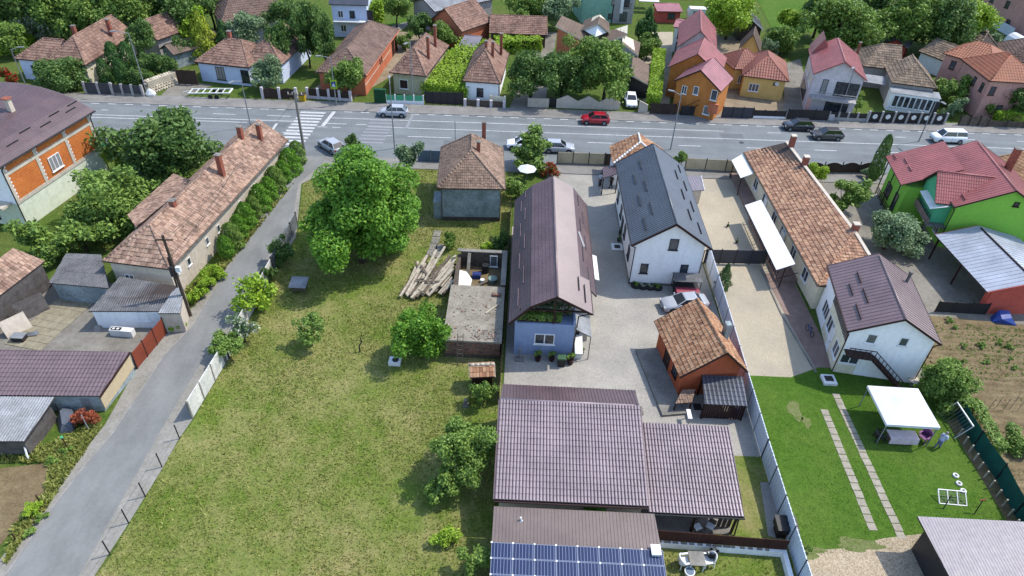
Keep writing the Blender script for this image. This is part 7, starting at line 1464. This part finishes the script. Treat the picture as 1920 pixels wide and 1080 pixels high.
def paint(n, c): M[n] = mat(n, c, mul(c, .96), rough=.22, spec=.6, stain=0); return n
pw, pr_, pk, pg_, ps = paint('white_car_paint', (.72, .74, .78)), paint('red_car_paint', S(196, 40, 56)), paint('black_car_paint', (.02, .022, .028)), paint('grey_car_paint', S(92, 90, 92)), paint('silver_car_paint', S(208, 213, 222))
u = lambda x, y: Vector((at(x, y).x, at(x, y).y, .05))
car('silver-white hatchback driving past the faded zebra crossing', u(738, 217), ra+math.pi, ps, 'hatch', 4.1); car('red hatchback driving on the far lane', u(1115, 231), ra+math.pi, pr_, 'hatch', 4.0)
car('black hatchback close to the far kerb beside the dark grey car', u(1494, 243), ra+math.pi, pk, 'hatch', 4.2, 1.5); car('dark grey hatchback behind the black one on the road', u(1548, 260), ra+math.pi, pg_, 'hatch', 4.3, 1.48)
car('white tall family van on the road behind the red roof', u(1774, 266), ra+math.pi+.02, pw, 'van', 4.4, 1.75, name='van'); car('silver car turning out of the lane behind the walnut', u(622, 281), ra+math.pi*.75, ps, 'hatch', 4.1)
car('white car parked at the near kerb behind the garden bush', u(978, 278), ra+math.pi, pw, 'hatch', 4.0); car('pale car parked behind the beige road fence', u(1046, 284), ra, ps, 'hatch', 4.2)
car('silver saloon parked in the gravel yard beside the orange house', Vector((16.35, 50.35, 0)), math.radians(190), ps, 'sedan', 4.25, 1.42); car('white saloon parked nose-out in the dark carport of the chalet', at(1182, 194), -math.pi/2-.05, pw, 'sedan', 4.3)
# ================================================================ PEOPLE
M['skin'] = mat('skin', S(225, 170, 140, .6), stain=.02); M['hair'] = mat('dark_hair', S(60, 45, 38), stain=0); M['hairg'] = mat('grey_hair', S(200, 196, 190), stain=0)
def skinmesh(name, J, E_, m, parent, lvl=2):
    me = bpy.data.meshes.new(name); me.from_pydata([j[0] for j in J], E_, []); me.materials.append(M[m] if isinstance(m, str) else m); o = bpy.data.objects.new(name, me); COL.objects.link(o); o.parent = parent
    o.modifiers.new('skin', 'SKIN'); me.skin_vertices or None
    if not me.skin_vertices: me.attributes
    for i, j in enumerate(J): v = me.skin_vertices[0].data[i]; v.radius = (j[1], j[1]*(j[2] if len(j) > 2 else 1)); v.use_root = (i == 0)
    s = o.modifiers.new('sub', 'SUBSURF'); s.levels = 1; s.render_levels = 1; return o
def person(label, P, rz, shirt, trousers, hair='hair', bend=0.0, stride=.12):
    t = thing('person', label, 'person', P, rz); sb, cb_ = math.sin(bend), math.cos(bend)
    up = lambda x, y, z: (x, y*1.0-(z-.95)*sb, .95+(z-.95)*cb_) if z > .95 else (x, y, z)
    J = [((0, 0, .95), .13, .8), (up(0, 0, 1.15), .125, .75), (up(0, 0, 1.38), .14, .7), (up(0, 0, 1.5), .055), (up(0, -.02, 1.62), .095, 1.1), (up(0, -.02, 1.72), .07)]; E_ = [(0, 1), (1, 2), (2, 3), (3, 4), (4, 5)]
    def limb(frm, pts):
        k = frm
        for p in pts: J.append(p); E_.append((k, len(J)-1)); k = len(J)-1
        return k
    for s in (-1, 1):
        limb(0, [((s*.09, 0, .88), .095), ((s*.1, -s*stride*.6, .48), .06), ((s*.11, s*stride, .08), .042), ((s*.12, s*stride-.13, .04), .04, .7)])
        h_ = limb(2, [(up(s*.19, 0, 1.4), .06), (up(s*.25, -.02, 1.14), .043), ((up(s*.24, -.12, .95)) if not bend else up(s*.2, -.25, 1.0), .032)])
        q = J[h_][0]
        limb(h_, [((q[0], q[1]-.03, q[2]-.07), .03, .5)]); pl_ = len(J)-1
        for f, (dx, ln) in enumerate(((-.025, .075), (-.008, .085), (.009, .08), (.025, .065))): limb(pl_, [((q[0]+dx, q[1]-.04, q[2]-.1), .009), ((q[0]+dx, q[1]-.055, q[2]-.1-ln), .008)])
        limb(h_, [((q[0]-s*.04, q[1]-.06, q[2]-.06), .01), ((q[0]-s*.045, q[1]-.08, q[2]-.1), .009)])
    skinmesh('body', J, E_, 'skin', t)
    g = lambda i, k: (J[i][0], J[i][1]*k, *(J[i][2:]))
    a0 = 6; per = 4+3+1+8+2
    tj = [g(0, 1.3)]; te = []
    for s in range(2):
        b0 = a0+s*per; tj += [g(b0, 1.3), g(b0+1, 1.4), g(b0+2, 1.5)]; n = len(tj); te += [(0, n-3), (n-3, n-2), (n-2, n-1)]
    skinmesh('trousers', tj, te, trousers, t)
    sj = [g(1, 1.42), g(2, 1.4), ((J[0][0][0], J[0][0][1], .86), .19, .85), g(3, 1.2)]; se = [(0, 1), (0, 2), (1, 3)]
    for s in range(2): b0 = a0+s*per+4; sj += [g(b0, 1.5), g(b0+1, 1.5)]; n = len(sj); se += [(1, n-2), (n-2, n-1)]
    skinmesh('shirt', sj, se, shirt, t)
    hd = Vector(J[4][0]); 
    def hairf(b):
        R = []
        for i in range(5):
            a = math.pi/2*i/4; R.append([(hd.x+.1*math.cos(a)*math.cos(q), hd.y+.02+.11*math.cos(a)*math.sin(q), hd.z+.03+.13*math.sin(a)) for q in [k*math.pi/5 for k in range(10)]])
        b.ring(R)
    one('hair', hair, hairf, t, True); one('nose', 'skin', lambda b: b.add([(hd.x-.015, hd.y-.1, hd.z-.02), (hd.x+.015, hd.y-.1, hd.z-.02), (hd.x, hd.y-.13, hd.z-.015), (hd.x, hd.y-.1, hd.z+.03)], [(0, 1, 2), (1, 3, 2), (3, 0, 2)]), t)
    for s in (-1, 1): one('eye', 'black', lambda b: b.tube((hd.x+s*.035, hd.y-.101, hd.z+.02), (hd.x+s*.035, hd.y-.107, hd.z+.02), .011, n=6), t); one('shoe', 'dark', lambda b: b.box((s*.11-.05, s*stride-.19, 0), (s*.11+.05, s*stride+.08, .09)), t)
    return t
person('person in a light blue shirt and dark trousers standing in the gravel yard', at(1124, 348), .5, mat('light_blue_shirt', S(215, 228, 250, .8)), mat('navy_trousers', S(42, 46, 62)), stride=.06)
person('person in dark clothes standing under the brown porch roof', at(1145, 352), -.6, 'black', mat('dark_trousers', S(38, 36, 40)))
person('person in pale blue clothes bending down on the lawn beside the white canopy', at(1756, 840), 2.2, mat('pale_blue_top', S(196, 206, 226, .8)), mat('grey_blue_trousers', S(150, 160, 185)), 'hairg', .55, .2)
# ================================================================ GRASS TUFTS
def tufts(name, n, poly, m, hgt, seed, keep=None):
    rg = np.random.default_rng(seed); xs, ys = [p[0] for p in poly], [p[1] for p in poly]
    P = np.stack([rg.uniform(min(xs), max(xs), n*4), rg.uniform(min(ys), max(ys), n*4)], 1); ins = np.zeros(len(P), bool); j = len(poly)-1
    for i in range(len(poly)):
        a, b_ = poly[i], poly[j]; c = ((a[1] > P[:, 1]) != (b_[1] > P[:, 1])) & (P[:, 0] < (b_[0]-a[0])*(P[:, 1]-a[1])/((b_[1]-a[1])+1e-9)+a[0]); ins ^= c; j = i
    P = P[ins]; f_ = np.sin(P[:, 0]*.55+np.sin(P[:, 1]*.31)*2.2)+np.sin(P[:, 1]*.47+np.sin(P[:, 0]*.23)*2.6)+.7*np.sin(P[:, 0]*1.9+P[:, 1]*1.3)
    P = P[rg.random(len(P)) < .25+.3*(f_+1.6)/2][:n]; k = len(P); h_ = hgt*rg.uniform(.4, 1.4, k); a = rg.uniform(0, 6.28, k); wv = h_*rg.uniform(.25, .6, k)
    base = np.concatenate([P, np.full((k, 1), .02)], 1); t = np.stack([np.cos(a), np.sin(a), 0*a], 1)*wv[:, None]; lean_ = rg.normal(size=(k, 3))*np.array([.6, .6, 0])*h_[:, None]
    V = np.stack([base-t, base+t, base+lean_+np.array([0, 0, 1])*h_[:, None]], 1).reshape(-1, 3)
    me = npmesh(name, V, np.arange(3*k).reshape(k, 3), m); o = bpy.data.objects.new(name, me); COL.objects.link(o); o['kind'] = 'stuff'
M['tuft'] = leafmat('grass_blades', S(88, 112, 40), S(172, 172, 96), .3); M['tuft2'] = leafmat('lawn_blades', S(84, 120, 40), S(122, 152, 58), .3)
tufts('grass', 130000, [(p.x, p.y) for p in MEADOW], 'tuft', .11, 3)
tufts('grass', 45000, [(19.8, 25), (36.3, 27), (36.4, 42.0), (31, 43), (26.9, 42.2), (24, 41.5), (19.8, 41.5)], 'tuft2', .06, 4)
tufts('grass', 12000, [(p.x, p.y) for p in px((28, 985), (85, 925), (95, 868), (0, 868), (20, 840), (90, 835), (165, 800), (190, 800), (80, 965), (10, 1060))], 'tuft', .22, 5)
tufts('crop_rows', 9000, [(37, 24), (62, 24), (62, 48), (38, 50)], 'tuft2', .1, 11)
tufts('weeds', 2600, [(36.8, 42.5), (60, 42), (62, 48.5), (38, 50.3)], 'tuft2', .16, 9)
tufts('grass', 9000, [(9.6, 10), (18.4, 10), (19.2, 24.8), (10, 25)], 'tuft', .12, 6)
tufts('grass', 7000, [(p.x, p.y) for p in px((405, 500), (540, 355), (550, 345), (415, 515), (350, 590), (335, 600), (330, 560))], 'tuft', .25, 7)
